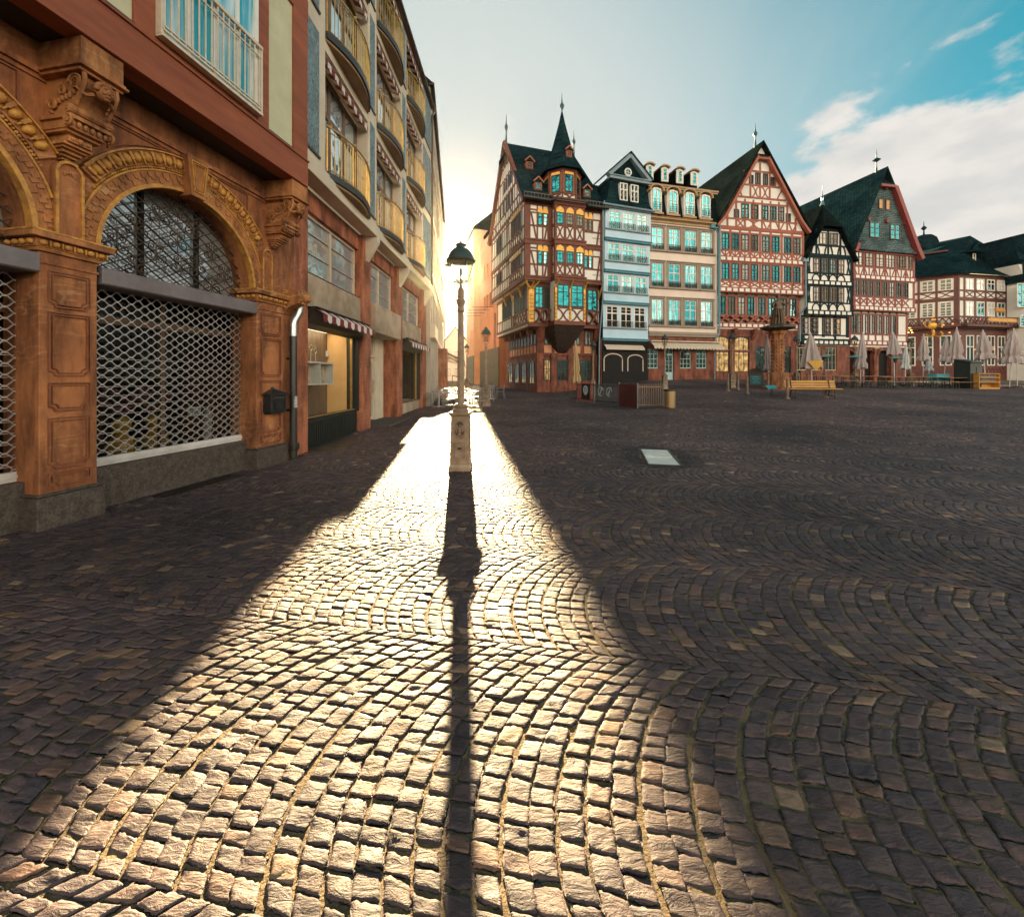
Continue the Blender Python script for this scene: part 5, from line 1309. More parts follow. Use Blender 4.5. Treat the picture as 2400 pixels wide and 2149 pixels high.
for fl in (3, 4):
    z0, z1 = zf[fl] + .35, zf[fl + 1]; sill = z0 + (z1 - z0) * .36; head = z1 - (.92 if fl == 4 else .50)
    # left part
    t.box(-.03, .42, -.03, .05, z0, z1); t.box(o0 - .28, o0, -.034, .05, z0, z1)
    xw = (.98, 1.42, 1.86)
    for x in xw: t.box(x - .06, x + .06, -.036, .05, z0, z1)
    t.beam((.42, sill), (o0 - .2, sill), .14, -.03, .05); t.beam((.42, head + .22), (o0 - .2, head + .22), .12, -.03, .05)
    t.beam((.46, head), (.92, z0), .13, -.035, .05); t.beam((o0 - .25, head), (o0 - .62, z0), .13, -.035, .05)
    t.beam((.42, head + .0), (.9, head + .0), .10, -.03, .05)
    # right part
    t.box(o1_, o1_ + .2, -.03, .05, z0, z1); t.box(W - .18, W, -.03, .05, z0, z1)
    for x in (o1_ + .62, o1_ + 1.02): t.box(x - .05, x + .05, -.036, .05, sill, z1)
    t.beam((o1_, sill), (W, sill), .13, -.03, .05); t.beam((o1_ + 1.0, head), (W, head), .1, -.03, .05)
    t.beam((W - .2, head), (W - .5, z0), .12, -.035, .05); t.beam((o1_ + 1.0, sill - .45), (W, sill - .45), .03, -.01, .05)
    # oriel
    for k in range(4):
        x = o0 + (o1_ - o0) * k / 3; t.box(x - (.0 if k == 0 else .1 if k < 3 else .16), x + (.16 if k == 0 else .1 if k < 3 else 0), oy - .035, oy + .03, z0, z1)
    t.box(o0, o1_, oy - .028, oy, sill - .06, sill + .10); t.box(o0, o1_, oy - .03, oy, z0, z0 + .12); t.box(o0, o1_, oy - .022, oy, head + .3, z1)
    for k in range(3):
        xa = o0 + (o1_ - o0) * k / 3 + .10; xpan(t, xa, xa + (o1_ - o0) / 3 - .2, z0 + .1, sill - .04, .10, oy - .035, True)
    t.box(o0 - .02, o0 + .02, oy - .02, 0, z0, z0 + .2); t.box(o0 - .02, o0 + .02, oy - .02, 0, sill - .06, sill + .08); t.box(o0 - .022, o0 + .02, oy - .02, oy + .18, z0, z1); t.box(o0 - .022, o0 + .02, -.2, 0, z0, z1); t.box(o0 - .018, o0 + .02, oy, 0, head + .3, z1)
    for x0, x1 in ((1.02, 1.38), (1.46, 1.82), (o1_ + .25, o1_ + .57), (o1_ + .67, o1_ + .97)):
        wd = window(RE, x0, x1, sill + .08, head + .02, M_leaddk, GMIX if not (fl == 4 and abs(x0 - o1_ - .25) < .01) else M_gcy2, cols=1, rows=(.7,), fw=.05, bars=(.35,), y=-.05)
        g_ = MB(); n_ = 8; hw_ = (x1 - x0) / 2 + .03
        g_.prism([(-hw_, 0), (hw_, 0), (hw_, .16)] + [(hw_ * cos(pi * k / n_), .16 + .26 * sin(pi * k / n_) + (.06 if k == n_ // 2 else 0)) for k in range(1, n_)] + [(-hw_, .16)], -.02, .04); o = g_.build('gilt_arch', M_gold, wd); o.location = (0, 0, head - sill - .06)
    for k in range(3):
        xa = o0 + (o1_ - o0) * k / 3 + .14; xb = o0 + (o1_ - o0) * (k + 1) / 3 - .14
        wd = window(RE, xa, xb, sill + .12, head + .0, M_leaddk, GMIX, cols=2, rows=(.72,), fw=.05, mw=.025, bars=(.35,), y=oy - .05)
        g_ = MB(); hw_ = (xb - xa) / 2 + .04
        g_.prism([(-hw_, 0), (hw_, 0), (hw_, .14)] + [(hw_ * cos(pi * k2 / 8), .14 + .27 * sin(pi * k2 / 8) + (.06 if k2 == 4 else 0)) for k2 in range(1, 8)] + [(-hw_, .14)], -.02, .04); o = g_.build('gilt_arch', M_gold, wd); o.location = (0, 0, head - sill - .12)
    wd = window(RE, 0, .42, sill + .12, head, M_leaddk, M_gcy2, cols=1, rows=(.72,), fw=.04, y=0, rot=-pi / 2); wd.location = (o0 - .03, oy / 2 - .02, sill + .12)
# first floor: tall dark-framed lights between gilt posts
z0, z1 = zf[2] + .30, zf[3]; sill = z0 + 1.02
t.box(.44, W, .46, .55, sill - .06, sill + .1); t.box(.44, W, .44, .55, z1 - .35, z1); t.box(o0, o1_, oy - .03, oy, sill - .05, sill + .09); t.box(o0, o1_, oy - .03, oy, z1 - .3, z1 + .03)
for k, (xa, xb, yy) in enumerate(((.95, 1.65, .5), (1.72, o0 - .02, .5), (o0 + .18, o0 + 1.2, oy), (o0 + 1.32, o1_ - .12, oy), (o1_ + .12, o1_ + .72, .5), (o1_ + .8, W - .18, .5))):
    window(RE, xa, xb, sill + .1, z1 - .32, M_leaddk, M_gcy if k != 1 else M_gcy2, cols=2, rows=(.66,), fw=.08, mw=.06, bars=(.33, .83), y=yy - .07)
    xpan(t, xa + .02, xb - .02, z0 + .02, sill - .06, .11, yy - .04, True)
    t.box(xa - .07, xa, yy - .045, yy + .02, z0, z1); t.box(xb, xb + .07, yy - .045, yy + .02, z0, z1)
t.box(o0 - .03, o0 + .02, oy, .5, z0, sill - .5) if False else None
frame = t.build('timber_frame', M_tge, RE)
for x, yy, w_ in ((.44, .40, .42), (o0 - .02, oy - .06, .18), ((o0 + o1_) / 2 - .06, oy - .06, .16), (o1_ - .1, oy - .06, .16)):
    g_ = MB()
    g_.box(x, x + w_, yy, yy + .2, z0 - .02, z1 - .55)
    for k in range(7): g_.ell((x + w_ / 2, yy - .02, z0 + .3 + k * .3), w_ * .45, .06, .12, 6, 5)
    g_.tube([(x + w_ / 2, yy, z1 - .55), (x + w_ / 2 + .06, yy - .10, z1 - .3), (x + w_ / 2 + .12, yy - .30, z1 - .02)], .07, 6)
    g_.build('gilt_post', M_gold, RE)
for pts_, r_ in (([(.55, .38, z1 - .6), (.25, .2, z1 - .3), (.05, .0, z1)], .08), ([(.75, .40, z1 - .6), (.95, .25, z1 - .3), (1.2, .0, z1)], .07), ([(W - .1, .40, z1 - 1.0), (W - .02, .2, z1 - .5), (W + .05, 0, z1)], .09)) + tuple(([(.40, 2.2 + k * 2.2, z1 - .9), (.22, 2.1 + k * 2.2, z1 - .4), (.02, 2.0 + k * 2.2, z1)], .07) for k in range(3)):
    g_ = MB(); g_.tube(pts_, r_, 6); g_.build('gilt_bracket', M_gold, RE)
# side towards the alley
t = MB()
for fl in (3, 4):
    z0, z1 = zf[fl] + .35, zf[fl + 1]; sill = z0 + (z1 - z0) * .36; head = z1 - .5
    t.beam((0, sill), (D, sill), .14, -.03, .05); t.beam((0, head + .15), (D, head + .15), .12, -.03, .05)
    t.box(-.06, D, -.10, .1, zf[fl], zf[fl] + .35)
    for k in range(19):
        y = .15 + k * (D - .3) / 18; t.beam((y, z0), (y + (.25 if k % 5 == 2 else -.2 if k % 5 == 4 else 0), z1), .11, -.035, .05)
    for k in range(5): xpan(t, .9 + k * .62, 1.45 + k * .62, z0 + .1, sill - .06, .09)
    for y0_, nw, pit in ((.95, 5, .56), (6.6, 3, .62)):
        for k in range(nw):
            ya = y0_ + k * pit
            wd = window(RE, 0, .42, sill + .08, head + .05, M_leaddk, M_gcy2, cols=1, rows=(.7,), fw=.05, y=0, rot=-pi / 2); wd.location = (-.05, ya + .21, sill + .08)
            if y0_ < 2:
                o = sub('gilt_arch', bpy.data.meshes['gilt_arch'], wd, (0, 0, head - sill - .03))
z0, z1 = zf[2] + .3, zf[3]; sill = z0 + 1.0
q = MB()
q.beam((.5, sill), (D - .3, sill), .14, -.04, .05); q.beam((.5, z0), (D - .3, z0), .25, -.06, .05); q.beam((.5, z1 - .15), (D - .3, z1 - .15), .3, -.04, .05)
for k in range(15):
    y = .6 + k * (D - 1.1) / 14; q.beam((y, z0), (y, sill), .09, -.035, .05)
for y in (.62, 1.1, 4.3, 5.0, 8.0, 9.9): q.beam((y, z0), (y, z1), .16, -.045, .05)
for k in range(4): xpan(q, 1.3 + k * .75, 1.95 + k * .75, z0 + .1, sill - .07, .09)
swap(q); q.v = [(x + .5, y, z) for x, y, z in q.v]; q.build('side_framing', M_tge, RE)
for k in range(8):
    ya = 1.25 + k * .78 if k < 4 else 2.0 + k * .78
    wd = window(RE, 0, .62, sill + .1, z1 - .3, M_leaddk, M_gcy2, cols=2, rows=(.66,), fw=.05, y=0, rot=-pi / 2); wd.location = (.44, ya + .31, sill + .1)
# gable towards the alley
zt = lambda y: zf[5] + (Z(22.2) - zf[5]) * (1 - abs(y - 5.15) / 5.15)
for zz, wd_ in ((zf[5] + .1, .3), (zf[5] + 1.0, .12), (zf[5] + 2.35, .22), (zf[5] + 4.1, .14), (zf[5] + 5.2, .12)):
    hw = 5.15 * (1 - (zz - zf[5]) / (Z(22.2) - zf[5])); t.beam((5.15 - hw + .1, zz), (5.15 + hw - .1, zz), wd_, -.035, .05)
for k in range(15):
    y = .7 + k * 8.9 / 14; t.beam((y, zf[5]), (y, max(zf[5] + .2, zt(y) - .1)), .10, -.03, .05)
for k in range(5): t.beam((1.6 + k * 1.7, zf[5] + .2), (2.1 + k * 1.7, zf[5] + 1.0), .09, -.03, .05)
t.beam((-.25, zf[5] - .2), (5.15, Z(22.35)), .3, -.30, -.02); t.beam((D + .25, zf[5] - .2), (5.15, Z(22.35)), .3, -.30, -.02)
for (ys, zs_, hh, n_, pit) in ((3.3, zf[5] + 1.1, 1.1, 4, .85), (3.6, zf[5] + 2.9, 1.0, 4, .72), (7.0, zf[5] + 1.1, 1.1, 1, .8)):
    for k in range(n_):
        wd = window(RE, 0, .5, zs_, zs_ + hh, M_leaddk, M_gcy2, cols=1, rows=(.6,), fw=.05, y=0, rot=-pi / 2); wd.location = (-.05, ys + k * pit, zs_)
swap(t).build('side_framing', M_tge, RE)
# stone floors, drawn in further
gi, gyy = 1.35, 1.0
s = MB()
s.box(gi, W, gyy, D - .5, -.6, zf[2]); s.box(gi - .08, W, gyy - .08, D - .5, zf[1] - .12, zf[1] + .05); s.box(gi - .1, W, gyy - .1, D - .5, -.6, .75)
for x in (gi, 2.55, 4.05, W - .35):
    s.box(x - .06, x + .42, gyy - .14, gyy, -.5, zf[1]); s.box(x - .1, x + .48, gyy - .18, gyy, zf[1] - .35, zf[1] - .15)
for x in (gi, W - .3): s.prism_x([(gyy, zf[1] + .9), (gyy - .1, zf[1] + 1.0), (.45, zf[2]), (gyy, zf[2])], x, x + .5)
for k in range(5): s.prism_x([(0, 0)] * 3, 0, 0) if False else s.box(gi - .5, gi, 1.9 + k * 1.7, 2.2 + k * 1.7, zf[2] - .5, zf[2]); 
s.build('stone_base', M_redst, RE)
s = MB(); s.box(.5, W, .5, D - .3, zf[2] - .06, zf[2] + .06); s.build('jetty_soffit', M_tge, RE)
s = MB()   # great corbel under the oriel
xm = (o0 + o1_) / 2
for k in range(10):
    a0, a1 = k / 10, (k + 1) / 10
    for (ta, tb) in ((a0, a1),):
        e_ = .07 * (k % 2); wa, wb = 1.35 * (1 - ta) ** .7 + .25 + e_, 1.35 * (1 - tb) ** .7 + .25 + e_; da, db = (gyy - oy) * (1 - ta) ** .8, (gyy - oy) * (1 - tb) ** .8
        za, zc = zf[2] - 2.1 * ta + .02, zf[2] - 2.1 * tb + .02
        s.add([(xm - wa, gyy, za), (xm - wa * .8, gyy - da, za), (xm + wa * .8, gyy - da, za), (xm + wa, gyy, za), (xm - wb, gyy, zc), (xm - wb * .8, gyy - db, zc), (xm + wb * .8, gyy - db, zc), (xm + wb, gyy, zc)],
              [(0, 1, 5, 4), (1, 2, 6, 5), (2, 3, 7, 6), (4, 5, 6, 7)])
s.build('oriel_corbel', mat('dark_oak_corbel', (0.045, 0.026, 0.018), 0.8, (0.015, 0.010, 0.008), scale=4), RE)
M_glow = mat('lamplit_room', (0.5, 0.35, 0.15), 0.6, (0.03, 0.02, 0.012), scale=3.2, emit=(1.0, 0.62, 0.22), estr=0.0)
for k, (xa, xb, lit) in enumerate(((gi + .55, 2.48, True), (3.05, 3.98, False), (4.65, W - .45, False))):
    window(RE, xa, xb, .95, zf[1] - .45, M_leaddk, M_glit if lit else M_gcy2, cols=3, rows=(.56,), fw=.07, mw=.05, bars=(.3, .8), y=gyy - .06, head='seg')
for k, (xa, xb) in enumerate(((gi + .6, gi + 1.2), (gi + 1.5, gi + 1.9), (4.5, 5.1), (5.5, 6.1))):
    window(RE, xa, xb, zf[1] + .75, zf[2] - .25, M_leaddk, M_gcy2, cols=2, rows=(.7,), fw=.06, y=gyy - .05, head='seg')
    s = MB(); s.box(xa - .02, xb + .02, gyy - .02, gyy + .01, zf[1] + .08, zf[1] + .68); s.build('peach_panel', M_peach, RE)
for k in range(9):
    y = 1.5 + k * .82
    wd = window(RE, 0, .5, zf[1] + .75, zf[2] - .2, M_leaddk, M_gcy2, cols=1, rows=(.7,), fw=.05, y=0, rot=-pi / 2); wd.location = (gi - .05, y, zf[1] + .75)
    s = MB(); s.box(gi - .02, gi + .01, y - .25, y + .25, zf[1] + .1, zf[1] + .66); s.build('peach_panel', M_peach, RE)
for k in range(4):
    y = 2.2 + k * 2.0
    wd = window(RE, 0, 1.2, .6, zf[1] - .5, M_leaddk, M_gcy2, cols=2, rows=(.6,), fw=.06, y=0, rot=-pi / 2, head='round'); wd.location = (gi - .06, y, .6)
# roof: bell-cast front slope, hipped at the right
xr = E.u(1345, 5.15)
zR = Z(22.3); zE = zf[5] + .02
prof = [(-.55, zE - .05), (.2, zE + .75), (1.2, zE + 2.1), (5.15, zR)]
s = MB()
for (ya, za), (yb, zc) in zip(prof[:-1], prof[1:]):
    fa, fb = (ya + .55) / 5.7, (yb + .55) / 5.7
    xra, xrb = W + .3 + (xr - W - .3) * fa, W + .3 + (xr - W - .3) * fb
    s.quad((-.35, ya, za), (xra, ya, za), (xrb, yb, zc), (-.35, yb, zc))
    s.quad((-.35, 10.3 - ya, za), (xra, 10.3 - ya, za), (xrb, 10.3 - yb, zc), (-.35, 10.3 - yb, zc))
    s.quad((xra, ya, za), (xra, 10.3 - ya, za), (xrb, 10.3 - yb, zc), (xrb, yb, zc))
    s.quad((-.35, ya, za - .18), (W + .3, ya, za - .18), (W + .3, ya, za), (-.35, ya, za)) if ya < 0 else None
s.add([(-.36, 4.0, zR - 1.55), (-.36, 6.3, zR - 1.55), (.5, 5.15, zR + .03), (-.7, 5.15, zR - 1.75)], [(0, 3, 2), (3, 1, 2)])
roof = s.build('roof', M_slt, RE)
s = MB(); s.tube([(-.3, -.58, zE - .06), (o0 - .3, -.58, zE - .06), (o0, oy - .5, zE - .06), (o1_, oy - .5, zE - .06), (o1_ + .3, -.58, zE - .06), (W + .3, -.58, zE - .06)], .09, 6)
for k in range(26):
    x = -.2 + k * (W + .3) / 25
    if not (o0 - .2 < x < o1_ + .2): s.box(x - .02, x + .02, -.40, -.37, zE + .1, zE + .42)
s.box(-.25, o0 - .25, -.41, -.38, zE + .36, zE + .42); s.box(o1_ + .25, W + .1, -.41, -.38, zE + .36, zE + .42)
s.build('gutter', M_copper, roof)
spike(roof, .0, 5.15, zR - .05, 2.6, .16); spike(roof, xr, 5.15, zR - .1, 2.4, .15)
def dormer(par, x, y, z, w_, h, m_f, m_r, g):
    s = MB(); s.box(x - w_ / 2, x + w_ / 2, y, y + 1.4, z, z + h); d_ = s.build('dormer', m_f, par)
    s = MB(); s.prism([(x - w_ / 2 - .1, z + h), (x + w_ / 2 + .1, z + h), (x, z + h + w_ * .62)], y - .08, y + 2.0); s.build('dormer_roof', m_r, d_)
    s = MB(); s.path([(x - w_ / 2 - .12, z + h - .02), (x, z + h + w_ * .64), (x + w_ / 2 + .12, z + h - .02)], .09, y - .12, y - .02); s.build('barge_board', mat('orange_board', (0.42, 0.13, 0.05), 0.6), d_)
    wd = window(d_, x - w_ / 2 + .06, x + w_ / 2 - .06, z + .06, z + h - .03, m_f, g, cols=2, rows=(.5,), fw=.07, y=y - .04)
    return d_
def droof(y): # height of the front slope
    for (ya, za), (yb, zc) in zip(prof[:-1], prof[1:]):
        if ya <= y <= yb: return za + (zc - za) * (y - ya) / (yb - ya)
for px, py, y in ((1239, 398, 2.6), (1259, 452, .55), (1372.5, 466, .55)):
    x = E.u(px, y); dormer(roof, x, y - .25, droof(y) - .25, .62, .62, mat('rust_dormer', (0.27, 0.09, 0.045), 0.7), M_slt, M_gcy if y < 1 else M_gcy2)
# turret
tx, ty = E.u(1317, .75), .75; tr = 1.42
tz0, tz1 = Z(15.3), Z(17.75)
s = MB(); s.lathe([(tr, tz0 - .4), (tr, tz1)], (tx, ty, 0), 8, rot=pi / 8); tur = s.build('turret', mat('turret_boarding', (0.33, 0.115, 0.055), 0.65, (0.26, 0.085, 0.04), scale=3), RE)
s = MB(); s.lathe([(tr + .03, tz0 - .3), (tr + .03, tz0 + .42)], (tx, ty, 0), 8, rot=pi / 8); s.build('infill_band', M_infill, tur)
s = MB(); s.lathe([(tr + .12, tz0 + .42), (tr + .14, tz0 + .52), (tr + .02, tz0 + .56)], (tx, ty, 0), 8, rot=pi / 8); s.lathe([(tr + .05, tz1 - .35), (tr + .18, tz1 - .1), (tr + .22, tz1), (tr, tz1)], (tx, ty, 0), 8, rot=pi / 8)
for k in range(8):
    a = pi / 8 + k * pi / 4; c_, s_ = cos(a), sin(a); s.obox((tx + (tr + .03) * c_, ty + (tr + .03) * s_, (tz0 + tz1) / 2), (-s_ * .07, c_ * .07, 0), (c_ * .05, s_ * .05, 0), (0, 0, (tz1 - tz0) / 2 + .2))
s.build('turret_framing', M_tge, tur)
apo = tr * cos(pi / 8)
for k in range(4, 8):
    a = k * pi / 4 + 0.0
    a = -pi / 2 + (k - 6) * pi / 4
    ca, sa = cos(a), sin(a)
    wd = window(RE, -.34, .34, 0, 1.35, M_leaddk, M_gcy, cols=2, rows=(.68,), fw=.06, bars=(.35,), y=0, rot=a + pi / 2); wd.parent = tur; wd.location = (tx + (apo + .05) * ca, ty + (apo + .05) * sa, tz0 + .62)
    o = sub('gilt_arch', bpy.data.meshes['gilt_arch'], wd, (0, 0, 1.33)); o.scale = (1.7, 1, 1)
    bx = MB(); xpan(bx, -.42, .42, 0, .42, .10, -.05, True); o = bx.build('brace_panel', M_tge, tur); o.location = (tx + (apo + .05) * ca, ty + (apo + .05) * sa, tz0 - .02); o.rotation_euler[2] = a + pi / 2
s = MB(); s.lathe([(tr + .48, tz1 - .12), (tr + .10, tz1 + .30), (1.12, tz1 + 1.0), (.88, tz1 + 1.9), (.58, tz1 + 3.0), (.26, tz1 + 4.2), (.07, tz1 + 5.1)], (tx, ty, 0), 8, rot=pi / 8); s.build('spire', M_slt, tur)
spike(tur, tx, ty, tz1 + 4.3, 2.4, .17)
dormer(tur, tx + .15, ty - 1.05, tz1 + 1.0, .5, .55, mat('rust_dormer', (0, 0, 0)), M_slt, M_gcy2)
s = MB(); s.box(W + .3, W + .9, 2.5, 3.1, Z(15), Z(18.2)); s.box(W + .22, W + .98, 2.42, 3.18, Z(18.2), Z(18.35)); s.build('chimney', M_slt, roof)
# ---------------------------------------------------------------- row houses: blue, beige, red gable, black, slate gable
def C3(x, y): return 1380 + x / 5.809, 320 + y / 5.81
def C4(x, y): return 1380 + x / 4.79, 600 + y / 4.79
def C5(x, y): return 1640 + x / 5.515, 290 + y / 5.515
def C6(x, y): return 1650 + x / 5.054, 600 + y / 5.054
def C7(x, y): return 1850 + x / 5.515, 370 + y / 5.515
def C8(x, y): return 1850 + x / 5.87, 650 + y / 5.87
M_blue = mat('pale_blue_render', (0.52, 0.71, 0.84), 0.8, (0.45, 0.63, 0.77), scale=1.0, dirt=0.08)
M_tealtrim = mat('teal_trim', (0.055, 0.23, 0.30), 0.55, (0.04, 0.18, 0.24), scale=2)
M_slatetrim = mat('slate_blue_trim', (0.20, 0.29, 0.35), 0.6)
M_beige = mat('beige_render', (0.80, 0.67, 0.59), 0.8, (0.73, 0.60, 0.52), scale=1.0, dirt=0.08)
M_taupe = mat('taupe_trim', (0.30, 0.24, 0.185), 0.65, (0.24, 0.19, 0.15), scale=2)
M_ochtrim = mat('ochre_cornice', (0.40, 0.27, 0.14), 0.65, (0.33, 0.21, 0.11), scale=2)
M_wwin = mat('white_window_paint', (0.80, 0.76, 0.70), 0.5)
M_gcurt2 = glassy('sky_glass_curtains', (0.012, 0.18, 0.22), metal=0.85, wob=0.15, curtain=(0.16, 0.38, 0.42))
M_gcurt3 = glassy('sky_glass_plain', (0.010, 0.14, 0.175), metal=0.9, wob=0.3)
M_gcurt4 = glassy('sky_glass_pale', (0.03, 0.27, 0.32), metal=0.7, wob=0.2, curtain=(0.40, 0.50, 0.50))
GBE = [M_gcurt2, M_gcurt2, M_gcurt3, M_gcurt4]
M_awnw = mat('cream_awning', (0.62, 0.52, 0.42), 0.85, (0.50, 0.41, 0.32), scale=3, stretch=(4, 1, 1))
M_mint = mat('pale_mint_paint', (0.42, 0.62, 0.62), 0.5)
M_tred = mat('brick_red_timber', (0.36, 0.10, 0.055), 0.65, (0.27, 0.07, 0.04), scale=2.5, dirt=0.12)
M_tblk = mat('black_timber', (0.012, 0.030, 0.036), 0.85, (0.008, 0.020, 0.025), scale=3, spec=0.15)
M_tcrim = mat('crimson_timber', (0.26, 0.038, 0.030), 0.6, (0.19, 0.028, 0.024), scale=3, dirt=0.12)
M_brwin = mat('brown_window_frame', (0.10, 0.045, 0.022), 0.55)
IRON_ME = {}
def iron_rail(par, w_, h=.42, style=0):
    key = (round(w_, 2), h, style)
    if key not in IRON_ME:
        s = MB(); a = w_ / 2
        for z in (0.02, h): s.box(-a, a, -.012, .012, z - .014, z + .014)
        n = max(3, int(w_ / .16))
        for i in range(n + 1):
            x = -a + w_ * i / n; s.box(x - .009, x + .009, -.008, .008, 0, h)
        for i in range(n):
            x0, x1 = -a + w_ * i / n, -a + w_ * (i + 1) / n
            if style == 0: s.beam((x0, .03), (x1, h), .016, -.008, .008); s.beam((x0, h), (x1, .03), .016, -.008, .008)
            elif style == 1: s.path([((x0 + x1) / 2 + (x1 - x0) * .42 * cos(t * pi / 4), h / 2 + h * .40 * sin(t * pi / 4)) for t in range(8)], .018, -.008, .008, closed=True); s.path([((x0 + x1) / 2 + (x1 - x0) * .2 * cos(t * pi / 3), h / 2 + h * .2 * sin(t * pi / 3)) for t in range(6)], .016, -.008, .008, closed=True)
            else:
                for z in (h * .35, h * .68): s.box(x0, x1, -.008, .008, z - .012, z + .012)
        IRON_ME[key] = s.mesh('railing', M_iron, recalc=False)
    return sub('railing', IRON_ME[key], par, (0, -.16, .02))
def next_fac(prev, px, name, label, az, y_back=0.0, cat='building'):
    u = prev.u(px, y_back); X, Y = prev.pt(u, y_back)
    return Fac(name, label, cat, X, Y, az)

# ---- pale blue house
BL = next_fac(E, 1413, 'blue_house', 'narrow pale blue house with teal bands and a pedimented slate gable', 72.0)
R = BL.root; Wb = BL.u(1519)
zeave = zr(BL, C3(275, 975), C3(850, 1060)); bands = [zr(BL, C3(260, 1410), C3(830, 1480)), zr(BL, C4(215, 165), C4(680, 215)), zr(BL, C4(210, 515), C4(680, 550)), zr(BL, C4(190, 930), C4(650, 945))]
zb0 = [bands[3] + .12, bands[2] + .12, bands[1] + .12, bands[0] + .12]; tops = [bands[2] - .12, bands[1] - .12, bands[0] - .12, zeave - .15]
ycol = (-.0, -.12, -.24, -.36)
for k in range(4):
    z0, z1 = zb0[k], tops[k]; yy = ycol[k]; hh = z1 - z0
    x0, x1 = .02 + .0 * k, Wb
    ww = (x1 - x0 - .35) / 3
    wins = [(x0 + .22 + i * ww + .08, x0 + .22 + (i + 1) * ww - .14, z0 + hh * .30, z1 - .16) for i in range(3)]
    s = MB(); s.wall(x0, x1, z0 - .05, z1 + .05, yy, wins, .14); s.quad((x0, yy, z0 - .05), (x0, 1, z0 - .05), (x0, 1, z1 + .05), (x0, yy, z1 + .05)); s.quad((x1, yy, z0 - .05), (x1, 1, z0 - .05), (x1, 1, z1 + .05), (x1, yy, z1 + .05)); s.build('wall', M_blue, R)
    for a, b, c, d in wins:
        wd = window(R, a, b, c, d, M_wwin, GBE, cols=2, rows=(.66,), fw=.09, mw=.10, bars=(.33, .82) , y=yy + .02, bw=.03)
        r_ = iron_rail(wd, b - a, .48, 0)
    s = MB(); s.box(x0, x1 - .1, yy - .14, yy, z0 + hh * .30 - .1, z0 + hh * .30 - .02); s.build('window_sill', M_slatetrim, R)
    s = MB(); s.box(x0 - .03, x1 + .03, yy - .10, yy + .3, z0 - .26, z0 - .12); s.box(x0 - .05, x1 + .05, yy - .16, yy + .3, z0 - .12, z0 - .05); s.build('band', M_tealtrim, R)
# ground floor: two dark arches, awning
s = MB()
for a, b in ((-.1, .12), (Wb * .44, Wb * .54), (Wb - .45, Wb + .1)): s.box(a, b, .15, .6, -1.0, zb0[0] - .2)
s.box(0, Wb, .2, .6, zb0[0] - .75, zb0[0] - .2); s.build('stone_base', M_redst, R)
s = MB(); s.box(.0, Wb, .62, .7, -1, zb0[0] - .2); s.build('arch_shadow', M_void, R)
for a, b in ((.14, Wb * .43), (Wb * .55, Wb - .47)):
    s = MB(); cx = (a + b) / 2; r_ = (b - a) / 2; zz = zb0[0] - 1.75
    s.path([(a, zz - 1.0), (a, zz)] + [(cx - r_ * cos(pi * i / 10), zz + r_ * .5 * sin(pi * i / 10)) for i in range(1, 10)] + [(b, zz), (b, zz - 1.0)], .09, .05, .3); s.build('arch_trim', M_awnw, R)
s = MB(); s.add([(.15, .2, zb0[0] - .45), (Wb - .5, .2, zb0[0] - .45), (Wb - .5, -.25, zb0[0] - .85), (.15, -.25, zb0[0] - .85), (.15, -.26, zb0[0] - 1.0), (Wb - .5, -.26, zb0[0] - 1.0)], [(0, 1, 2, 3), (3, 2, 5, 4)]); s.build('awning', M_awnw, R)
# slate mansard front with pediment
zp = zr(BL, C3(320, 560), C3(800, 650)); za = BL.z(*C3(570, 250), -.4)
pxl, pxr = BL.u(C3(320, 0)[0], -.2), BL.u(C3(790, 0)[0], -.2)
s = MB()
prof = [(-.55, zeave), (-.28, zeave + .5), (-.05, zeave + 1.5), (0, zp)]
for (ya, z_a), (yb, z_b) in zip(prof[:-1], prof[1:]):
    fa, fb = (z_a - zeave) / (zp - zeave), (z_b - zeave) / (zp - zeave)
    xa0, xb0 = -.3 + (pxl + .3) * sqrt(fa), -.3 + (pxl + .3) * sqrt(fb); xa1, xb1 = Wb + .2 + (pxr - Wb - .2) * sqrt(fa), Wb + .2 + (pxr - Wb - .2) * sqrt(fb)
    s.quad((xa0, ya, z_a), (xa1, ya, z_a), (xb1, yb, z_b), (xb0, yb, z_b)); s.quad((xa0, ya, z_a), (xb0, yb, z_b), (xb0 - .2, 7, z_b), (xa0, 7, z_a)); s.quad((xa1, ya, z_a), (xa1, 7, z_a), (xb1, 7, z_b), (xb1, yb, z_b))
s.prism([(pxl, zp), (pxr, zp), ((pxl + pxr) / 2, za - .15)], -.02, 7)
s.prism([(pxl - .35, zp - .05), (pxl - 1.6, zp - 1.2), (pxl - 1.6, zp - 1.4), (pxl, zp - .3)], 1.5, 7)
rf = s.build('roof', M_slt, R)
s = MB(); s.box(pxl - .25, pxr + .25, -.30, .1, zp - .16, zp + .06); s.box(pxl - .32, pxr + .32, -.38, .1, zp + .06, zp + .14)
xm = (pxl + pxr) / 2
s.beam((pxl - .35, zp + .12), (xm, za + .05), .34, -.36, .1); s.beam((pxr + .35, zp + .12), (xm, za + .05), .34, -.36, .1); s.build('pediment', M_slatetrim, rf)
s = MB(); s.beam((pxl - .45, zp + .25), (xm, za + .28), .10, -.42, 3); s.beam((pxr + .45, zp + .25), (xm, za + .28), .10, -.42, 3); s.build('verge', M_slt, rf)
ox, oz = BL.uz(*C3(533, 490), -.05)
s = MB(); s.annulus(ox, oz, .24, .34, -.10, .02, 0, 2 * pi, 20); s.box(ox - .02, ox + .02, -.08, 0, oz - .24, oz + .24); s.box(ox - .24, ox + .24, -.075, 0, oz - .02, oz + .02); rw = s.build('round_window', M_wwin, rf)
s = MB(); s.annulus(ox, oz, .01, .25, -.04, 0, 0, 2 * pi, 18); s.build('pane', M_gcy, rw)
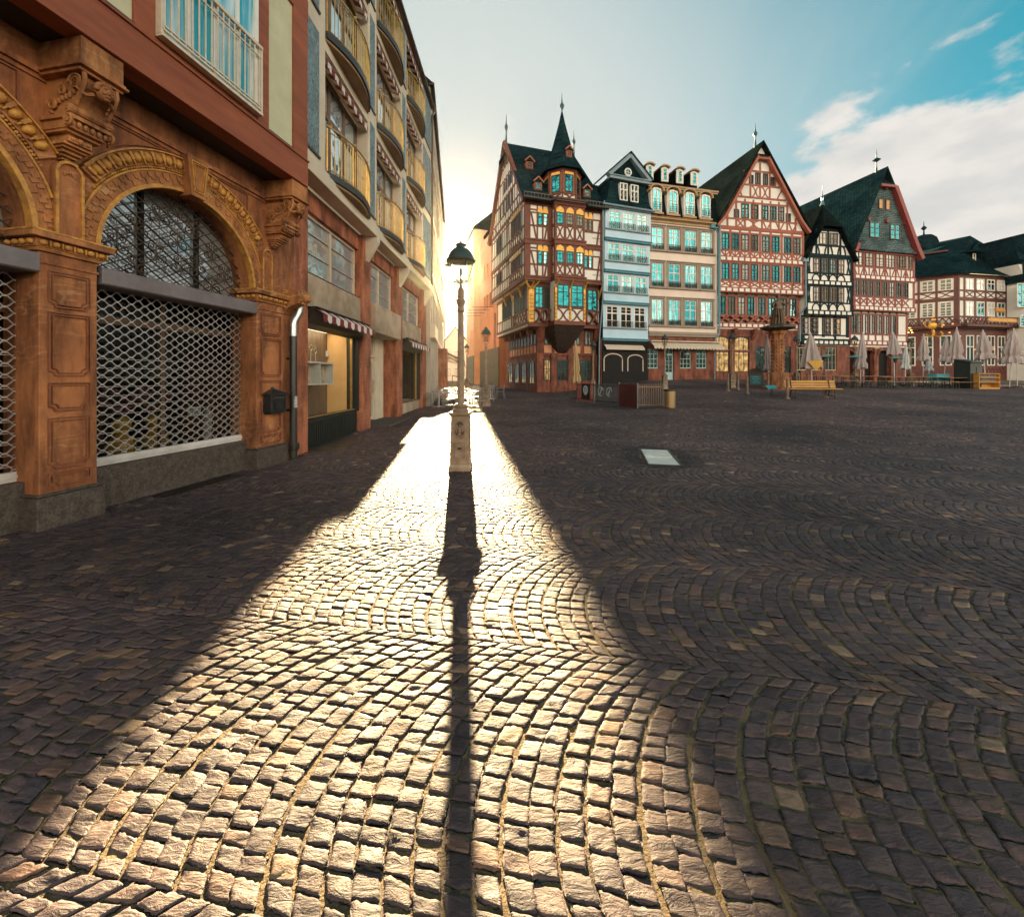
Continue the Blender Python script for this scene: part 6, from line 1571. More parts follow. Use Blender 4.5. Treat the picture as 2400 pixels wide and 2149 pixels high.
for x0, x1 in ((412, 515), (558, 662)):
    ua, ub = BL.u(C3(x0, 0)[0], -.15), BL.u(C3(x1, 0)[0], -.15); window(rf, ua, ub, zr(BL, C3(412, 890), C3(660, 925)), zr(BL, C3(412, 655), C3(660, 690)), M_wwin, M_gcy, cols=2, rows=(.62,), fw=.08, mw=.09, bars=(.3,), y=-.30, d=.3)
s = MB(); s.tube([(-.35, -.62, zeave), (Wb + .2, -.62, zeave - .02)], .09, 6); s.box(-.1, Wb, -.52, 0, zeave - .16, zeave - .02); s.build('gutter', M_slatetrim, rf)
s = MB(); s.tube([(-.15, -.5, zeave + .3), (-.22, -.4, zeave - .4), (-.18, -.3, zb0[1]), (-.28, 0.05, zb0[0]), (-.3, .1, 0)], .06, 6); s.build('drainpipe', M_slatetrim, R)
s = MB(); s.box(-1.2, -.5, 2.2, 2.9, zp - 1.0, zp + .8); s.box(-1.3, -.4, 2.1, 3.0, zp + .8, zp + .95); s.build('chimney', M_slt, rf)
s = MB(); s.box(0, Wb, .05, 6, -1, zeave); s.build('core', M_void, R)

# ---- beige house
BE = next_fac(BL, 1521, 'beige_house', 'beige rendered house with four windows a floor and slate mansard dormers', 76.5)
R = BE.root; Wg = BE.u(1681)
zeave = zr(BE, C3(835, 1100), C3(1740, 1190)); zg = zr(BE, C4(650, 905), C4(1430, 910)); zl = zr(BE, C4(655, 865), C4(1430, 878))
rows_ = [(zr(BE, C4(700, 780), C4(1410, 795)), zr(BE, C4(700, 485), C4(1400, 505))), (zr(BE, C4(700, 345), C4(1400, 382)), zr(BE, C4(700, 80), C4(1400, 112))), (zr(BE, C3(845, 1545), C3(1690, 1600)), zr(BE, C3(845, 1235), C3(1660, 1295)))]
cw = [(C4(705, 0)[0], C4(835, 0)[0]), (C4(895, 0)[0], C4(1025, 0)[0]), (C4(1078, 0)[0], C4(1207, 0)[0]), (C4(1257, 0)[0], C4(1385, 0)[0])]
cols_ = [(BE.u(a), BE.u(b)) for a, b in cw]
holes = [(a, b, c, d) for c, d in rows_ for a, b in cols_]
s = MB(); s.wall(0, Wg, zl, zeave, 0, holes, .2); s.quad((0, 0, zl), (0, 4, zl), (0, 4, zeave), (0, 0, zeave)); s.quad((Wg, 0, zl), (Wg, 4, zl), (Wg, 4, zeave), (Wg, 0, zeave)); s.build('wall', M_beige, R)
for c, d in rows_:
    for a, b in cols_:
        wd = window(R, a, b, c, d, M_wwin, GBE, cols=2, rows=(.62,), fw=.09, mw=.09, bars=(.31, .81), y=.06, bw=.03); iron_rail(wd, b - a, .46, 1)
        s = MB(); s.path([(a - .1, c), (a - .1, d + .1), (b + .1, d + .1), (b + .1, c)], .2, -.05, .02); s.path([(a - .2, d + .17), (b + .2, d + .17)], .07, -.12, .02); fr_ = s.build('architrave', M_taupe, R)
        s = MB(); s.box(a - .28, b + .28, -.16, .02, c - .14, c); s.build('window_sill', M_taupe, R)
s = MB(); s.box(-.03, Wg + .03, -.14, .1, zl - .1, zl + .12); s.box(-.03, Wg + .03, -.08, .1, zg, zl - .1); s.build('ledge', M_taupe, R)
s = MB(); s.box(0, Wg, -.10, .1, zeave - .42, zeave - .22); s.box(-.05, Wg + .05, -.3, .1, zeave - .14, zeave + .02)
for k in range(40): s.box(k * Wg / 40 + .03, k * Wg / 40 + .12, -.2, 0, zeave - .22, zeave - .13)
s.build('cornice', M_ochtrim, R)
# ground floor
holes = [(BE.u(C4(a, 0)[0]), BE.u(C4(b, 0)[0]), zr(BE, C4(a, c)), zr(BE, C4(a, 1045))) for a, b, c in ((655, 785, 1262), (868, 962, 1400), (1032, 1155, 1262), (1212, 1332, 1262))]
s = MB(); s.wall(0, Wg, -1.2, zg - .0, .08, holes, .25); s.build('stone_base', M_redst, R)
for k, (a, b, c, d) in enumerate(holes):
    if k == 1:
        dr = window(R, a, b, c, d - .45, M_mint, M_gcy2, cols=2, rows=(.32,), fw=.10, bars=(.45, .6, .75, .88), y=.2, name='door'); window(R, a, b, d - .42, d, M_mint, M_gcy2, cols=2, rows=(), fw=.05, y=.2)
        s = MB(); s.box(-(b - a) / 2 + .08, (b - a) / 2 - .08, -.01, .05, .1, (d - c - .45) * .31); s.build('door_panel', M_mint, dr)
    else: window(R, a, b, c, d, M_mint, M_gcy2, cols=3, rows=(.5,), fw=.07, bars=(.25, .75), y=.15, bw=.03)
z1 = zr(BE, C4(650, 965), C4(1410, 968)); 
s = MB(); n = 22; L = Wg + .1
s.box(-.05, L, -.45, .1, z1 - .04, z1 + .05)
for i in range(n):
    a, b = L * i / n, L * (i + 1) / n
    s.quad((a, -.05, z1), (b, -.05, z1), (b, -.75, z1 - .42), (a, -.75, z1 - .42)); s.add([(a, -.76, z1 - .42), (b, -.76, z1 - .42), (b, -.76, z1 - .58), ((a + b) / 2, -.77, z1 - .72), (a, -.76, z1 - .58)], [(0, 1, 2, 3, 4)])
s.build('awning', M_awnw, R)
for px in (C4(825, 0)[0], C4(1020, 0)[0]):
    x = BE.u(px); zz = z1 - .6
    l_ = MB(); l_.tube([(x, .05, zz), (x, -.35, zz + .1), (x, -.4, zz - .1)], .03, 5); l_.lathe([(.04, -.75), (.12, -.7), (.17, -.3), (.05, -.12), (.02, 0)], (x, -.4, zz - .1), 6); l_.build('wall_lantern', M_iron, R)
# mansard
zm = zr(BE, C3(790, 640), C3(1705, 760))
s = MB(); prof = [(-.4, zeave + .02), (-.1, zeave + .4), (.35, zm)]
for (ya, z_a), (yb, z_b) in zip(prof[:-1], prof[1:]):
    s.quad((-.05, ya, z_a), (Wg + .05, ya, z_a), (Wg + .05, yb, z_b), (-.05, yb, z_b)); s.quad((Wg + .05, ya, z_a), (Wg + .05, 5, z_a), (Wg + .05, 5, z_b), (Wg + .05, yb, z_b))
zt_ = zm + 1.55
s.add([(-.1, .3, zm + .1), (Wg + .1, .3, zm + .1), (Wg + .1, 3.2, zt_), (-.1, 3.2, zt_), (-.1, 6.2, zm + .1), (Wg + .1, 6.2, zm + .1)], [(0, 1, 2, 3), (3, 2, 5, 4), (1, 5, 2), (0, 3, 4)])
rf = s.build('roof', M_sltb, R)
s = MB(); s.box(-.1, Wg + .1, .05, .45, zm - .16, zm - .02); s.box(-.15, Wg + .15, -.02, .5, zm - .02, zm + .12); s.build('ledge', M_ochtrim, rf)
for x0, x1 in ((850, 1000), (1075, 1225), (1298, 1448), (1518, 1665)):
    a, b = BE.u(C3(x0, 0)[0], -.3), BE.u(C3(x1, 0)[0], -.3); xm = (C3(x0, 0)[0] + C3(x1, 0)[0]) / 2
    zc = BE.z(xm, C3(0, 1030)[1] + (xm - 1540) * .13, -.3); zd = zc + 2.1
    s = MB(); s.box(a, b, -.25, .6, zc, zd - .35); s.prism([(a, zd - .35), (b, zd - .35)] + [((a + b) / 2 + (b - a) / 2 * cos(pi * k / 8), zd - .35 + .35 * sin(pi * k / 8)) for k in range(1, 8)], -.25, .6); d_ = s.build('dormer', M_wwin, rf)
    s = MB(); s.path([((a + b) / 2 - (b - a) * .62 * cos(pi * k / 10), zd - .32 + .52 * sin(pi * k / 10)) for k in range(11)], .12, -.42, .8); s.build('dormer_roof', M_ochtrim, d_); s = MB(); s.box(a - .1, b + .1, -.38, 0, zc - .16, zc); s.build('window_sill', M_ochtrim, d_)
    wd = window(d_, a + .14, b - .14, zc + .12, zd - .12, M_wwin, M_gcurt2, cols=2, rows=(.55,), fw=.06, mw=.08, y=-.33, head='round', bars=()); iron_rail(wd, b - a - .2, .6, 2)
for x0, x1, y0_ in ((780, 870, 585), (985, 1075, 615), (1190, 1278, 640), (1385, 1475, 668)):
    a, b = BE.u(C3(x0, 0)[0], .9), BE.u(C3(x1, 0)[0], .9); zc = BE.z(*C3(x0, y0_), .9); zd = zc + 1.25
    s = MB(); s.box(a, b, .9, 3.0, zc - .4, zd); d_ = s.build('dormer', M_sltb, rf)
    s = MB(); s.prism([(a - .02, zc), (b + .02, zc), (b + .02, zd - .1), ((a + b) / 2, zd + .05), (a - .02, zd - .1)], .82, .9); s.build('dormer_face', M_wwin, d_)
    s = MB(); s.path([((a + b) / 2 - (b - a) * .66 * cos(pi * k / 8), zd - .06 + .20 * sin(pi * k / 8)) for k in range(9)], .12, .66, 3.0); s.build('dormer_roof', M_ochtrim, d_)
    window(d_, a + .14, b - .14, zc + .12, zd - .12, M_wwin, M_gcy, cols=1, rows=(.36, .68), fw=.05, y=.78)
s = MB(); s.box(0, Wg, .3, 6, -1, zeave); s.build('core', M_void, R)
s = MB(); s.tube([(Wg + .1, -.2, zeave), (Wg + .12, -.12, zl)], .08, 6); s.tube([(Wg + .12, -.12, zl), (Wg - .35, -.12, zl - .5), (Wg - .35, -.1, -.2)], .06, 6); s.build('drainpipe', M_slatetrim, R)

# ---- red gabled half-timbered house
RG = next_fac(BE, 1683.5, 'red_gabled_house', 'tall gabled house with brick red timbers over a red stone arcade', 79.6)
R = RG.root; Wr = RG.u(1883.5)
def gable(f, mats, W_, ze, za, xa, depth, name='roof', over=.45, th=.16, flare=.5, m=None):
    s = MB()
    for xe, sg in ((-over, -1), (W_ + over, 1)):
        kx = xe - sg * flare * 1.1; kz = ze + (za - ze) * .12
        pts = [(xe, ze - .15), (kx, kz), (xa, za), (xa, za + th * 1.6), (kx + sg * .05, kz + th), (xe, ze - .15 + th)]
        s.prism(pts, -.4, depth)
    return s.build(name, m or mats, f.root)
def casements(f, boxes, rowz, fm, gms, cols=2, rows=(.66,), bars=(.14, .26, .44), fw=.08, y=-.04, head=None):
    for k, (a, b) in enumerate(boxes):
        window(f.root, f.u(a), f.u(b), rowz[0], rowz[1], fm, (GMIX if gms[k % len(gms)] is M_gcy else gms[k % len(gms)]), cols=cols, rows=rows, bars=bars, fw=fw, mw=.06, y=y, d=.10, head=head)
ze = zr(RG, C5(275, 1330), C5(1340, 1425)); za = RG.z(*C5(765, 300), 0) + .15; xa = RG.u(C5(785, 0)[0])
rowz = [(zr(RG, C6(175, 680), C6(1105, 712)), zr(RG, C6(175, 462), C6(1105, 497))), (zr(RG, C6(208, 278), C6(1140, 325)), zr(RG, C6(208, 75), C6(1140, 133))), (zr(RG, C5(285, 1625), C5(1305, 1690)), zr(RG, C5(285, 1405), C5(1305, 1485))), (zr(RG, C5(535, 1210), C5(1085, 1275)), zr(RG, C5(535, 1045), C5(1085, 1070)))]
rcol = [[C6(x, 0)[0] for x in p] for p in ((208, 298), (325, 412), (440, 527), (555, 640), (685, 775), (803, 892), (945, 1030), (1053, 1140))]
zj = [zr(RG, C6(165, 812), C6(800, 830)), zr(RG, C6(200, 410), C6(1140, 445)), zr(RG, C6(200, 30), C6(1150, 95)), ze]
s = MB(); y_in = .45
s.box(0, Wr, 0, 12, zj[1], ze); s.box(.0, Wr - .1, y_in, 12, zj[0] - .3, zj[1]); s.prism([(0, ze), (Wr, ze), (xa, za)], 0, 12); s.build('wall', M_infill, R)
t = MB(); wq = MB()
def timber_row(t, wq, x0, x1, zlo, win, znext, centres, half, y=0.0, pan='x', joist=True, njo=14, w_=.22):
    t.box(x0 - .03, x0 + w_, y - .034, y + .05, zlo, znext); t.box(x1 - w_, x1 + .03, y - .034, y + .05, zlo, znext)
    t.box(x0, x1, y - .04, y + .05, win[0] - .14, win[0] - .01); t.box(x0, x1, y - .038, y + .05, win[1] + .01, win[1] + .14)
    for i in range(len(centres) + 1):
        xc = (centres[i - 1] + centres[i]) / 2 if 0 < i < len(centres) else (x0 + .12 if i == 0 else x1 - .12)
        t.box(xc - w_ / 2, xc + w_ / 2, y - .036, y + .05, zlo, znext)
    for c in centres:
        a, b = c - half, c + half
        if pan == 'x': xpan(t, a, b, zlo + .06, win[0] - .14, .11, y - .03)
        elif pan == 'w':
            t.beam((a, win[0] - .14), (c - .02, zlo), .11, y - .03, y + .02); t.beam((b, win[0] - .14), (c + .02, zlo), .11, y - .03, y + .02)
            t.beam((c, win[0] - .14), (c, zlo), .09, y - .03, y + .02)
        elif pan == 'v': t.beam((a, win[0] - .14), ((a + c) / 2, zlo), .10, y - .03, y + .02); t.beam((b, win[0] - .14), ((b + c) / 2, zlo), .10, y - .03, y + .02); t.beam((c, zlo), (c, win[0]), .10, y - .03, y + .02)
        elif pan == 'o': t.path([(c - half * 1.0 + half * (1 - cos(a_)) * 1.0, zlo + (win[0] - .16 - zlo) * sin(a_)) for a_ in [i * pi / 12 for i in range(7)]], .11, y - .03, y + .02); t.path([(c + half * cos(a_), zlo + (win[0] - .16 - zlo) * sin(a_)) for a_ in [i * pi / 12 for i in range(7)]], .11, y - .03, y + .02)
    if joist:
        t.box(x0 - .08, x1 + .08, y - .10, y + .1, zlo - .50, zlo - .02)
        for k in range(njo): wq.box(x0 + .1 + (x1 - x0 - .2) * (k + .14) / njo, x0 + .1 + (x1 - x0 - .2) * (k + .82) / njo, y - .115, y - .08, zlo - .40, zlo - .13)
cen = [(RG.u(a) + RG.u(b)) / 2 for a, b in rcol]; half = .42
timber_row(t, wq, 0, Wr, zj[1] + .35, rowz[1], zj[2] - .3, cen, half, 0, 'x')
timber_row(t, wq, 0, Wr, zj[2] + .30, rowz[2], ze - .1, cen, half, 0, 'w')
timber_row(t, wq, .0, Wr - .1, zj[0] + .30, rowz[0], zj[1] - .15, cen, half, y_in, 'x')
t.box(0, Wr, -.05, .05, ze - .12, ze + .16); t.box(0, Wr, -.03, .05, rowz[2][1] + .3, rowz[2][1] + .42)
# gable framing
sl, sr = (xa - 0) / (za - ze), (Wr - xa) / (za - ze)
ext = lambda z: (xa - (za - z) * sl + .25, xa + (za - z) * sr - .25)
for z in (rowz[3][0] - .1, rowz[3][1] + .12, rowz[3][1] + .62, zr(RG, C5(560, 785), C5(1030, 830)), zr(RG, C5(640, 610), C5(940, 640)), zr(RG, C5(490, 940), C5(1110, 1000))):
    a, b = ext(z); t.beam((a, z), (b, z), .15, -.036, .05)
zs0 = ze + .1
for x in np.linspace(.9, Wr - .9, 9):
    zt2 = min(za - (xa - x) / sl if x < xa else za - (x - xa) / sr, rowz[3][1] + .62) - .2
    if zt2 > zs0 + .6: t.beam((x, zs0), (x, zt2), .16, -.034, .05)
for k in range(5): xm = 2.2 + k * 1.35; (xpan(t, xm - .45, xm + .45, zs0 + .05, rowz[3][0] - .16, .11, -.03, True) if k < 2 else (t.beam((xm - .4, rowz[3][0] - .1), (xm, zs0), .11, -.03, .02), t.beam((xm + .5, rowz[3][0] - .1), (xm + .05, zs0), .11, -.03, .02)))
zq0, zq1 = zr(RG, C5(490, 940), C5(1110, 1000)), zr(RG, C5(560, 785), C5(1030, 830)); zu = zr(RG, C5(640, 610), C5(940, 640))
for x in (xa - 1.05, xa - .05, xa + .95): t.beam((x, zq0), (x, za - 1.6), .15, -.034, .05)
xpan(t, xa - .9, xa - .15, zq0 + .08, zq1 - .08, .10, -.03, True); xpan(t, xa + .1, xa + .85, zq0 + .08, zq1 - .08, .10, -.03, True)
t.path([(xa - 2.4, zq1 - .1), (xa - 2.1, (zq0 + zq1) / 2), (xa - 1.9, zq0)], .12, -.03, .02); t.path([(xa + 2.3, zq1 - .1), (xa + 2.0, (zq0 + zq1) / 2), (xa + 1.7, zq0)], .12, -.03, .02)
for x in (xa - 1.65, xa + 1.55): t.beam((x, zq1), (x, zu), .13, -.03, .05)
t.beam((-.35, ze - .05), (.5, ze + .9), .22, -.42, -.1); t.beam((.5, ze + .9), (xa - .5, za - 1.2), .22, -.42, -.1); t.beam((Wr + .35, ze - .05), (Wr - .5, ze + .9), .22, -.42, -.1); t.beam((Wr - .5, ze + .9), (xa + .5, za - 1.2), .22, -.42, -.1); t.beam((xa - .6, za - 1.35), (xa + .6, za - 1.35), .22, -.42, -.1)
t.build('timber_frame', M_tred, R); wq.build('joist_infill', M_infill, R)['kind'] = 'stuff'
for i in range(3): casements(RG, rcol, rowz[i], M_leaddk, [M_gcy] if i else [M_gcy, M_gcy, M_gcy2, M_gcy], y=(y_in if i == 0 else 0) - .06)
casements(RG, [[C5(x, 0)[0] for x in p] for p in ((535, 632), (660, 755), (800, 885), (905, 990), (1010, 1088))], rowz[3], M_leaddk, [M_gcy], y=-.06)
casements(RG, [[C5(x, 0)[0] for x in p] for p in ((440, 505), (1110, 1172))], (rowz[3][0] - .02, rowz[3][1] - .55), M_leaddk, [M_gcy], bars=(.3,), y=-.06)
zw = (zr(RG, C5(720, 785), C5(880, 800)), zr(RG, C5(720, 640), C5(880, 650)))
casements(RG, [[C5(x, 0)[0] for x in p] for p in ((715, 782), (815, 880))], zw, M_leaddk, [M_gcy2], rows=(), bars=(), y=-.06); casements(RG, [[C5(x, 0)[0] for x in p] for p in ((635, 692), (905, 962))], (zw[0], zw[1] - .25), M_leaddk, [M_gcy2], rows=(), bars=(), y=-.06)
rf = gable(RG, None, Wr, ze, za, xa, 15, m=M_sltb)
s = MB(); s.add([(xa - .75, -.45, za - 1.3), (xa + .75, -.45, za - 1.3), (xa, .9, za + .3), (xa - .75, .5, za - 1.1), (xa + .75, .5, za - 1.1)], [(0, 1, 2), (0, 2, 3), (1, 4, 2)]); s.build('half_hip', M_sltb, rf); spike(rf, xa, .6, za + .1, 2.3, .17)
s = MB(); s.box(-.9, -.2, -.3, .6, ze - .25, ze + .35); s.tube([(-.5, -.2, ze - .2), (-.2, -.3, ze - .8), (-.15, -.2, zj[0])], .06, 6); s.build('gutter', mat('teal_copper', (0.03, 0.22, 0.26), 0.5), rf)
# stone ground floor
ga = [(C6(130, 0)[0], C6(305, 0)[0], False), (C6(365, 0)[0], C6(540, 0)[0], False), (C6(610, 0)[0], C6(750, 0)[0], True), (C6(840, 0)[0], C6(1030, 0)[0], True)]
zg1, zg0 = zj[0] - .3, -1.2
holes = [(RG.u(a, .5), RG.u(b, .5), -.6 if r else zr(RG, C6(150, 1375)), zg1 - (1.5 if r else .65)) for a, b, r in ga]
s = MB(); s.wall(.0, Wr - .1, zg0, zg1, .5, holes, .3)
s.box(0, holes[1][1] + .2, .42, .56, zr(RG, C6(130, 1125)) , zr(RG, C6(130, 1105))); s.box(0, Wr, .44, .55, zg0, zr(RG, C6(150, 1380)))
for k in range(3): s.prism_x([(.5, zg1), (.0, zg1), (.1, zg1 - .3), (.5, zg1 - 1.0)], holes[min(k, 3)][1] + .15, holes[min(k, 3)][1] + .45)
s.build('stone_base', M_redst, R)
for k, (a, b, c, d) in enumerate(holes):
    window(R, a, b, c, d, M_leaddk, M_glit if k in (0, 1) else M_gcy2, cols=3 if k < 2 else 2, rows=(.48, .56) if k < 2 else (.6,), fw=.08, bars=(.25, .75, .88), y=.58, head='seg' if k < 2 else 'round')
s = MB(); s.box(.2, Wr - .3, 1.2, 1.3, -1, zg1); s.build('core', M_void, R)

# ---- black and white house
BK = next_fac(RG, 1886, 'black_timbered_house', 'narrow house with black timbers, arched braces and steep slate hip', 79.8)
R = BK.root; Wk = BK.u(1998)
xl, xr_ = BK.u(C7(240, 0)[0]), BK.u(C7(790, 0)[0])
zK = [zr(BK, C8(200, 885), C8(750, 895)), zr(BK, C8(250, 490), C8(825, 505)), zr(BK, C8(255, 78), C8(825, 100)), zr(BK, C7(240, 1255), C7(790, 1285))]
wK = [(zr(BK, C8(200, 775), C8(740, 790)), zr(BK, C8(200, 545), C8(740, 560))), (zr(BK, C8(340, 335), C8(760, 350)), zr(BK, C8(340, 130), C8(760, 145))), (zr(BK, C7(305, 1480), C7(700, 1500)), zr(BK, C7(305, 1295), C7(700, 1320))), (zr(BK, C7(380, 1120), C7(620, 1135)), zr(BK, C7(380, 965), C7(620, 975)))]
xa = BK.u(C7(505, 0)[0]); za = BK.z(*C7(510, 640), .6); zh = zr(BK, C7(430, 915), C7(690, 920))
s = MB(); s.box(.1, Wk - .05, 0, 9, zK[1], zK[3]); s.box(0, Wk - .1, .3, 9, zK[0] - .3, zK[1]); s.prism([(.2, zK[3]), (Wk - .2, zK[3]), (xa + .9, zh), (xa - .9, zh)], 0, 9); s.build('wall', M_infill, R)
t = MB(); wq = MB()
c2 = [[C7(x, 0)[0] for x in p] for p in ((305, 382), (410, 490), (525, 600), (628, 705))]; cen = [(BK.u(a) + BK.u(b)) / 2 for a, b in c2]
for zlo, wn, znx, yy in ((zK[1] + .3, wK[1], zK[2] - .1, 0), (zK[2] + .3, wK[2], zK[3] - .1, 0)):
    timber_row(t, wq, .1, Wk - .05, zlo, wn, znx, cen, .42, yy, 'o', njo=8, w_=.2)
    for xx in ((.35, cen[0] - .65), (cen[-1] + .65, Wk - .3)): xpan(t, xx[0], xx[1], wn[0] - .1, wn[1] + .2, .12)
c0 = [[C8(x, 0)[0] for x in p] for p in ((200, 300), (322, 435), (500, 610), (640, 745))]; cen0 = [(BK.u(a, .3) + BK.u(b, .3)) / 2 for a, b in c0]
timber_row(t, wq, 0, Wk - .1, zK[0] + .25, wK[0], zK[1] - .2, cen0, .4, .3, '', njo=9, w_=.3)
for k in range(7): wq.box(.4 + k * .85, .95 + k * .85, .25, .28, wK[0][0] - .75, wK[0][0] - .25)
t.box(0, Wk, .24, .31, zK[0] + .2, zK[0] + .32)
t.box(.1, Wk - .05, -.05, .05, zK[3] - .15, zK[3] + .15)
for x in (xa - 1.35, xa - .05, xa + 1.3): t.beam((x, zK[3]), (x, zh - .1), .18, -.04, .05)
t.box(xa - 1.9, xa + 1.9, -.045, .05, wK[3][0] - .16, wK[3][0])
for c in (xa - 1.45, xa, xa + 1.45): t.path([(c + .42 * cos(a_), zK[3] + .1 + .9 * sin(a_)) for a_ in [i * pi / 10 for i in range(11)]], .12, -.035, .02)
t.box(xa - 1.0, xa + 1.0, -.06, .05, zh - .3, zh)
t.build('timber_frame', M_tblk, R); wq.build('joist_infill', M_infill, R)['kind'] = 'stuff'
casements(BK, c2, wK[1], M_brwin, [M_gcy, M_gcy2, M_gcy2, M_gcy2], rows=(.6,), bars=(.3,), y=-.06); casements(BK, c2, wK[2], M_brwin, [M_gcy], rows=(.6,), bars=(.3,), y=-.06); casements(BK, c0, wK[0], M_brwin, [M_gcy2, M_gcy2, M_gcy2, M_glit], rows=(.36, .68), bars=(), y=.24)
casements(BK, [[C7(x, 0)[0] for x in p] for p in ((380, 478), (520, 622))], wK[3], M_brwin, [M_gcy], rows=(), bars=(.5,), y=-.06)
s = MB()
for k, (a, b) in enumerate(c0):
    for i in range(2):
        for j in range(3):
            if k == 3 and i: continue
            x = BK.u(a + (b - a) * (.28 + .44 * i), .2); z = wK[0][0] + (wK[0][1] - wK[0][0]) * (.28 + .28 * j); s.annulus(x, z, .035, .10, .262, .272, 0, 2 * pi, 10)
s.build('window_plates', mat('white_china', (0.6, 0.58, 0.55), 0.3), R)['kind'] = 'stuff'
s = MB()
for xe, sg, xb in ((-.15, -1, xa), (Wk + .1, 1, xa)):
    s.prism([(xe, zK[3] - .5), (xa, za), (xa, za + .22), (xe + sg * .1, zK[3] - .4)], .5, 9); s.prism([(xe, zK[3] - .5), (xa + sg * .95, zh + .05), (xa + sg * .95, zh + .3), (xe + sg * .1, zK[3] - .4)], -.45, .6)
s.add([(xa - 1.1, -.5, zh), (xa + 1.1, -.5, zh), (xa, .6, za + .2), (xa - 1.0, .6, zh), (xa + 1.0, .6, zh)], [(0, 1, 2), (0, 2, 3), (1, 4, 2)])
rf = s.build('roof', M_sltb, R)
s = MB(); s.lathe([(.22, 0), (.12, .25), (.16, .3), (.09, .4), (.11, .75), (.14, .8), (.05, 1.0), (.015, 1.9)], (xa, .6, za + .1), 10); s.build('finial', M_zinc, rf, smooth=True)
s = MB(); s.box(-.4, .15, -.3, .4, zK[3] - .75, zK[3] - .4); s.tube([(-.1, -.2, zK[3] - .7), (-.08, -.2, zK[1] + .5), (-.3, .2, zK[1] - .1), (-.3, .2, zK[0])], .08, 6); s.build('gutter', M_slatetrim, rf)
holes = [(BK.u(a, .4), BK.u(b, .4), zr(BK, (a, C8(0, 1280)[1])), zr(BK, (a, C8(0, 955)[1]))) for a, b in ((C8(110, 0)[0], C8(245, 0)[0]), (C8(300, 0)[0], C8(440, 0)[0]), (C8(500, 0)[0], C8(655, 0)[0]))]
s = MB(); s.wall(0, Wk + .2, -1.2, zK[0] - .1, .4, holes, .25); s.build('stone_base', M_redst, R)
M_crw = mat('cream_window_paint', (0.5, 0.42, 0.28), 0.5)
for a, b, c, d in holes: window(R, a, b, c, d, M_crw, M_gcy2, cols=3, rows=(.68,), fw=.08, bars=(.34,), y=.5)
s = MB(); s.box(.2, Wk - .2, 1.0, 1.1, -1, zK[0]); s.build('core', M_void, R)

# ---- slate gabled house with crimson timbers
SG = next_fac(BK, 2000, 'slate_gabled_house', 'gabled house with slate-hung gable and crimson barge boards and timbers', 77.5)
R = SG.root; Ws = SG.u(2143)
ze = zr(SG, C7(840, 1190), C7(1620, 1250)); za = SG.z(*C7(1200, 195), .3); xa = SG.u(C7(1215, 0)[0])
rw = [(zr(SG, C8(900, 765), C8(1550, 780)), zr(SG, C8(900, 510), C8(1550, 520))), (zr(SG, C8(880, 255), C8(1630, 285)), zr(SG, C8(880, 35), C8(1630, 75))), (zr(SG, C7(845, 1390), C7(1590, 1445)), zr(SG, C7(845, 1215), C7(1590, 1270)))]
zj = [zr(SG, C8(810, 890), C8(1560, 905)), zr(SG, C8(880, 425), C8(1690, 450)), zr(SG, C7(830, 1540), C7(1620, 1585)), ze]
s = MB(); s.box(0, Ws, 0, 12, zj[1], ze); s.box(0, Ws - .3, .4, 12, zj[0] - .4, zj[1]); s.build('wall', M_infill, R)
s = MB(); s.prism([(.05, ze + .1), (Ws - .05, ze + .1), (xa + .9, za - 1.7), (xa - .9, za - 1.7)], -.06, 12); s.prism_x([(-.35, ze - .05), (-.06, ze + .6), (.3, ze + .6), (.3, ze)], .1, Ws - .1); s.build('slate_gable', slate('grey_slate', (0.13, 0.175, 0.19), (0.085, 0.12, 0.13), .5, .17), R)
t = MB(); wq = MB()
c3 = [[C7(x, 0)[0] for x in p] for p in ((848, 945), (978, 1080), (1112, 1215), (1240, 1360), (1390, 1500), (1528, 1595))]; cen = [(SG.u(a) + SG.u(b)) / 2 for a, b in c3]
timber_row(t, wq, 0, Ws, zj[2] + .28, rw[2], ze, cen, .55, 0, 'v', njo=12, w_=.2)
c2 = [[C8(x, 0)[0] for x in p] for p in ((880, 962), (980, 1060), (1075, 1150), (1172, 1245), (1270, 1342), (1365, 1440), (1465, 1540), (1560, 1632))]; cen = [(SG.u(a) + SG.u(b)) / 2 for a, b in c2]
timber_row(t, wq, 0, Ws, zj[1] + .28, rw[1], zj[2] - .2, cen, .42, 0, 'x', njo=13, w_=.2)
c1 = [[C8(x, 0)[0] for x in p] for p in ((900, 985), (997, 1072), (1100, 1172), (1195, 1270), (1290, 1367), (1390, 1465), (1485, 1557))]; cen = [(SG.u(a, .4) + SG.u(b, .4)) / 2 for a, b in c1]
timber_row(t, wq, 0, Ws - .3, zj[0] + .25, rw[0], zj[1] - .2, cen, .45, .4, '', njo=11, w_=.18)
t.box(-.05, Ws + .05, -.12, .1, ze - .22, ze + .02)
t.beam((Ws + .45, ze - .5), (Ws - .2, ze + .6), .42, -.5, -.1); t.beam((Ws - .2, ze + .6), (xa + .95, za - 1.6), .42, -.5, -.1); t.beam((-.2, ze - .3), (.2, ze + .5), .3, -.45, -.1); t.beam((xa - .9, za - 1.65), (xa + .95, za - 1.6), .24, -.5, -.1)
for px, py in ((C7(1232, 825)), (C7(995, 800)), (C7(1465, 850)), (C7(1215, 400))):
    x, z = SG.uz(px, py); t.box(x - .12, x + .12, -.3, 0, z - .18, z + .15)
t.build('timber_frame', M_tcrim, R); wq.build('joist_infill', M_infill, R)['kind'] = 'stuff'
M_gwhite = glassy('white_curtain_glass', (0.55, 0.56, 0.54), metal=0.2, curtain=(0.75, 0.75, 0.72))
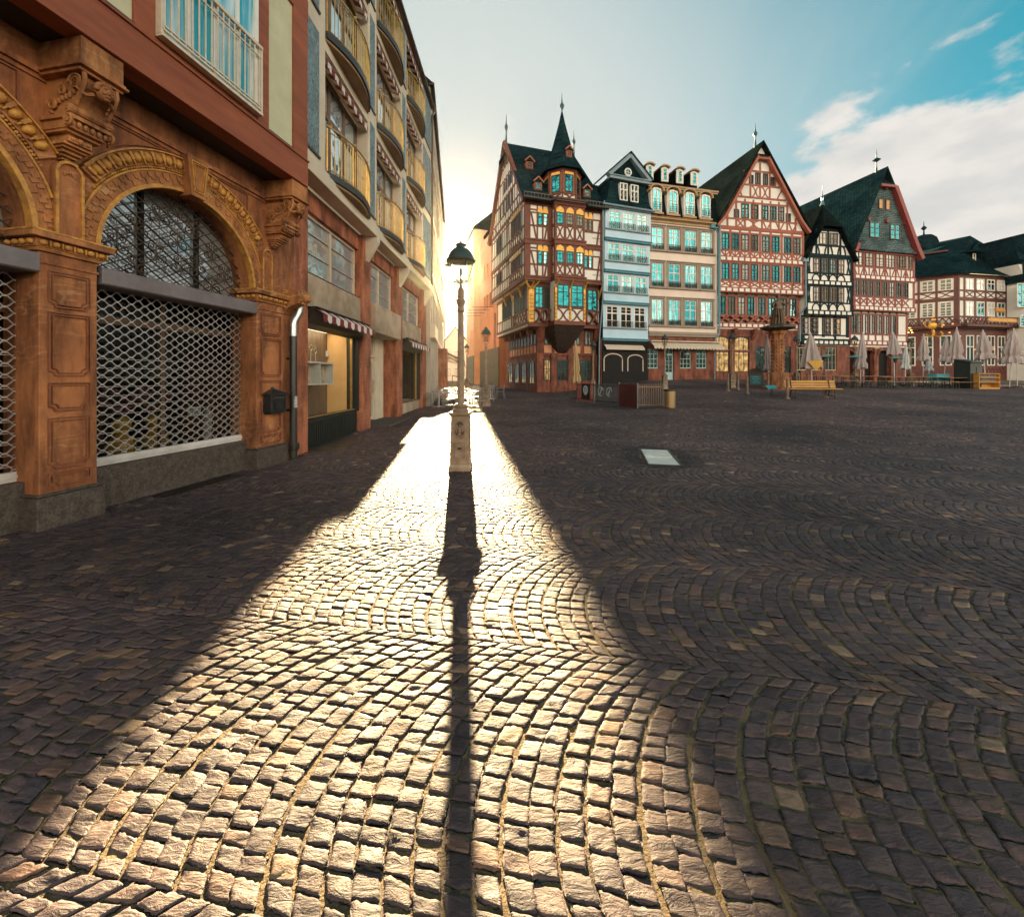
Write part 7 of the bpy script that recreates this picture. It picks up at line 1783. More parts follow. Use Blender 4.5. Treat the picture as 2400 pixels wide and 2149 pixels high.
casements(SG, c3[:3], rw[2], M_brwin, [M_gwhite], cols=2, rows=(.62,), bars=(.2, .4), y=-.06); casements(SG, c3[3:], rw[2], M_brwin, [M_gcy2], cols=3, rows=(.62,), bars=(.2, .4), y=-.06)
casements(SG, c2, rw[1], M_leaddk, [M_gcy2], rows=(.6,), bars=(.3,), y=-.06); casements(SG, c1, rw[0], M_leaddk, [M_gcy2], rows=(.6,), bars=(.3,), y=.34)
for (x0, x1, y0_, y1_, gm) in ((1140, 1198, 665, 532, mat('orange_lit_pane', (0.66, 0.38, 0.18), 0.7)), (1230, 1288, 680, 542, mat('orange_lit_pane', (0, 0, 0))), (1025, 1158, 1030, 832, M_gcy), (1288, 1415, 1055, 860, M_gcy)):  # two top panes coloured orange to look lit
    window(R, SG.u(C7(x0, 0)[0]), SG.u(C7(x1, 0)[0]), SG.z(*C7(x0, y0_)), SG.z(*C7(x0, y1_)), M_brwin, gm, cols=2 if y1_ > 600 else 1, rows=(.62,) if y1_ > 600 else (), bars=(.3,) if y1_ > 600 else (), fw=.07, mw=.07, y=-.14)
rf = gable(SG, None, Ws, ze, za, xa, 17, m=M_slt, over=.35)
s = MB(); s.add([(xa - 1.0, -.5, za - 1.6), (xa + 1.0, -.5, za - 1.6), (xa, .8, za + .3), (xa - 1.0, .5, za - 1.5), (xa + 1.0, .5, za - 1.5)], [(0, 1, 2), (0, 2, 3), (1, 4, 2)]); s.build('half_hip', M_slt, rf)
s = MB(); s.lathe([(.12, 0), (.05, .6), (.05, 1.0), (.34, 1.2), (.05, 1.45), (.05, 1.7), (.012, 2.3)], (xa, .6, za + .15), 10); s.build('finial', M_copgreen, rf, smooth=True)
holes = [(SG.u(a, .5), SG.u(b, .5), -.8, zr(SG, (a, C8(0, 1000)[1]))) for a, b in ((C8(735, 0)[0] + 0, C8(905, 0)[0]), (C8(1040, 0)[0], C8(1170, 0)[0]), (C8(1230, 0)[0], C8(1400, 0)[0]))]
s = MB(); s.wall(-.3, Ws - .3, -1.3, zj[0] - .1, .5, holes, .4); 
for a, b, c, d in holes:
    cx, r_ = (a + b) / 2, (b - a) / 2; s.annulus(cx, d - r_ * .55, r_, r_ * 1.3, .42, .6, 0, pi, 16); s.prism([(a, d + .01), (a, d - r_ * .55)] + [(cx - r_ * cos(pi * k / 10), d - r_ * .55 + r_ * .55 * sin(pi * k / 10)) for k in range(11)] + [(b, d + .01)], .52, .8)
s.build('stone_base', M_redst, R)
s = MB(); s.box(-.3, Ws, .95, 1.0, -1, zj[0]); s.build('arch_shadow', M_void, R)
cu = MB(); x0, z0 = SG.uz(*C8(1130, 965), .4); cu.box(x0, x0 + 1.5, .44, .48, z0 - .12, z0 + .1); cu.build('sign_board', mat('gilt_sign', (0.55, 0.33, 0.06), 0.5, (0.3, 0.13, 0.03), scale=12), R)
# ================================================================== corner houses at the right
def D1(x, y): return 2100 + x / 4.137, 520 + y / 4.137
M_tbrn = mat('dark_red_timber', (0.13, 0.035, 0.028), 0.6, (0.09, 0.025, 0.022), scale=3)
CX_, CY_ = 48.9, 44.0
a_ = radians(129)
CL = Fac('corner_inn', 'half-timbered corner inn under a broad teal slate roof with lattice balconies', 'building', CX_ - 9 * sin(a_), CY_ - 9 * cos(a_), 129, base=1.15)
R = CL.root
zc = lambda y: H + (HOR - D1(0, y)[1]) * CY_ / F - CL.zb        # height at the corner, read off the corner post
ze, z1t, z1b, zbm, z2t, z2b, zba, zg = zc(500), zc(545), zc(650), zc(745), zc(770), zc(905), zc(1000), zc(1560)
LL = 9.0; RL = 7.2
b_ = radians(79.4)
ang = (pi / 2 - b_) - (pi / 2 - a_)                              # right wing turned against the left one
def right(mb):
    mb.v = [(LL + x * cos(ang) - y * sin(ang), x * sin(ang) + y * cos(ang), z) for x, y, z in mb.v]; return mb
s = MB(); s.box(0, LL, 0, 7, -1, ze); s2 = MB(); s2.box(0, RL, 0.0, 7, -1, ze - .01); right(s2); s.add(s2.v, s2.f); s.build('wall', M_infill, R)
def wing(L, n, x0, side):
    t = MB()
    for z, w_ in ((z1b - .15, .18), (zbm, .4), (z2b - .15, .18), (zba + .1, .3), (ze - .15, .3), (z1t + .12, .14), (zba - .9, .2)): t.beam((0, z), (L, z), w_, -.04, .05)
    pit = (L - x0 - .2) / n
    for i in range(n + 1):
        x = x0 + i * pit; t.beam((x, zba), (x, ze), .2, -.035, .05)
    for i in range(n):
        x = x0 + i * pit
        xpan(t, x + .1, x + pit - .1, zbm + .25, z1b - .25, .10, -.03, True)
        for k in range(3): xpan(t, x + pit * k / 3, x + pit * (k + 1) / 3, zba + .05, z2b - .25, .08, -.05)
        for k in range(3): xpan(t, x + pit * k / 3, x + pit * (k + 1) / 3, zg + .9, zg + 1.7, .08, -.05)
    t.box(0, .22, -.05, .1, zg, ze); t.box(L - .22, L, -.05, .1, zg, ze)
    return t, pit
t, pit = wing(LL, 6, .3, 0)
for i in range(6):
    x = .3 + i * pit
    window(R, x + .22, x + pit - .22, z1b - .05, z1t, M_wwin, M_gcy2, cols=2, rows=(.62,), fw=.10, mw=.10, bars=(.3,), y=-.06, bw=.05)
    window(R, x + .22, x + pit - .22, z2b - .05, z2t, M_wwin, M_gcy2, cols=2, rows=(.62,), fw=.10, mw=.10, bars=(.2, .4, .8), y=-.06, bw=.05)
    window(R, x + .25, x + pit - .25, zg + 1.9, zba - 1.1, M_wwin, M_gcy2, cols=2, rows=(.62,), fw=.10, mw=.10, bars=(.3,), y=-.06, bw=.05)
t2, pit2 = wing(RL, 4, .9, 1); right(t2); t.add(t2.v, t2.f); t.build('timber_frame', M_tbrn, R)
for i in range(4):
    x = .9 + i * pit2
    for (za_, zb_, gm) in ((z1b - .05, z1t, M_gwhite if i != 2 else M_gcy), (z2b - .05, z2t, M_gcy if i % 2 else M_gwhite), (zg + 1.9, zba - 1.1, M_gcy2)):
        wd = window(R, 0, pit2 - .4, za_, zb_, M_wwin, gm, cols=2, rows=(.62,), fw=.10, mw=.10, y=0, bw=.05, rot=ang)
        xx, yy = x + pit2 / 2, -.06; wd.location = (LL + xx * cos(ang) - yy * sin(ang), xx * sin(ang) + yy * cos(ang), za_)
# roof
def wl(X, Y, Zabs):   # world point into the inn's frame
    dx, dy = X - CL.X0, Y - CL.Y0; th_ = R.rotation_euler[2]
    return (dx * cos(th_) + dy * sin(th_), -dx * sin(th_) + dy * cos(th_), Zabs - CL.zb)
def wpx(x, y, Y): px, py = D1(x, y); return wl(rho(px) * Y, Y, H + (HOR - py) * Y / F)
cor = (LL - .1, -.55, ze - .1); lf = (-.3, -.55, ze - .1); rt = wl(*CL.pt(LL), 0); rt = (LL + (RL + .3) * cos(ang) + .5 * sin(ang), (RL + .3) * sin(ang) - .5 * cos(ang), ze - .1)
cor = (LL + .15, -.6, ze - .1)
Pk = wpx(720, 135, 49.5); Pl = wpx(120, 255, 58); Pr = wpx(1000, 300, 50)
s = MB(); s.add([lf, cor, Pk, Pl, rt, Pr], [(0, 1, 2, 3), (1, 4, 5, 2)]); s.build('roof', M_slt, R)
s = MB(); dk = wpx(740, 270, 46.5); dk2 = wpx(890, 290, 46.8); tp = wpx(800, 185, 48); s.add([dk, dk2, tp, wpx(740, 190, 50), wpx(890, 270, 51)], [(0, 1, 2), (0, 2, 3), (1, 4, 2)]); s.build('roof_hood', M_slt, R)
for (x0, x1, y0_, y1_, Y) in ((300, 385, 430, 315, 49), (185, 235, 450, 345, 51), (738, 775, 400, 303, 46.4)):
    p = wpx((x0 + x1) / 2, y0_, Y); q_ = wpx(x0, y0_, Y); q2 = wpx(x1, y0_, Y); w_ = sqrt((q_[0] - q2[0]) ** 2 + (q_[1] - q2[1]) ** 2); h_ = wpx(x0, y1_, Y)[2] - q_[2]
    s = MB(); s.box(-w_ / 2, w_ / 2, 0, 2.2, 0, h_); d_ = s.build('dormer', M_slt, R); d_.location = p; d_.rotation_euler[2] = 0 if x0 < 700 else ang
    window(d_, -w_ / 2, w_ / 2, .02, h_ - .05, M_wwin, M_gcy2, cols=3 if x0 < 700 else 1, rows=(.5,), fw=.10, mw=.09, y=-.05)
    s = MB(); s.box(-w_ / 2 - .8, w_ / 2 + .8, -.5, 2.6, h_, h_ + .18); s.build('dormer_roof', M_tbrn if x0 < 700 else M_slt, d_)
p = wpx(270, 210, 53); s = MB(); s.lathe([(1.35, -1.2), (1.4, 0), (1.25, .5), (.8, .95), (.1, 1.15), (.06, 1.7), (.28, 1.95), (.28, 2.05), (.05, 2.3), (.02, 2.9)], p, 14); s.build('roof_cupola', M_slt, R, smooth=True)
s = MB(); q1, q2 = wpx(200, 235, 52.5), wpx(375, 190, 52); s.tube([q1, q2], .16, 6); s.build('ridge_board', M_tbrn, R)
# balcony lattice deck with gilt sign ornament
s = MB(); s.box(2, LL + .1, -1.0, 0, zba - .25, zba); s2 = MB(); s2.box(-.3, RL, -1.0, 0, zba - .25, zba - .01); right(s2); s.add(s2.v, s2.f); s.build('balcony_deck', M_tbrn, R)
s = MB()
for k in range(14): s.beam((2 + k * .52, zba), (2.5 + k * .52, z2b - .3), .07, -.98, -.93); s.beam((2.5 + k * .52, zba), (2 + k * .52, z2b - .3), .07, -.98, -.93)
s.beam((2, z2b - .28), (LL + .1, z2b - .28), .1, -1.0, -.9); s2 = MB()
for k in range(13): s2.beam((k * .54, zba), (.5 + k * .54, z2b - .3), .07, -.98, -.93); s2.beam((.5 + k * .54, zba), (k * .54, z2b - .3), .07, -.98, -.93)
s2.beam((-.2, z2b - .28), (RL, z2b - .28), .1, -1.0, -.9); right(s2); s.add(s2.v, s2.f); s.build('balcony_lattice', M_tbrn, R)
p = wpx(355, 1040, 42.5)
sg = MB(); rr = random.Random(5)
sg.ell((0, 0, .35), .34, .1, .42, 10, 8); sg.ell((.05, 0, .95), .2, .1, .2, 8, 6); sg.tube([(-.5, 0, -.5), (-.3, 0, -.75), (.1, 0, -.7), (.5, 0, -.85), (.75, 0, -.6), (.55, 0, -.3)], .09, 6); sg.tube([(-.4, 0, .2), (-.65, 0, .6), (-.45, 0, .9)], .07, 6); sg.tube([(.3, 0, .4), (.65, 0, .5), (.7, 0, .1)], .07, 6); sg.tube([(0, 0, -.1), (.1, 0, -.5), (0, 0, -.75)], .12, 6); sg.tube([(0, 0, 1.1), (0, .0, 1.8)], .03, 5)
sg.build('gilt_hanging_sign', mat('bright_gilt', (0.62, 0.36, 0.08), 0.35, (0.4, 0.2, 0.03), scale=5, metal=0.6), R, smooth=True, loc=p)
p = wpx(900, 948, 41.5); q_ = wpx(1170, 960, 41)
s = MB(); s.obox(tuple((Vector(p) + Vector(q_)) / 2), tuple((Vector(q_) - Vector(p)) / 2), (0.03, -.06, 0), (0, 0, .22)); s.build('fascia_sign', mat('tan_sign_board', (0.42, 0.22, 0.09), 0.5), R)
s = MB(); rr = random.Random(9); P_, Q_ = Vector(p), Vector(q_)
for k in range(13):
    c = P_ + (Q_ - P_) * (k + .5) / 13 + Vector((-.06, -.10, 0)); s.obox(tuple(c), tuple((Q_ - P_) * .028), (0, .02, 0), (0, 0, .13 if k % 3 else .09))
s.build('fascia_ornament', mat('bright_gilt', (0, 0, 0)), R)
s = MB()
for k in range(26): s.ell(tuple(wpx(975 + 6 * (k % 12) + rr.uniform(-4, 4), 845 + 26 * rr.random(), 41.2)), .16, .16, .14, 6, 5)
s.build('window_flowers', mat('orange_flowers', (0.7, 0.36, 0.08), 0.7, (0.35, 0.12, 0.03), scale=12), R)
# fairy lamps hung under the balcony
s = MB()
for x, y in ((110, 1050), (125, 1075), (150, 1052), (160, 1075), (135, 1030), (460, 1000), (550, 990), (620, 1110), (520, 1075), (770, 1240), (950, 1235), (1040, 1240)): s.ell(tuple(wpx(x, y, 42.0)), .09, .09, .085, 8, 6)
s.build('lit_bulbs', mat('lit_bulb', (1, .55, .16), 0.5, emit=(1.0, 0.55, 0.16), estr=0.07), R)['kind'] = 'stuff'
# dark panels painted in for the shade under the balcony
s = MB(); s.box(.1, LL, .0 - .02, .02, -1, zba - .3); s2 = MB(); s2.box(0, RL, -.02, .02, -1, zba - .31); right(s2); s.add(s2.v, s2.f); s.build('ground_floor_shade', M_tbrn, R)

# rightmost gabled house
q_ = CL.root.matrix_world
Xr, Yr = CX_ + (RL + .1) * sin(b_), CY_ + (RL + .1) * cos(b_)
GH = Fac('painted_house', 'white gabled house with slanting thin timbers at the right edge of the square', 'building', Xr, Yr - 1.5, 80, base=1.2)
R = GH.root; k_ = (GH.Y0) / F
zz = lambda y: H + (HOR - D1(0, y)[1]) * k_ - GH.zb
W_ = 9.5; ze2 = zz(560); za2 = zz(150); xa2 = GH.u(D1(1200, 0)[0])
s = MB(); s.prism([(0, -1), (W_, -1), (W_, ze2), (xa2 + .8, za2 - 3), (xa2 - .2, za2 - 3), (0, ze2)], 0, 10); s.build('wall', M_infill, R)
t = MB()
for z in (zz(420), zz(580), zz(760), zz(890), zz(1050)): t.beam((.3, z), (W_, z), .14, -.035, .05)
for k in range(10): t.beam((.5 + k * .95, zz(1050)), (.2 + k * .95 + (.8 if k % 3 == 0 else -.2), zz(430)), .12, -.03, .05)
t.box(0, .2, -.04, .05, -1, ze2); t.beam((0, zz(1180)), (W_, zz(1180)), .2, -.05, .05)
for k in range(8): xpan(t, .2 + k * .8, .9 + k * .8, zz(1280), zz(1190), .08, -.05)
t.build('timber_frame', M_tbrn, R)
for x0, x1, y0_, y1_ in ((1200, 1260, 1020, 905), (1170, 1260, 830, 600)): window(R, GH.u(D1(x0, 0)[0]), GH.u(D1(x1, 0)[0]) + .8, zz(y0_), zz(y1_), M_wwin, M_gcy, cols=3, rows=(.5,), bars=(.25, .75), fw=.08, y=-.06)
s = MB(); 
for sg_ in (-1, 1):
    xe = -.3 if sg_ < 0 else W_ + .3
    s.prism([(xe, ze2 - .3), (xa2 + .2, za2), (xa2 + .2, za2 + .3), (xe, ze2)], -.35, 12)
s.add([(xa2 - .8, -.4, za2 - 2.6), (xa2 + 1.2, -.4, za2 - 2.6), (xa2 + .2, .8, za2 + .2)], [(0, 1, 2)]); s.build('roof', M_slt, R)
# ================================================================== street lamps
M_cast = mat('bronze_brown_cast_iron', (0.33, 0.23, 0.15), 0.45, (0.20, 0.135, 0.09), scale=7, bump=0.25, bscale=60, dirt=0.35)
M_castd = mat('dark_green_cast_iron', (0.035, 0.045, 0.042), 0.45, (0.022, 0.028, 0.027), scale=6)
M_lglass = clear_glass('lantern_glass', (0.98, 0.93, 0.82))
M_lroof = mat('lantern_roof_green', (0.03, 0.048, 0.044), 0.5, (0.02, 0.03, 0.03), scale=5)
def make_lamp():
    t = thing('street_lamp', 'tall fluted cast-iron street lamp with eagle crest on its pedestal, nearest the viewer', 'street lamp', (-0.894, 7.0, 0), 0, 'old cast-iron street lamps')
    s = MB()
    def sq(w0, z0, w1, z1): 
        a, b = w0 / 2, w1 / 2
        s.add([(-a, -a, z0), (a, -a, z0), (a, a, z0), (-a, a, z0), (-b, -b, z1), (b, -b, z1), (b, b, z1), (-b, b, z1)], [(3, 2, 1, 0), (4, 5, 6, 7), (0, 1, 5, 4), (1, 2, 6, 5), (2, 3, 7, 6), (3, 0, 4, 7)])
    sq(.375, -.12, .372, .06); sq(.372, .06, .335, .12); sq(.335, .12, .300, .94); sq(.31, .935, .335, .955); sq(.365, .955, .375, .985); sq(.375, .985, .33, 1.012)
    s.build('pedestal', M_cast, t, bevel=0.006)
    f = lambda z: -(.335 + (.300 - .335) * (z - .12) / .82) / 2      # front face of the pedestal at height z
    for yy_rot in (0, pi / 2):
        s = MB(); cz = .70
        n = 28
        def rel(x, z, d): return (x, f(z) - d, z)
        fld = MB(); fld.ell((0, f(cz) + .001, cz), .090, .005, .152, 20, 10); fo = fld.build('crest_shade', mat('crest_shade_brown', (0.05, 0.034, 0.024), 0.7, (0.03, 0.02, 0.015), scale=9), t, smooth=True); fo.rotation_euler[2] = yy_rot  # dark oval painted as the shade in the recess behind the relief
        ring = [(0.092 * cos(2 * pi * i / n), cz + .155 * sin(2 * pi * i / n)) for i in range(n)]
        s.tube([rel(x, z, .002) for x, z in ring + ring[:1]], .0085, 6)
        def strip(pts, w, d=.009): s.tube([rel(x, z, d * .8) for x, z in pts], w, 5, r1=w * .45)
        s.ell((0, f(cz) - .004, cz - .005), .026, .014, .058, 10, 8)                       # body
        s.ell((.004, f(cz + .08) - .006, cz + .078), .017, .012, .020, 8, 6); strip([(.012, cz + .082), (.036, cz + .072)], .008)   # head and beak
        strip([(0, cz + .04), (.002, cz + .07)], .013)
        for sg in (-1, 1):
            strip([(sg * .018, cz + .035), (sg * .045, cz + .085), (sg * .06, cz + .105)], .011)
            for k in range(6):                                                           # wing feathers
                x0 = sg * (.030 + .008 * k); z0 = cz + .06 + .008 * k * (1 if k < 4 else .4); strip([(x0, z0), (sg * (.045 + .0075 * k), cz - .005 - .01 * abs(3 - k)), (sg * (.048 + .006 * k), cz - .05 + .012 * k)], .0075)
            strip([(sg * .014, cz - .05), (sg * .035, cz - .085), (sg * .05, cz - .10)], .008)
            for k in range(3): strip([(sg * .048, cz - .098), (sg * (.06 - .012 * k), cz - .115 - .006 * k)], .0045)
        for k in range(-2, 3): strip([(.006 * k, cz - .055), (.014 * k, cz - .10), (.018 * k, cz - .13)], .0065)
        s.path if False else None
        c = s.build('crest', M_cast, t, smooth=True); c.rotation_euler[2] = yy_rot
    s = MB()
    y0 = f(.44)
    s.box(-.085, .085, y0 - .010, y0 + .03, .22, .49); s.path([(-.085, .225), (.085, .225), (.085, .485), (-.085, .485)], .010, y0 - .018, y0, closed=True)
    s.ell((0, y0 - .014, .455), .008, .008, .008, 6, 5); h = s.build('hatch', M_cast, t)
    s = MB(); s.box(-.035, .035, y0 - .016, y0, .375, .41); s.build('hatch_slot', M_iron, h)
    # base mouldings and fluted shaft
    s = MB(); s.lathe([(.15, 1.01), (.155, 1.03), (.12, 1.055), (.105, 1.075), (.125, 1.095), (.13, 1.11), (.09, 1.135), (.08, 1.15)], n=20); s.build('shaft_base', M_cast, t, smooth=True)
    s = MB(); n = 48; z0, z1 = 1.14, 2.74; vs, fs = [], []
    for k in range(9):
        z = z0 + (z1 - z0) * k / 8; R_ = .066 + (.047 - .066) * k / 8
        for i in range(n):
            a = 2 * pi * i / n; r = R_ * (1 - (.0, .075, .11, .075)[i % 4]); vs.append((r * cos(a), r * sin(a), z))
    for k in range(8):
        for i in range(n): fs.append((k * n + i, k * n + (i + 1) % n, (k + 1) * n + (i + 1) % n, (k + 1) * n + i))
    s.add(vs, fs); s.build('shaft', M_cast, t)
    s = MB(); s.lathe([(.05, 2.73), (.066, 2.745), (.07, 2.77), (.055, 2.79), (.05, 2.83), (.058, 2.86), (.072, 2.89), (.088, 2.925), (.09, 2.95), (.06, 2.965), (.056, 2.99), (.066, 3.0), (.066, 3.02), (.055, 3.03), (.055, 3.13), (.045, 3.155), (.02, 3.17), (.018, 3.28)], n=18)
    s.build('capital', M_cast, t, smooth=True)
    s = MB()
    for sg in (-1, 1):
        for rot in (0, 1):
            pts = []
            for i in range(30):
                u = i / 29; a = -pi / 2 + u * 2.6 * pi; r = .062 * (1 - .78 * u); pts.append((.125 + r * cos(a) * 1.0, 3.205 + r * sin(a)))
            line = [(.045, 3.06), (.075, 3.09), (.105, 3.135)] + pts
            line2 = [(.06, 3.12), (.10, 3.17), (.13, 3.25), (.15, 3.27)]
            for L_ in (line, line2): s.tube([((sg * x, 0, z) if rot == 0 else (0, sg * x, z)) for x, z in L_], .0075, 5)
    s.build('scroll_bracket', M_cast, t)
    # lantern: six-sided cage with glass, domed hood and finial
    s = MB()
    r0, r1, zb_, zt_ = .125, .225, 3.275, 3.625
    for k in range(6):
        a = k * pi / 3; b = a + pi / 3; s.tube([(r0 * cos(a), r0 * sin(a), zb_), (r1 * cos(a), r1 * sin(a), zt_)], .010, 5)
        for r, z, w_ in ((r0, zb_, .014), (r1, zt_, .017), (r0 + (r1 - r0) * .8, zb_ + .8 * (zt_ - zb_), .005)): s.tube([(r * cos(a), r * sin(a), z), (r * cos(b), r * sin(b), z)], w_, 5)
    for k in range(3): s.tube([(r0 * cos(k * pi / 3), r0 * sin(k * pi / 3), zb_ - .012), (-r0 * cos(k * pi / 3), -r0 * sin(k * pi / 3), zb_ - .012)], .009, 5)
    s.lathe([(.016, zb_), (.02, zb_ + .06), (.012, zb_ + .08), (.03, zb_ + .12), (.034, zb_ + .20), (.02, zb_ + .24)], n=8)
    cage = s.build('lantern_cage', M_castd, t)
    s = MB()
    for k in range(6):
        a = k * pi / 3; b = a + pi / 3; s.quad((r0 * cos(a), r0 * sin(a), zb_), (r0 * cos(b), r0 * sin(b), zb_), (r1 * cos(b), r1 * sin(b), zt_), (r1 * cos(a), r1 * sin(a), zt_))
    s.build('pane', M_lglass, cage)
    s = MB(); s.lathe([(.255, 3.615), (.262, 3.64), (.235, 3.66), (.225, 3.70), (.185, 3.78), (.125, 3.84), (.085, 3.865), (.08, 3.895), (.10, 3.905), (.10, 3.918)], n=12); s.build('hood', M_lroof, t, smooth=True)
    s = MB(); s.lathe([(.075, 3.915), (.07, 3.93), (.03, 3.945), (.02, 3.96), (.028, 3.975), (.012, 3.99), (.003, 4.01)], n=12); s.build('finial', M_lroof, t, smooth=True)
    return t
lamp = make_lamp()
for px, Y, sc_, lab in ((1139, 19.5, .97, 'cast-iron street lamp among the cafe chairs in front of the orange house'), (1094, 33, .99, 'street lamp deeper in the alley beyond the cafe tables'),
        (1390, 26.5, .9, 'street lamp in front of the turreted corner house, by the folded beige parasol'), (1558, 26, .89, 'street lamp rising behind the round bin at the fence end'),
        (1716, 26, .89, 'street lamp in front of the red gabled house arcade, among bollards'), (1867, 28, .88, 'street lamp half hidden behind the fountain column'),
        (2003, 28, .9, 'street lamp in front of the slate-hung gable house'), (2134, 31, .93, 'street lamp standing before the corner inn')):
    X = rho(px) * Y; again(lamp, (X, Y, gz(X, Y)), 0.0, lab, scale=sc_)

# ================================================================== furniture of the square
def place(px, Y): X = rho(px) * Y; return X, Y, gz(X, Y)
M_oldstone = mat('weathered_bollard_stone', (0.24, 0.15, 0.10), 0.75, (0.13, 0.085, 0.06), scale=7, bump=0.3, bscale=40)
s = MB(); s.lathe([(.11, 0), (.11, .05), (.075, .09), (.065, .12), (.060, .34), (.072, .36), (.072, .40), (.058, .42), (.054, .72), (.068, .74), (.068, .78), (.05, .80), (.06, .85), (.066, .90), (.05, .97), (.015, 1.0)], n=14)
bme = s.mesh('bollard', M_oldstone, smooth=True)
BL_ = [(1706, 23.2, 'bollard at the left of the three by the fountain, near the lamp'), (1729.5, 24.3, 'bollard beside the lamp pedestal, middle of the three left of the fountain'), (1751, 21.6, 'bollard at the right of the three, nearest the viewer left of the fountain'), (1800.5, 24.3, 'bollard close to the left side of the fountain column'),
       (1845, 19.0, 'tall bollard at the left end of the wooden bench'), (1893, 25.5, 'bollard behind the wooden bench, below the wide folded parasol'), (1936.5, 19.6, 'bollard near the right end of the wooden bench, behind its seat'), (1953.7, 20.6, 'bollard just beyond the right end of the wooden bench')]
for px, Y, lab in BL_:
    o = bpy.data.objects.new('bollard', bme); COL.objects.link(o); o.location = place(px, Y); tag(o, lab, 'bollard', 'stone bollards round the fountain')
# bench
M_slat = mat('yellow_oak_slats', (0.56, 0.28, 0.055), 0.55, (0.40, 0.18, 0.03), scale=3, stretch=(.6, 8, 8))
bx, by, bz_ = place(1903, 19.4)
bench = thing('park_bench', 'yellow slatted wooden bench by the fountain with bollards at its ends', 'bench', (bx, by, bz_), radians(-8))
s = MB()
for k in range(3): s.box(-1.1, 1.2, -.30 + .15 * k, -.17 + .15 * k, .43, .47)
s.build('seat', M_slat, bench, bevel=0.006)
s = MB()
for k in range(3):
    y, z = .17 + .035 * k, .55 + .125 * k; s.obox((0, y, z), (1.13, 0, 0), (0, .014, -.004), (0, .014, .052))
s.build('backrest', M_slat, bench, bevel=0.005)
for x in (-.85, .85):
    s = MB(); s.tube([(x, -.28, 0), (x, -.25, .42), (x, .12, .42), (x, .24, .88)], .028, 6); s.tube([(x, .28, 0), (x, .12, .42)], .028, 6); s.build('leg', M_iron, bench)
# fountain column with statue
fx_, fy_, fz_ = place(1823, 25)
ft = thing('fountain_column', 'eight-sided red stone fountain column carrying a robed statue with raised staff', 'monument', (fx_, fy_, fz_), 0.1)
zq = lambda y: H + (HOR - (600 + y / 5.054)) * 25 / F - fz_
M_fst = sandstone('fountain_stone', (0.40, 0.16, 0.06), (0.24, 0.09, 0.04), (0.45, 0.25, 0.12))
s = MB(); s.lathe([(.95, -.4), (.95, .12), (.62, .16), (.60, zq(1390)), (.52, zq(1380))], n=8, rot=pi / 8); s.build('plinth', M_fst, ft, bevel=0.02)
s = MB(); s.lathe([(.36, zq(1382)), (.34, zq(960)), (.36, zq(940)), (.44, zq(925)), (.50, zq(895)), (.40, zq(885))], n=8, rot=pi / 8); col_ = s.build('shaft', M_fst, ft, bevel=0.01)
s = MB(); rr = random.Random(2)
for k in range(8):
    a = k * pi / 4
    for i in range(9): s.ell((.345 * cos(a) * .95, .345 * sin(a) * .95, zq(1340) + i * .22 + rr.uniform(-.04, .04)), .06, .06, .08, 6, 5)
s.build('carved_relief', M_fst, col_, smooth=True)
s = MB(); s.lathe([(.45, zq(888)), (.75, zq(872)), (.98, zq(860)), (.98, zq(838)), (.7, zq(830)), (.6, zq(818))], n=8, rot=pi / 8); s.build('basin_cap', mat('dark_bronze', (0.045, 0.034, 0.025), 0.5, (0.025, 0.02, 0.016), scale=5), ft)
# robed figure: one skinned body
def skinned(name, joints, edges, mats, parent, sub_=2):
    me = bpy.data.meshes.new(name); me.from_pydata([j[:3] for j in joints], edges, []); me.materials.append(mats)
    o = bpy.data.objects.new(name, me); COL.objects.link(o); o.parent = parent
    o.modifiers.new('skin', 'SKIN'); sv = me.skin_vertices[0].data if me.skin_vertices else None
    if sv is None:
        bm = bmesh.new(); bm.from_mesh(me); bm.verts.layers.skin.verify(); bm.to_mesh(me); bm.free(); sv = me.skin_vertices[0].data
    for i, j in enumerate(joints): sv[i].radius = (j[3], j[4] if len(j) > 4 else j[3]); sv[i].use_root = (i == 0)
    m = o.modifiers.new('smooth', 'SUBSURF'); m.levels = sub_; m.render_levels = sub_
    return o
sz = zq(818); M_stat = mat('statue_bronze', (0.12, 0.065, 0.03), 0.5, (0.05, 0.035, 0.022), scale=7, bump=0.4, bscale=18, metal=0.3)
J = [(0, 0, sz + .95, .20, .16), (0, 0, sz + 1.2, .17, .13), (0, 0, sz + 1.42, .21, .14), (0, 0, sz + 1.56, .07, .07), (0.02, -.02, sz + 1.72, .10, .11), (.02, -.01, sz + 1.85, .06, .07),
     (.10, 0, sz + .6, .20, .20), (.12, .02, sz + .25, .21, .21), (.13, .02, sz + .02, .22, .22), (-.12, 0, sz + .6, .19, .19), (-.14, .02, sz + .25, .20, .20), (-.15, .02, sz + .02, .22, .22),
     (.27, 0, sz + 1.40, .085), (.42, -.12, sz + 1.22, .07), (.58, -.22, sz + 1.38, .05), (.62, -.24, sz + 1.46, .045), (-.27, 0, sz + 1.38, .085), (-.40, -.05, sz + 1.12, .07), (-.33, -.24, sz + .95, .055), (-.28, -.30, sz + .92, .05)]
E_ = [(0, 1), (1, 2), (2, 3), (3, 4), (4, 5), (0, 6), (6, 7), (7, 8), (0, 9), (9, 10), (10, 11), (2, 12), (12, 13), (13, 14), (14, 15), (2, 16), (16, 17), (17, 18), (18, 19)]
st = skinned('statue', J, E_, M_stat, ft)
s = MB(); s.tube([(.62, -.27, sz + 1.0), (.66, -.22, sz + 1.5), (.95, -.1, sz + 2.55)], .022, 6); s.ell((.95, -.1, sz + 2.5), .05, .05, .09, 6, 5); s.build('staff', M_stat, st)
s = MB()
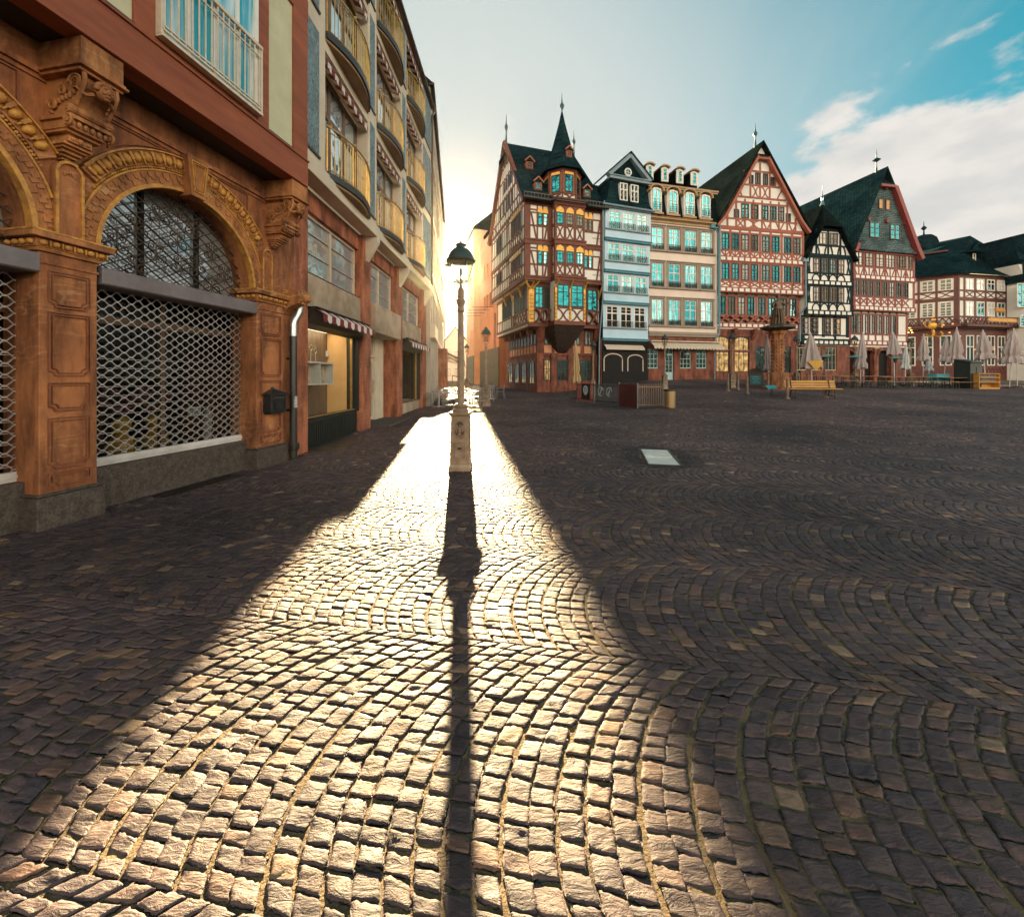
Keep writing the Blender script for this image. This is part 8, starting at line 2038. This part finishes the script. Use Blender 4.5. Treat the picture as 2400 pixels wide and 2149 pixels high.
for k in range(12):
    a = 2 * pi * k / 12; s.tube([(.24 * cos(a), .2 * sin(a), sz + 1.0), (.30 * cos(a + .1), .26 * sin(a + .1), sz + .5), (.36 * cos(a), .32 * sin(a), sz)], .05, 6, r1=.07)
s.ell((0.02, .02, sz + 1.80), .13, .13, .12, 8, 6); s.tube([(.02, -.05, sz + 1.88), (.02, .1, sz + 1.9)], .05, 6)
s.tube([(-.30, -.28, sz + .9), (-.32, -.30, sz + .55)], .012, 5); s.lathe([(.02, 0), (.13, .03), (.14, .05)], (-.32, -.30, sz + .5), 8); s.build('robe_folds', M_stat, st, smooth=True)

# round bin
px_, Y_ = 1570, 17.2
bnx = place(px_, Y_)
bn = thing('bin', 'round bronze-coloured metal bin with dark rim at the end of the fence', 'bin', bnx, 0)
s = MB(); s.lathe([(.20, 0), (.225, .03), (.235, .74)], n=28); s.build('body', mat('brushed_bronze', (0.42, 0.29, 0.15), 0.33, (0.34, 0.23, 0.12), scale=3, metal=0.7, stretch=(1, 1, .1)), bn, smooth=True)
s = MB(); s.lathe([(.245, .73), (.25, .76), (.24, .80), (.15, .80), (.15, .76)], n=28); s.build('rim', M_iron, bn, smooth=True)

# fence round a tree bed: banner, slats, solid door, slats
M_slatm = mat('galvanised_slats', (0.19, 0.19, 0.19), 0.45, (0.13, 0.13, 0.13), scale=9, metal=0.5)
M_redp = mat('dark_red_panel', (0.13, 0.018, 0.018), 0.55, (0.06, 0.012, 0.012), scale=7, dirt=0.4)
P0, P1, P2 = place(1353, 22.6), place(1494, 17.7), place(1556, 17.9)
def seg(a, b): L = sqrt((b[0] - a[0]) ** 2 + (b[1] - a[1]) ** 2); return L, atan2(b[1] - a[1], b[0] - a[0])
L1_, r1_ = seg(P0, P1); L2_, r2_ = seg(P1, P2)
fn = thing('barrier_fence', 'slatted metal barrier with red banner end and dark red door, beside the bin', 'fence', P0, r1_)
dz = (P1[2] - P0[2])
def slats(x0, x1, par, m, n, nm='slat_panel'):
    s = MB()
    for k in range(n): x = x0 + (x1 - x0) * (k + .5) / n; z = dz * x / L1_; s.box(x - .016, x + .016, -.012, .012, z + .04, z + 1.05)
    s.box(x0, x1, .0, .03, dz * x0 / L1_ + .12, dz * x0 / L1_ + .17); s.box(x0, x1, .0, .03, dz * x0 / L1_ + .92, dz * x0 / L1_ + .97)
    return s.build(nm, m, par)
slats(0, L1_ * .33, fn, mat('red_slats', (0.25, 0.035, 0.025), 0.5), 17); slats(L1_ * .34, L1_ * .74, fn, mat('dark_grey_slats', (0.075, 0.08, 0.085), 0.5, (0.05, 0.05, 0.055), scale=9, metal=.4), 15)
s = MB(); s.box(L1_ * .10, L1_ * .26, -.035, -.025, .16, 1.0); bnr = s.build('banner', mat('black_banner', (0.012, 0.014, 0.018), 0.6), fn)
s = MB(); cxb = L1_ * .18
s.annulus(cxb, .66, .17, .24, -.045, -.036, 0, 2 * pi, 16); s.beam((cxb - .05, .38), (cxb - .05, .78), .06, -.045, -.036); s.beam((cxb + .06, .38), (cxb + .06, .78), .06, -.045, -.036)
s.build('banner_emblem', mat('pale_cyan_print', (0.55, 0.68, 0.72), 0.6), bnr)
s = MB()
for x0 in (L1_ * .42, L1_ * .56): 
    z = .62; s.annulus(x0 + .2, z, .20, .235, -.03, -.022, .2, 5.2, 16); s.beam((x0 + .1, .45), (x0 + .3, .85), .05, -.03, -.022)
s.build('painted_marks', mat('pale_cyan_print', (0, 0, 0)), fn)
s = MB(); s.box(L1_ * .75, L1_, -.03, .03, dz + .03, dz + 1.06); s.build('solid_panel', M_redp, fn, bevel=0.004)
for x in (0, L1_ * .335, L1_ * .745, L1_): s = MB(); s.box(x - .03, x + .03, -.03, .03, dz * x / L1_ - .1, dz * x / L1_ + 1.12); s.build('post', M_slatm, fn)
fn2 = thing('barrier_fence', 'open slatted barrier gate between the dark red door and the bin', 'fence', P1, r2_)
dz = P2[2] - P1[2]; L1_ = L2_; slats(.06, L2_, fn2, mat('rusty_slats', (0.22, 0.15, 0.10), 0.5, (0.15, 0.10, 0.07), scale=6, metal=.4), 11)
s = MB(); s.tube([(.05, -.05, .42), (.15, -.06, .45), (.30, -.06, .55), (.42, -.06, .58)], .02, 6); s.build('handle', M_slatm, fn2)
s = MB(); s.box(L2_ - .03, L2_ + .03, -.03, .03, -.1, 1.12); s.build('post', M_slatm, fn2)

# folded parasols
M_para = mat('grey_lilac_canvas', (0.46, 0.38, 0.36), 0.9, (0.33, 0.27, 0.27), scale=2, stretch=(5, 5, .5), bump=0.5, bscale=9)
M_parab = mat('tan_canvas', (0.50, 0.34, 0.17), 0.9, (0.36, 0.23, 0.11), scale=2, stretch=(5, 5, .5), bump=0.4, bscale=9)
M_parac = mat('pale_blue_printed_canvas', (0.42, 0.58, 0.62), 0.9, (0.52, 0.42, 0.40), scale=5)
M_yel = mat('yellow_canvas', (0.70, 0.40, 0.06), 0.85, (0.55, 0.29, 0.04), scale=3)
GP = 'folded parasols of the terrace'
def folded(m, wide, h0, h1, seed, waist=True):
    """cloth hanging in folds round the pole from h1 down to h0"""
    rr = random.Random(seed); s = MB(); n, kz = 32, 9; vs, fs = [], []
    ph = [rr.uniform(0, 6.28) for _ in range(3)]
    for k in range(kz + 1):
        t = k / kz; z = h1 + (h0 - h1) * t
        r = .035 + wide * (t ** .75) * (1 - (.35 if waist and .70 < t < .85 else 0)) * (1 if t < .97 else .92)
        for i in range(n):
            a = 2 * pi * i / n; q = r * (1 + .22 * min(1, 2 * t) * sin(8 * a + ph[0] + .5 * t) + .12 * t * sin(3 * a + ph[1]))
            vs.append((q * cos(a) + .03 * t * sin(ph[2]), q * sin(a), z + (.06 * t * sin(4 * a + ph[1]) if k == kz else 0)))
    for k in range(kz):
        for i in range(n): fs.append((k * n + i, k * n + (i + 1) % n, (k + 1) * n + (i + 1) % n, (k + 1) * n + i))
    fs.append(tuple(range(n))); s.add(vs, fs); return s
def parasol(px, Y, wide, pt, pb, m, lab, seed, waist=True):
    X, Y, Z_ = place(px, Y); t = thing('folded_parasol', lab, 'parasol', (X, Y, Z_), seed * .7, GP)
    h1 = H + (HOR - pt) * Y / F - Z_; h0 = max(.35, H + (HOR - pb) * Y / F - Z_)
    folded(m, wide, h0, h1, seed, waist).build('canopy', m, t, smooth=True)
    s = MB(); s.lathe([(.028, 0), (.028, h1 - .02), (.05, h1), (.02, h1 + .10)], n=8); s.build('pole', mat('pale_pole', (0.5, 0.5, 0.5), 0.4, metal=.5), t)
    s = MB(); s.lathe([(.30, 0), (.30, .06), (.05, .09)], n=12); s.build('foot', M_iron, t)
    rr = random.Random(seed * 7); t.rotation_euler[0] = radians(rr.uniform(-2.5, 2.5)); t.rotation_euler[1] = radians(rr.uniform(-2.5, 2.5))
    return t
parasol(1353, 24.5, .21, 802, 896, M_parab, 'tan folded parasol in front of the turreted corner house', 1)
parasol(1803, 26.0, .20, 787, 866, M_para, 'slim grey folded parasol left of the fountain column', 2)
w0 = parasol(1903.5, 25.0, .52, 782, 862, M_para, 'wide half-open grey parasol showing yellow lining, behind the bench', 3, False)
h0 = H + (HOR - 847) * 25 / F - w0.location[2]
s = MB(); s.add([(-.42, -.56, h0), (.42, -.56, h0), (.06, -.50, h0 - .62), (-.42, -.52, h0 + .02), (.42, -.52, h0 + .02), (.06, -.46, h0 - .60)], [(0, 1, 2), (5, 4, 3), (0, 3, 4, 1), (1, 4, 5, 2), (2, 5, 3, 0)]); o = s.build('yellow_lining', M_yel, w0); o.rotation_euler[2] = -w0.rotation_euler[2] - .25
parasol(2015, 27.5, .30, 782, 863, M_para, 'grey folded parasol beside a yellow one, before the slate-hung gable', 4)
parasol(2023.5, 28.2, .17, 795, 862, M_yel, 'narrow yellow folded parasol tucked behind a grey one', 5)
parasol(2097, 29, .36, 781, 832, M_para, 'grey folded parasol with dark hem, above a teal heater', 6, False)
parasol(2121, 30, .24, 811, 865, M_parac, 'pale blue printed folded parasol left of the inn lamp', 7)
parasol(2163, 31, .32, 786, 845, M_para, 'grey folded parasol just right of the inn lamp', 8)
parasol(2178, 32, .22, 838, 868, M_parac, 'low pale blue printed parasol under a grey one', 9)
parasol(2212, 31.5, .32, 789, 848, M_para, 'grey folded parasol, left one of a leaning pair before the inn corner', 10)
parasol(2236, 31, .42, 770, 850, M_para, 'tall grey folded parasol at the corner of the inn', 11)
parasol(2310, 31, .50, 775, 842, M_para, 'broad grey folded parasol above the dark kiosk', 12)
parasol(2366, 30.5, .55, 773, 852, M_para, 'broadest grey folded parasol near the right edge', 13)
parasol(2384, 32, .30, 793, 835, M_para, 'small grey folded parasol at the right edge of the square', 14)
# patio heaters
M_teald = mat('teal_enamel', (0.05, 0.32, 0.36), 0.35)
for px, Y, lab in ((1932, 27, 'teal patio heater beside the wide half-open parasol'), (2003, 26.5, 'teal patio heater in front of the slate-hung gable arch'), (2099, 28, 'teal patio heater under the dark-hemmed parasol')):
    X, Y, Z_ = place(px, Y); t = thing('patio_heater', lab, 'heater', (X, Y, Z_), 0, 'teal patio heaters')
    s = MB(); s.lathe([(.40, 2.0), (.42, 2.02), (.2, 2.10), (.03, 2.14)], n=18); s.build('reflector', M_teald, t, smooth=True)
    s = MB(); s.lathe([(.24, 0), (.24, .05), (.03, .08), (.03, 1.72), (.10, 1.74), (.12, 1.98), (.05, 2.0)], n=12); s.build('post', M_castd, t)
# beer benches and tables on the terrace
M_bench = mat('brown_beer_bench', (0.24, 0.12, 0.05), 0.6, (0.15, 0.075, 0.03), scale=4, stretch=(.5, 6, 6))
def beer_set(kind, w_, h, d):
    t = thing(kind, '', 'bench' if kind == 'beer_bench' else 'table', (0, 0, 0), 0, 'beer benches on the terrace' if kind == 'beer_bench' else 'beer tables on the terrace')
    s = MB(); s.box(-w_ / 2, w_ / 2, -d / 2, d / 2, h - .04, h); s.build('top' if kind != 'beer_bench' else 'seat', M_bench, t, bevel=.004)
    for x in (-w_ * .38, w_ * .38):
        s = MB(); s.box(x - .02, x + .02, -d * .4, -d * .4 + .04, 0, h - .04); s.box(x - .02, x + .02, d * .4 - .04, d * .4, 0, h - .04); s.box(x - .02, x + .02, -d * .4, d * .4, .2, .24); s.build('leg', M_green, t)
    return t
bb, tb_ = beer_set('beer_bench', 2.2, .46, .27), beer_set('beer_table', 2.2, .77, .6)
spots = [(1890, 26.5), (1945, 27.5), (1990, 26.8), (2045, 27.8), (2090, 27), (2140, 28.5), (2195, 29), (2245, 28.8)]
where = ['below the wide half-open parasol', 'right of the wide half-open parasol', 'in front of the slate-hung gable arch', 'beside the yellow folded parasol', 'under the dark-hemmed parasol', 'under the pale blue parasol', 'right of the inn lamp', 'left of the dark kiosk']
for i, ((px, Y), wh) in enumerate(zip(spots, where)):
    X, Y, Z_ = place(px, Y)
    for o, dy, nm in ((bb, -.55, 'brown beer bench '), (tb_, 0, 'brown beer table ')):
        q = o if i == 0 else copy_tree(o); q.location = (X, Y + dy, Z_); q.rotation_euler = (0, 0, radians(10)); q['label'] = nm + wh
# dark kiosk, crates and counter at the right
X, Y, Z_ = place(2268, 29)
k = thing('kiosk', 'dark green kiosk cabinet with slanting lid between the parasols at right', 'kiosk', (X, Y, Z_), radians(14))
s = MB(); s.prism_x([(-.45, 0), (.45, 0), (.45, 2.05), (-.45, 1.85)], -.6, .6); s.build('body', M_green, k, bevel=.01); s = MB(); s.obox((0, 0, 2.0), (.68, 0, 0), (0, .55, .12), (0, 0, .03)); s.build('lid', M_castd, k); s = MB(); s.box(.05, .5, -.47, -.455, .5, 1.5); s.build('door', M_castd, k)
X, Y, Z_ = place(2309, 28.5)
k = thing('counter', 'wooden bar counter with crates of bottles right of the dark kiosk', 'counter', (X, Y, Z_), radians(6))
s = MB(); s.box(-.85, .85, -.25, .25, .0, .12); s.box(-.85, .85, .2, .25, .12, 1.1)
for z in (.45, .78, 1.06): s.box(-.85, .85, -.25, .25, z, z + .05)
for x in (-.85, .81): s.box(x, x + .04, -.25, .25, 0, 1.1)
s.build('shelves', M_slat, k)
s = MB(); rr = random.Random(8)
for z in (.50, .83):
    for i in range(12): s.lathe([(.03, 0), (.03, .14), (.012, .18), (.012, .23)], (-.75 + i * .13, -.1, z), 6)
s.build('bottles', mat('mixed_bottles', (0.4, 0.45, 0.5), 0.3, (0.15, 0.08, 0.05), scale=8), k)
X, Y, Z_ = place(2199, 29.5)
s = MB(); s.box(-.6, .6, -.3, .3, .35, .85); s.box(-.62, .62, -.32, .32, .85, .9)
o = s.build('cool_box', mat('turquoise_plastic', (0.06, 0.34, 0.40), 0.4), None, loc=(X, Y, Z_ + .1), rotz=.2, bevel=.02); tag(o, 'turquoise cool box standing on the terrace left of the kiosk', 'cool box')
s = MB(); s.box(-.5, .5, -.02, .02, 0, .9); s.prism([(-.5, .9), (.5, .9)] + [(.5 * cos(pi * i / 8), .9 + .35 * sin(pi * i / 8)) for i in range(1, 8)], -.02, .02)
mb_ = s.build('menu_board', mat('dark_board_frame', (0.05, 0.03, 0.02), 0.6), None, loc=place(1771, 26.5)); tag(mb_, 'round-topped menu blackboard in front of the red stone arcade', 'menu board')
s = MB(); s.box(-.36, .36, -.03, -.021, .15, .78); bd = s.build('writing_panel', mat('chalk_teal', (0.02, 0.13, 0.15), 0.6), mb_)
s = MB()
for i, (z, w_) in enumerate(((.66, .4), (.54, .5), (.42, .34), (.30, .46))):
    x = -w_ / 2
    while x < w_ / 2: s.box(x, x + .035, -.036, -.031, z - .022, z + .022); x += .05
s.build('lettering', mat('chalk_blue', (0.15, 0.42, 0.46), 0.8), bd)
# small info stand by the fountain
st_ = thing('info_stand', 'low slanted teal information stand left of the fountain plinth', 'sign', place(1808, 20.5), 0)
s = MB(); s.lathe([(.025, 0), (.025, .42)], n=8); s.build('post', M_iron, st_); s = MB(); s.obox((0, 0, .45), (.24, 0, 0), (0, .13, .08), (0, -.006, .01)); s.build('panel', M_teald, st_)

# ================================================================== alley cafe: aluminium chairs and tables
M_chair = mat('dull_aluminium', (0.30, 0.29, 0.28), 0.45, (0.2, 0.19, 0.18), scale=9, metal=0.7)
def make_chair():
    t = thing('cafe_chair', '', 'chair', (0, 0, 0), 0, 'aluminium cafe chairs in the alley')
    for sx in (-1, 1):
        s = MB(); s.tube([(sx * .25, -.24, 0), (sx * .22, -.20, .44), (sx * .25, -.18, .66), (sx * .26, .10, .68), (sx * .22, .20, .70)], .013, 6); s.build('leg', M_chair, t, smooth=True)
        s = MB(); s.tube([(sx * .24, .28, 0), (sx * .20, .20, .44), (sx * .20, .26, .82)], .013, 6); s.build('leg', M_chair, t, smooth=True)
    s = MB()
    for k in range(6): s.box(-.21, .21, -.20 + .07 * k, -.145 + .07 * k, .44, .452)
    s.build('seat', M_chair, t)
    s = MB(); s.tube([(-.20, .26, .82), (-.12, .28, .85), (.12, .28, .85), (.20, .26, .82)], .013, 6)
    for k in range(3): s.box(-.20, .20, .225 + .012 * k, .235 + .012 * k, .58 + .08 * k, .625 + .08 * k)
    s.build('backrest', M_chair, t)
    return t
def make_table():
    t = thing('cafe_table', '', 'table', (0, 0, 0), 0, 'round aluminium cafe tables in the alley')
    s = MB(); s.lathe([(.33, .70), (.345, .71), (.345, .73), (.33, .735)], n=24); s.build('tabletop', mat('polished_steel_top', (0.7, 0.68, 0.66), 0.22, metal=.9), t, smooth=True)
    s = MB(); s.lathe([(.03, .03), (.03, .70)], n=8); s.build('post', M_alu, t)
    s = MB(); s.box(-.27, .27, -.03, .03, 0, .03); s.box(-.03, .03, -.27, .27, 0.001, .032); s.build('foot', M_alu, t)
    return t
ch, tb = make_chair(), make_table()
TB = [(1029, 19.2, 'left table under the awning, nearest the viewer'), (1046, 22.5, 'second table from the viewer under the awning'), (1108, 19.6, 'right table, left of the lamp pedestal'), (1121, 22.8, 'table behind the others, left of the second lamp'), (1150, 24.5, 'table beyond the lamp pedestal by the orange house')]
ci = 0; first_c = first_t = True
for px, Y, lab in TB:
    X, Y, Z_ = place(px, Y)
    o = tb if first_t else copy_tree(tb); first_t = False
    o.location = (X, Y, Z_); o['label'] = 'round steel cafe ' + lab.replace('table', 'table', 1) if lab.startswith('table') else 'round steel cafe table, the ' + lab
    for a, w_ in ((-95, 'nearest the viewer'), (10, 'right'), (170, 'left'), (85, 'far side')):
        rr = random.Random(ci); aa = radians(a + rr.uniform(-18, 18)); q = ch if first_c else copy_tree(ch); first_c = False
        q.location = (X + .58 * cos(aa), Y + .58 * sin(aa), Z_); q.rotation_euler = (0, 0, aa + pi / 2 + pi + pi if False else aa - pi / 2); q['label'] = 'aluminium chair (' + w_ + ') at the ' + lab.replace('second table from the viewer', 'second table').replace('table behind the others', 'rear table'); ci += 1
# A-shaped frame of the far stair rail in the alley
s = MB(); s.tube([(0, 0, .9), (1.3, 6, -.1 + .3)], .04, 6); s.tube([(0, 0, .9), (0, 0, 0)], .04, 6); s.tube([(1.3, 6, .2), (1.3, 6, -.3)], .04, 6)
o = s.build('handrail', M_iron, None, loc=(rho(1060) * 44, 44, gz(-6, 44) + .3)); tag(o, 'dark sloping handrail deep in the alley', 'handrail')
# small round cover in the paving
s = MB(); s.lathe([(.085, -.02), (.085, .012), (.07, .016), (.03, .014), (.03, .02), (.0, .02)], n=20); o = s.build('manhole_cover', mat('worn_iron_cover', (0.16, 0.12, 0.08), 0.45, metal=.5), None, smooth=True, loc=(rho(843) * 3.84, 3.84, .0)); tag(o, 'small round iron cover among the sunlit cobbles', 'cover')
# ================================================================== thin morning haze lit by the low sun
s = MB(); s.box(-140, 140, -60, 130, -1.6, 34)
hz = s.build('haze', bpy.data.materials.new('morning_haze'), None); hz['kind'] = 'stuff'; hz['label'] = 'thin golden morning haze in the air of the square'
m = hz.data.materials[0]; m.use_nodes = True; nt = m.node_tree; nt.nodes.remove(nt.nodes['Principled BSDF'])
v = nd(nt, 'ShaderNodeVolumePrincipled'); v.inputs['Color'].default_value = (1.0, 0.92, 0.82, 1); v.inputs['Density'].default_value = HAZE; v.inputs['Anisotropy'].default_value = 0.93
nt.links.new(v.outputs[0], nt.nodes['Material Output'].inputs['Volume'])
sc.cycles.volume_bounces = 0
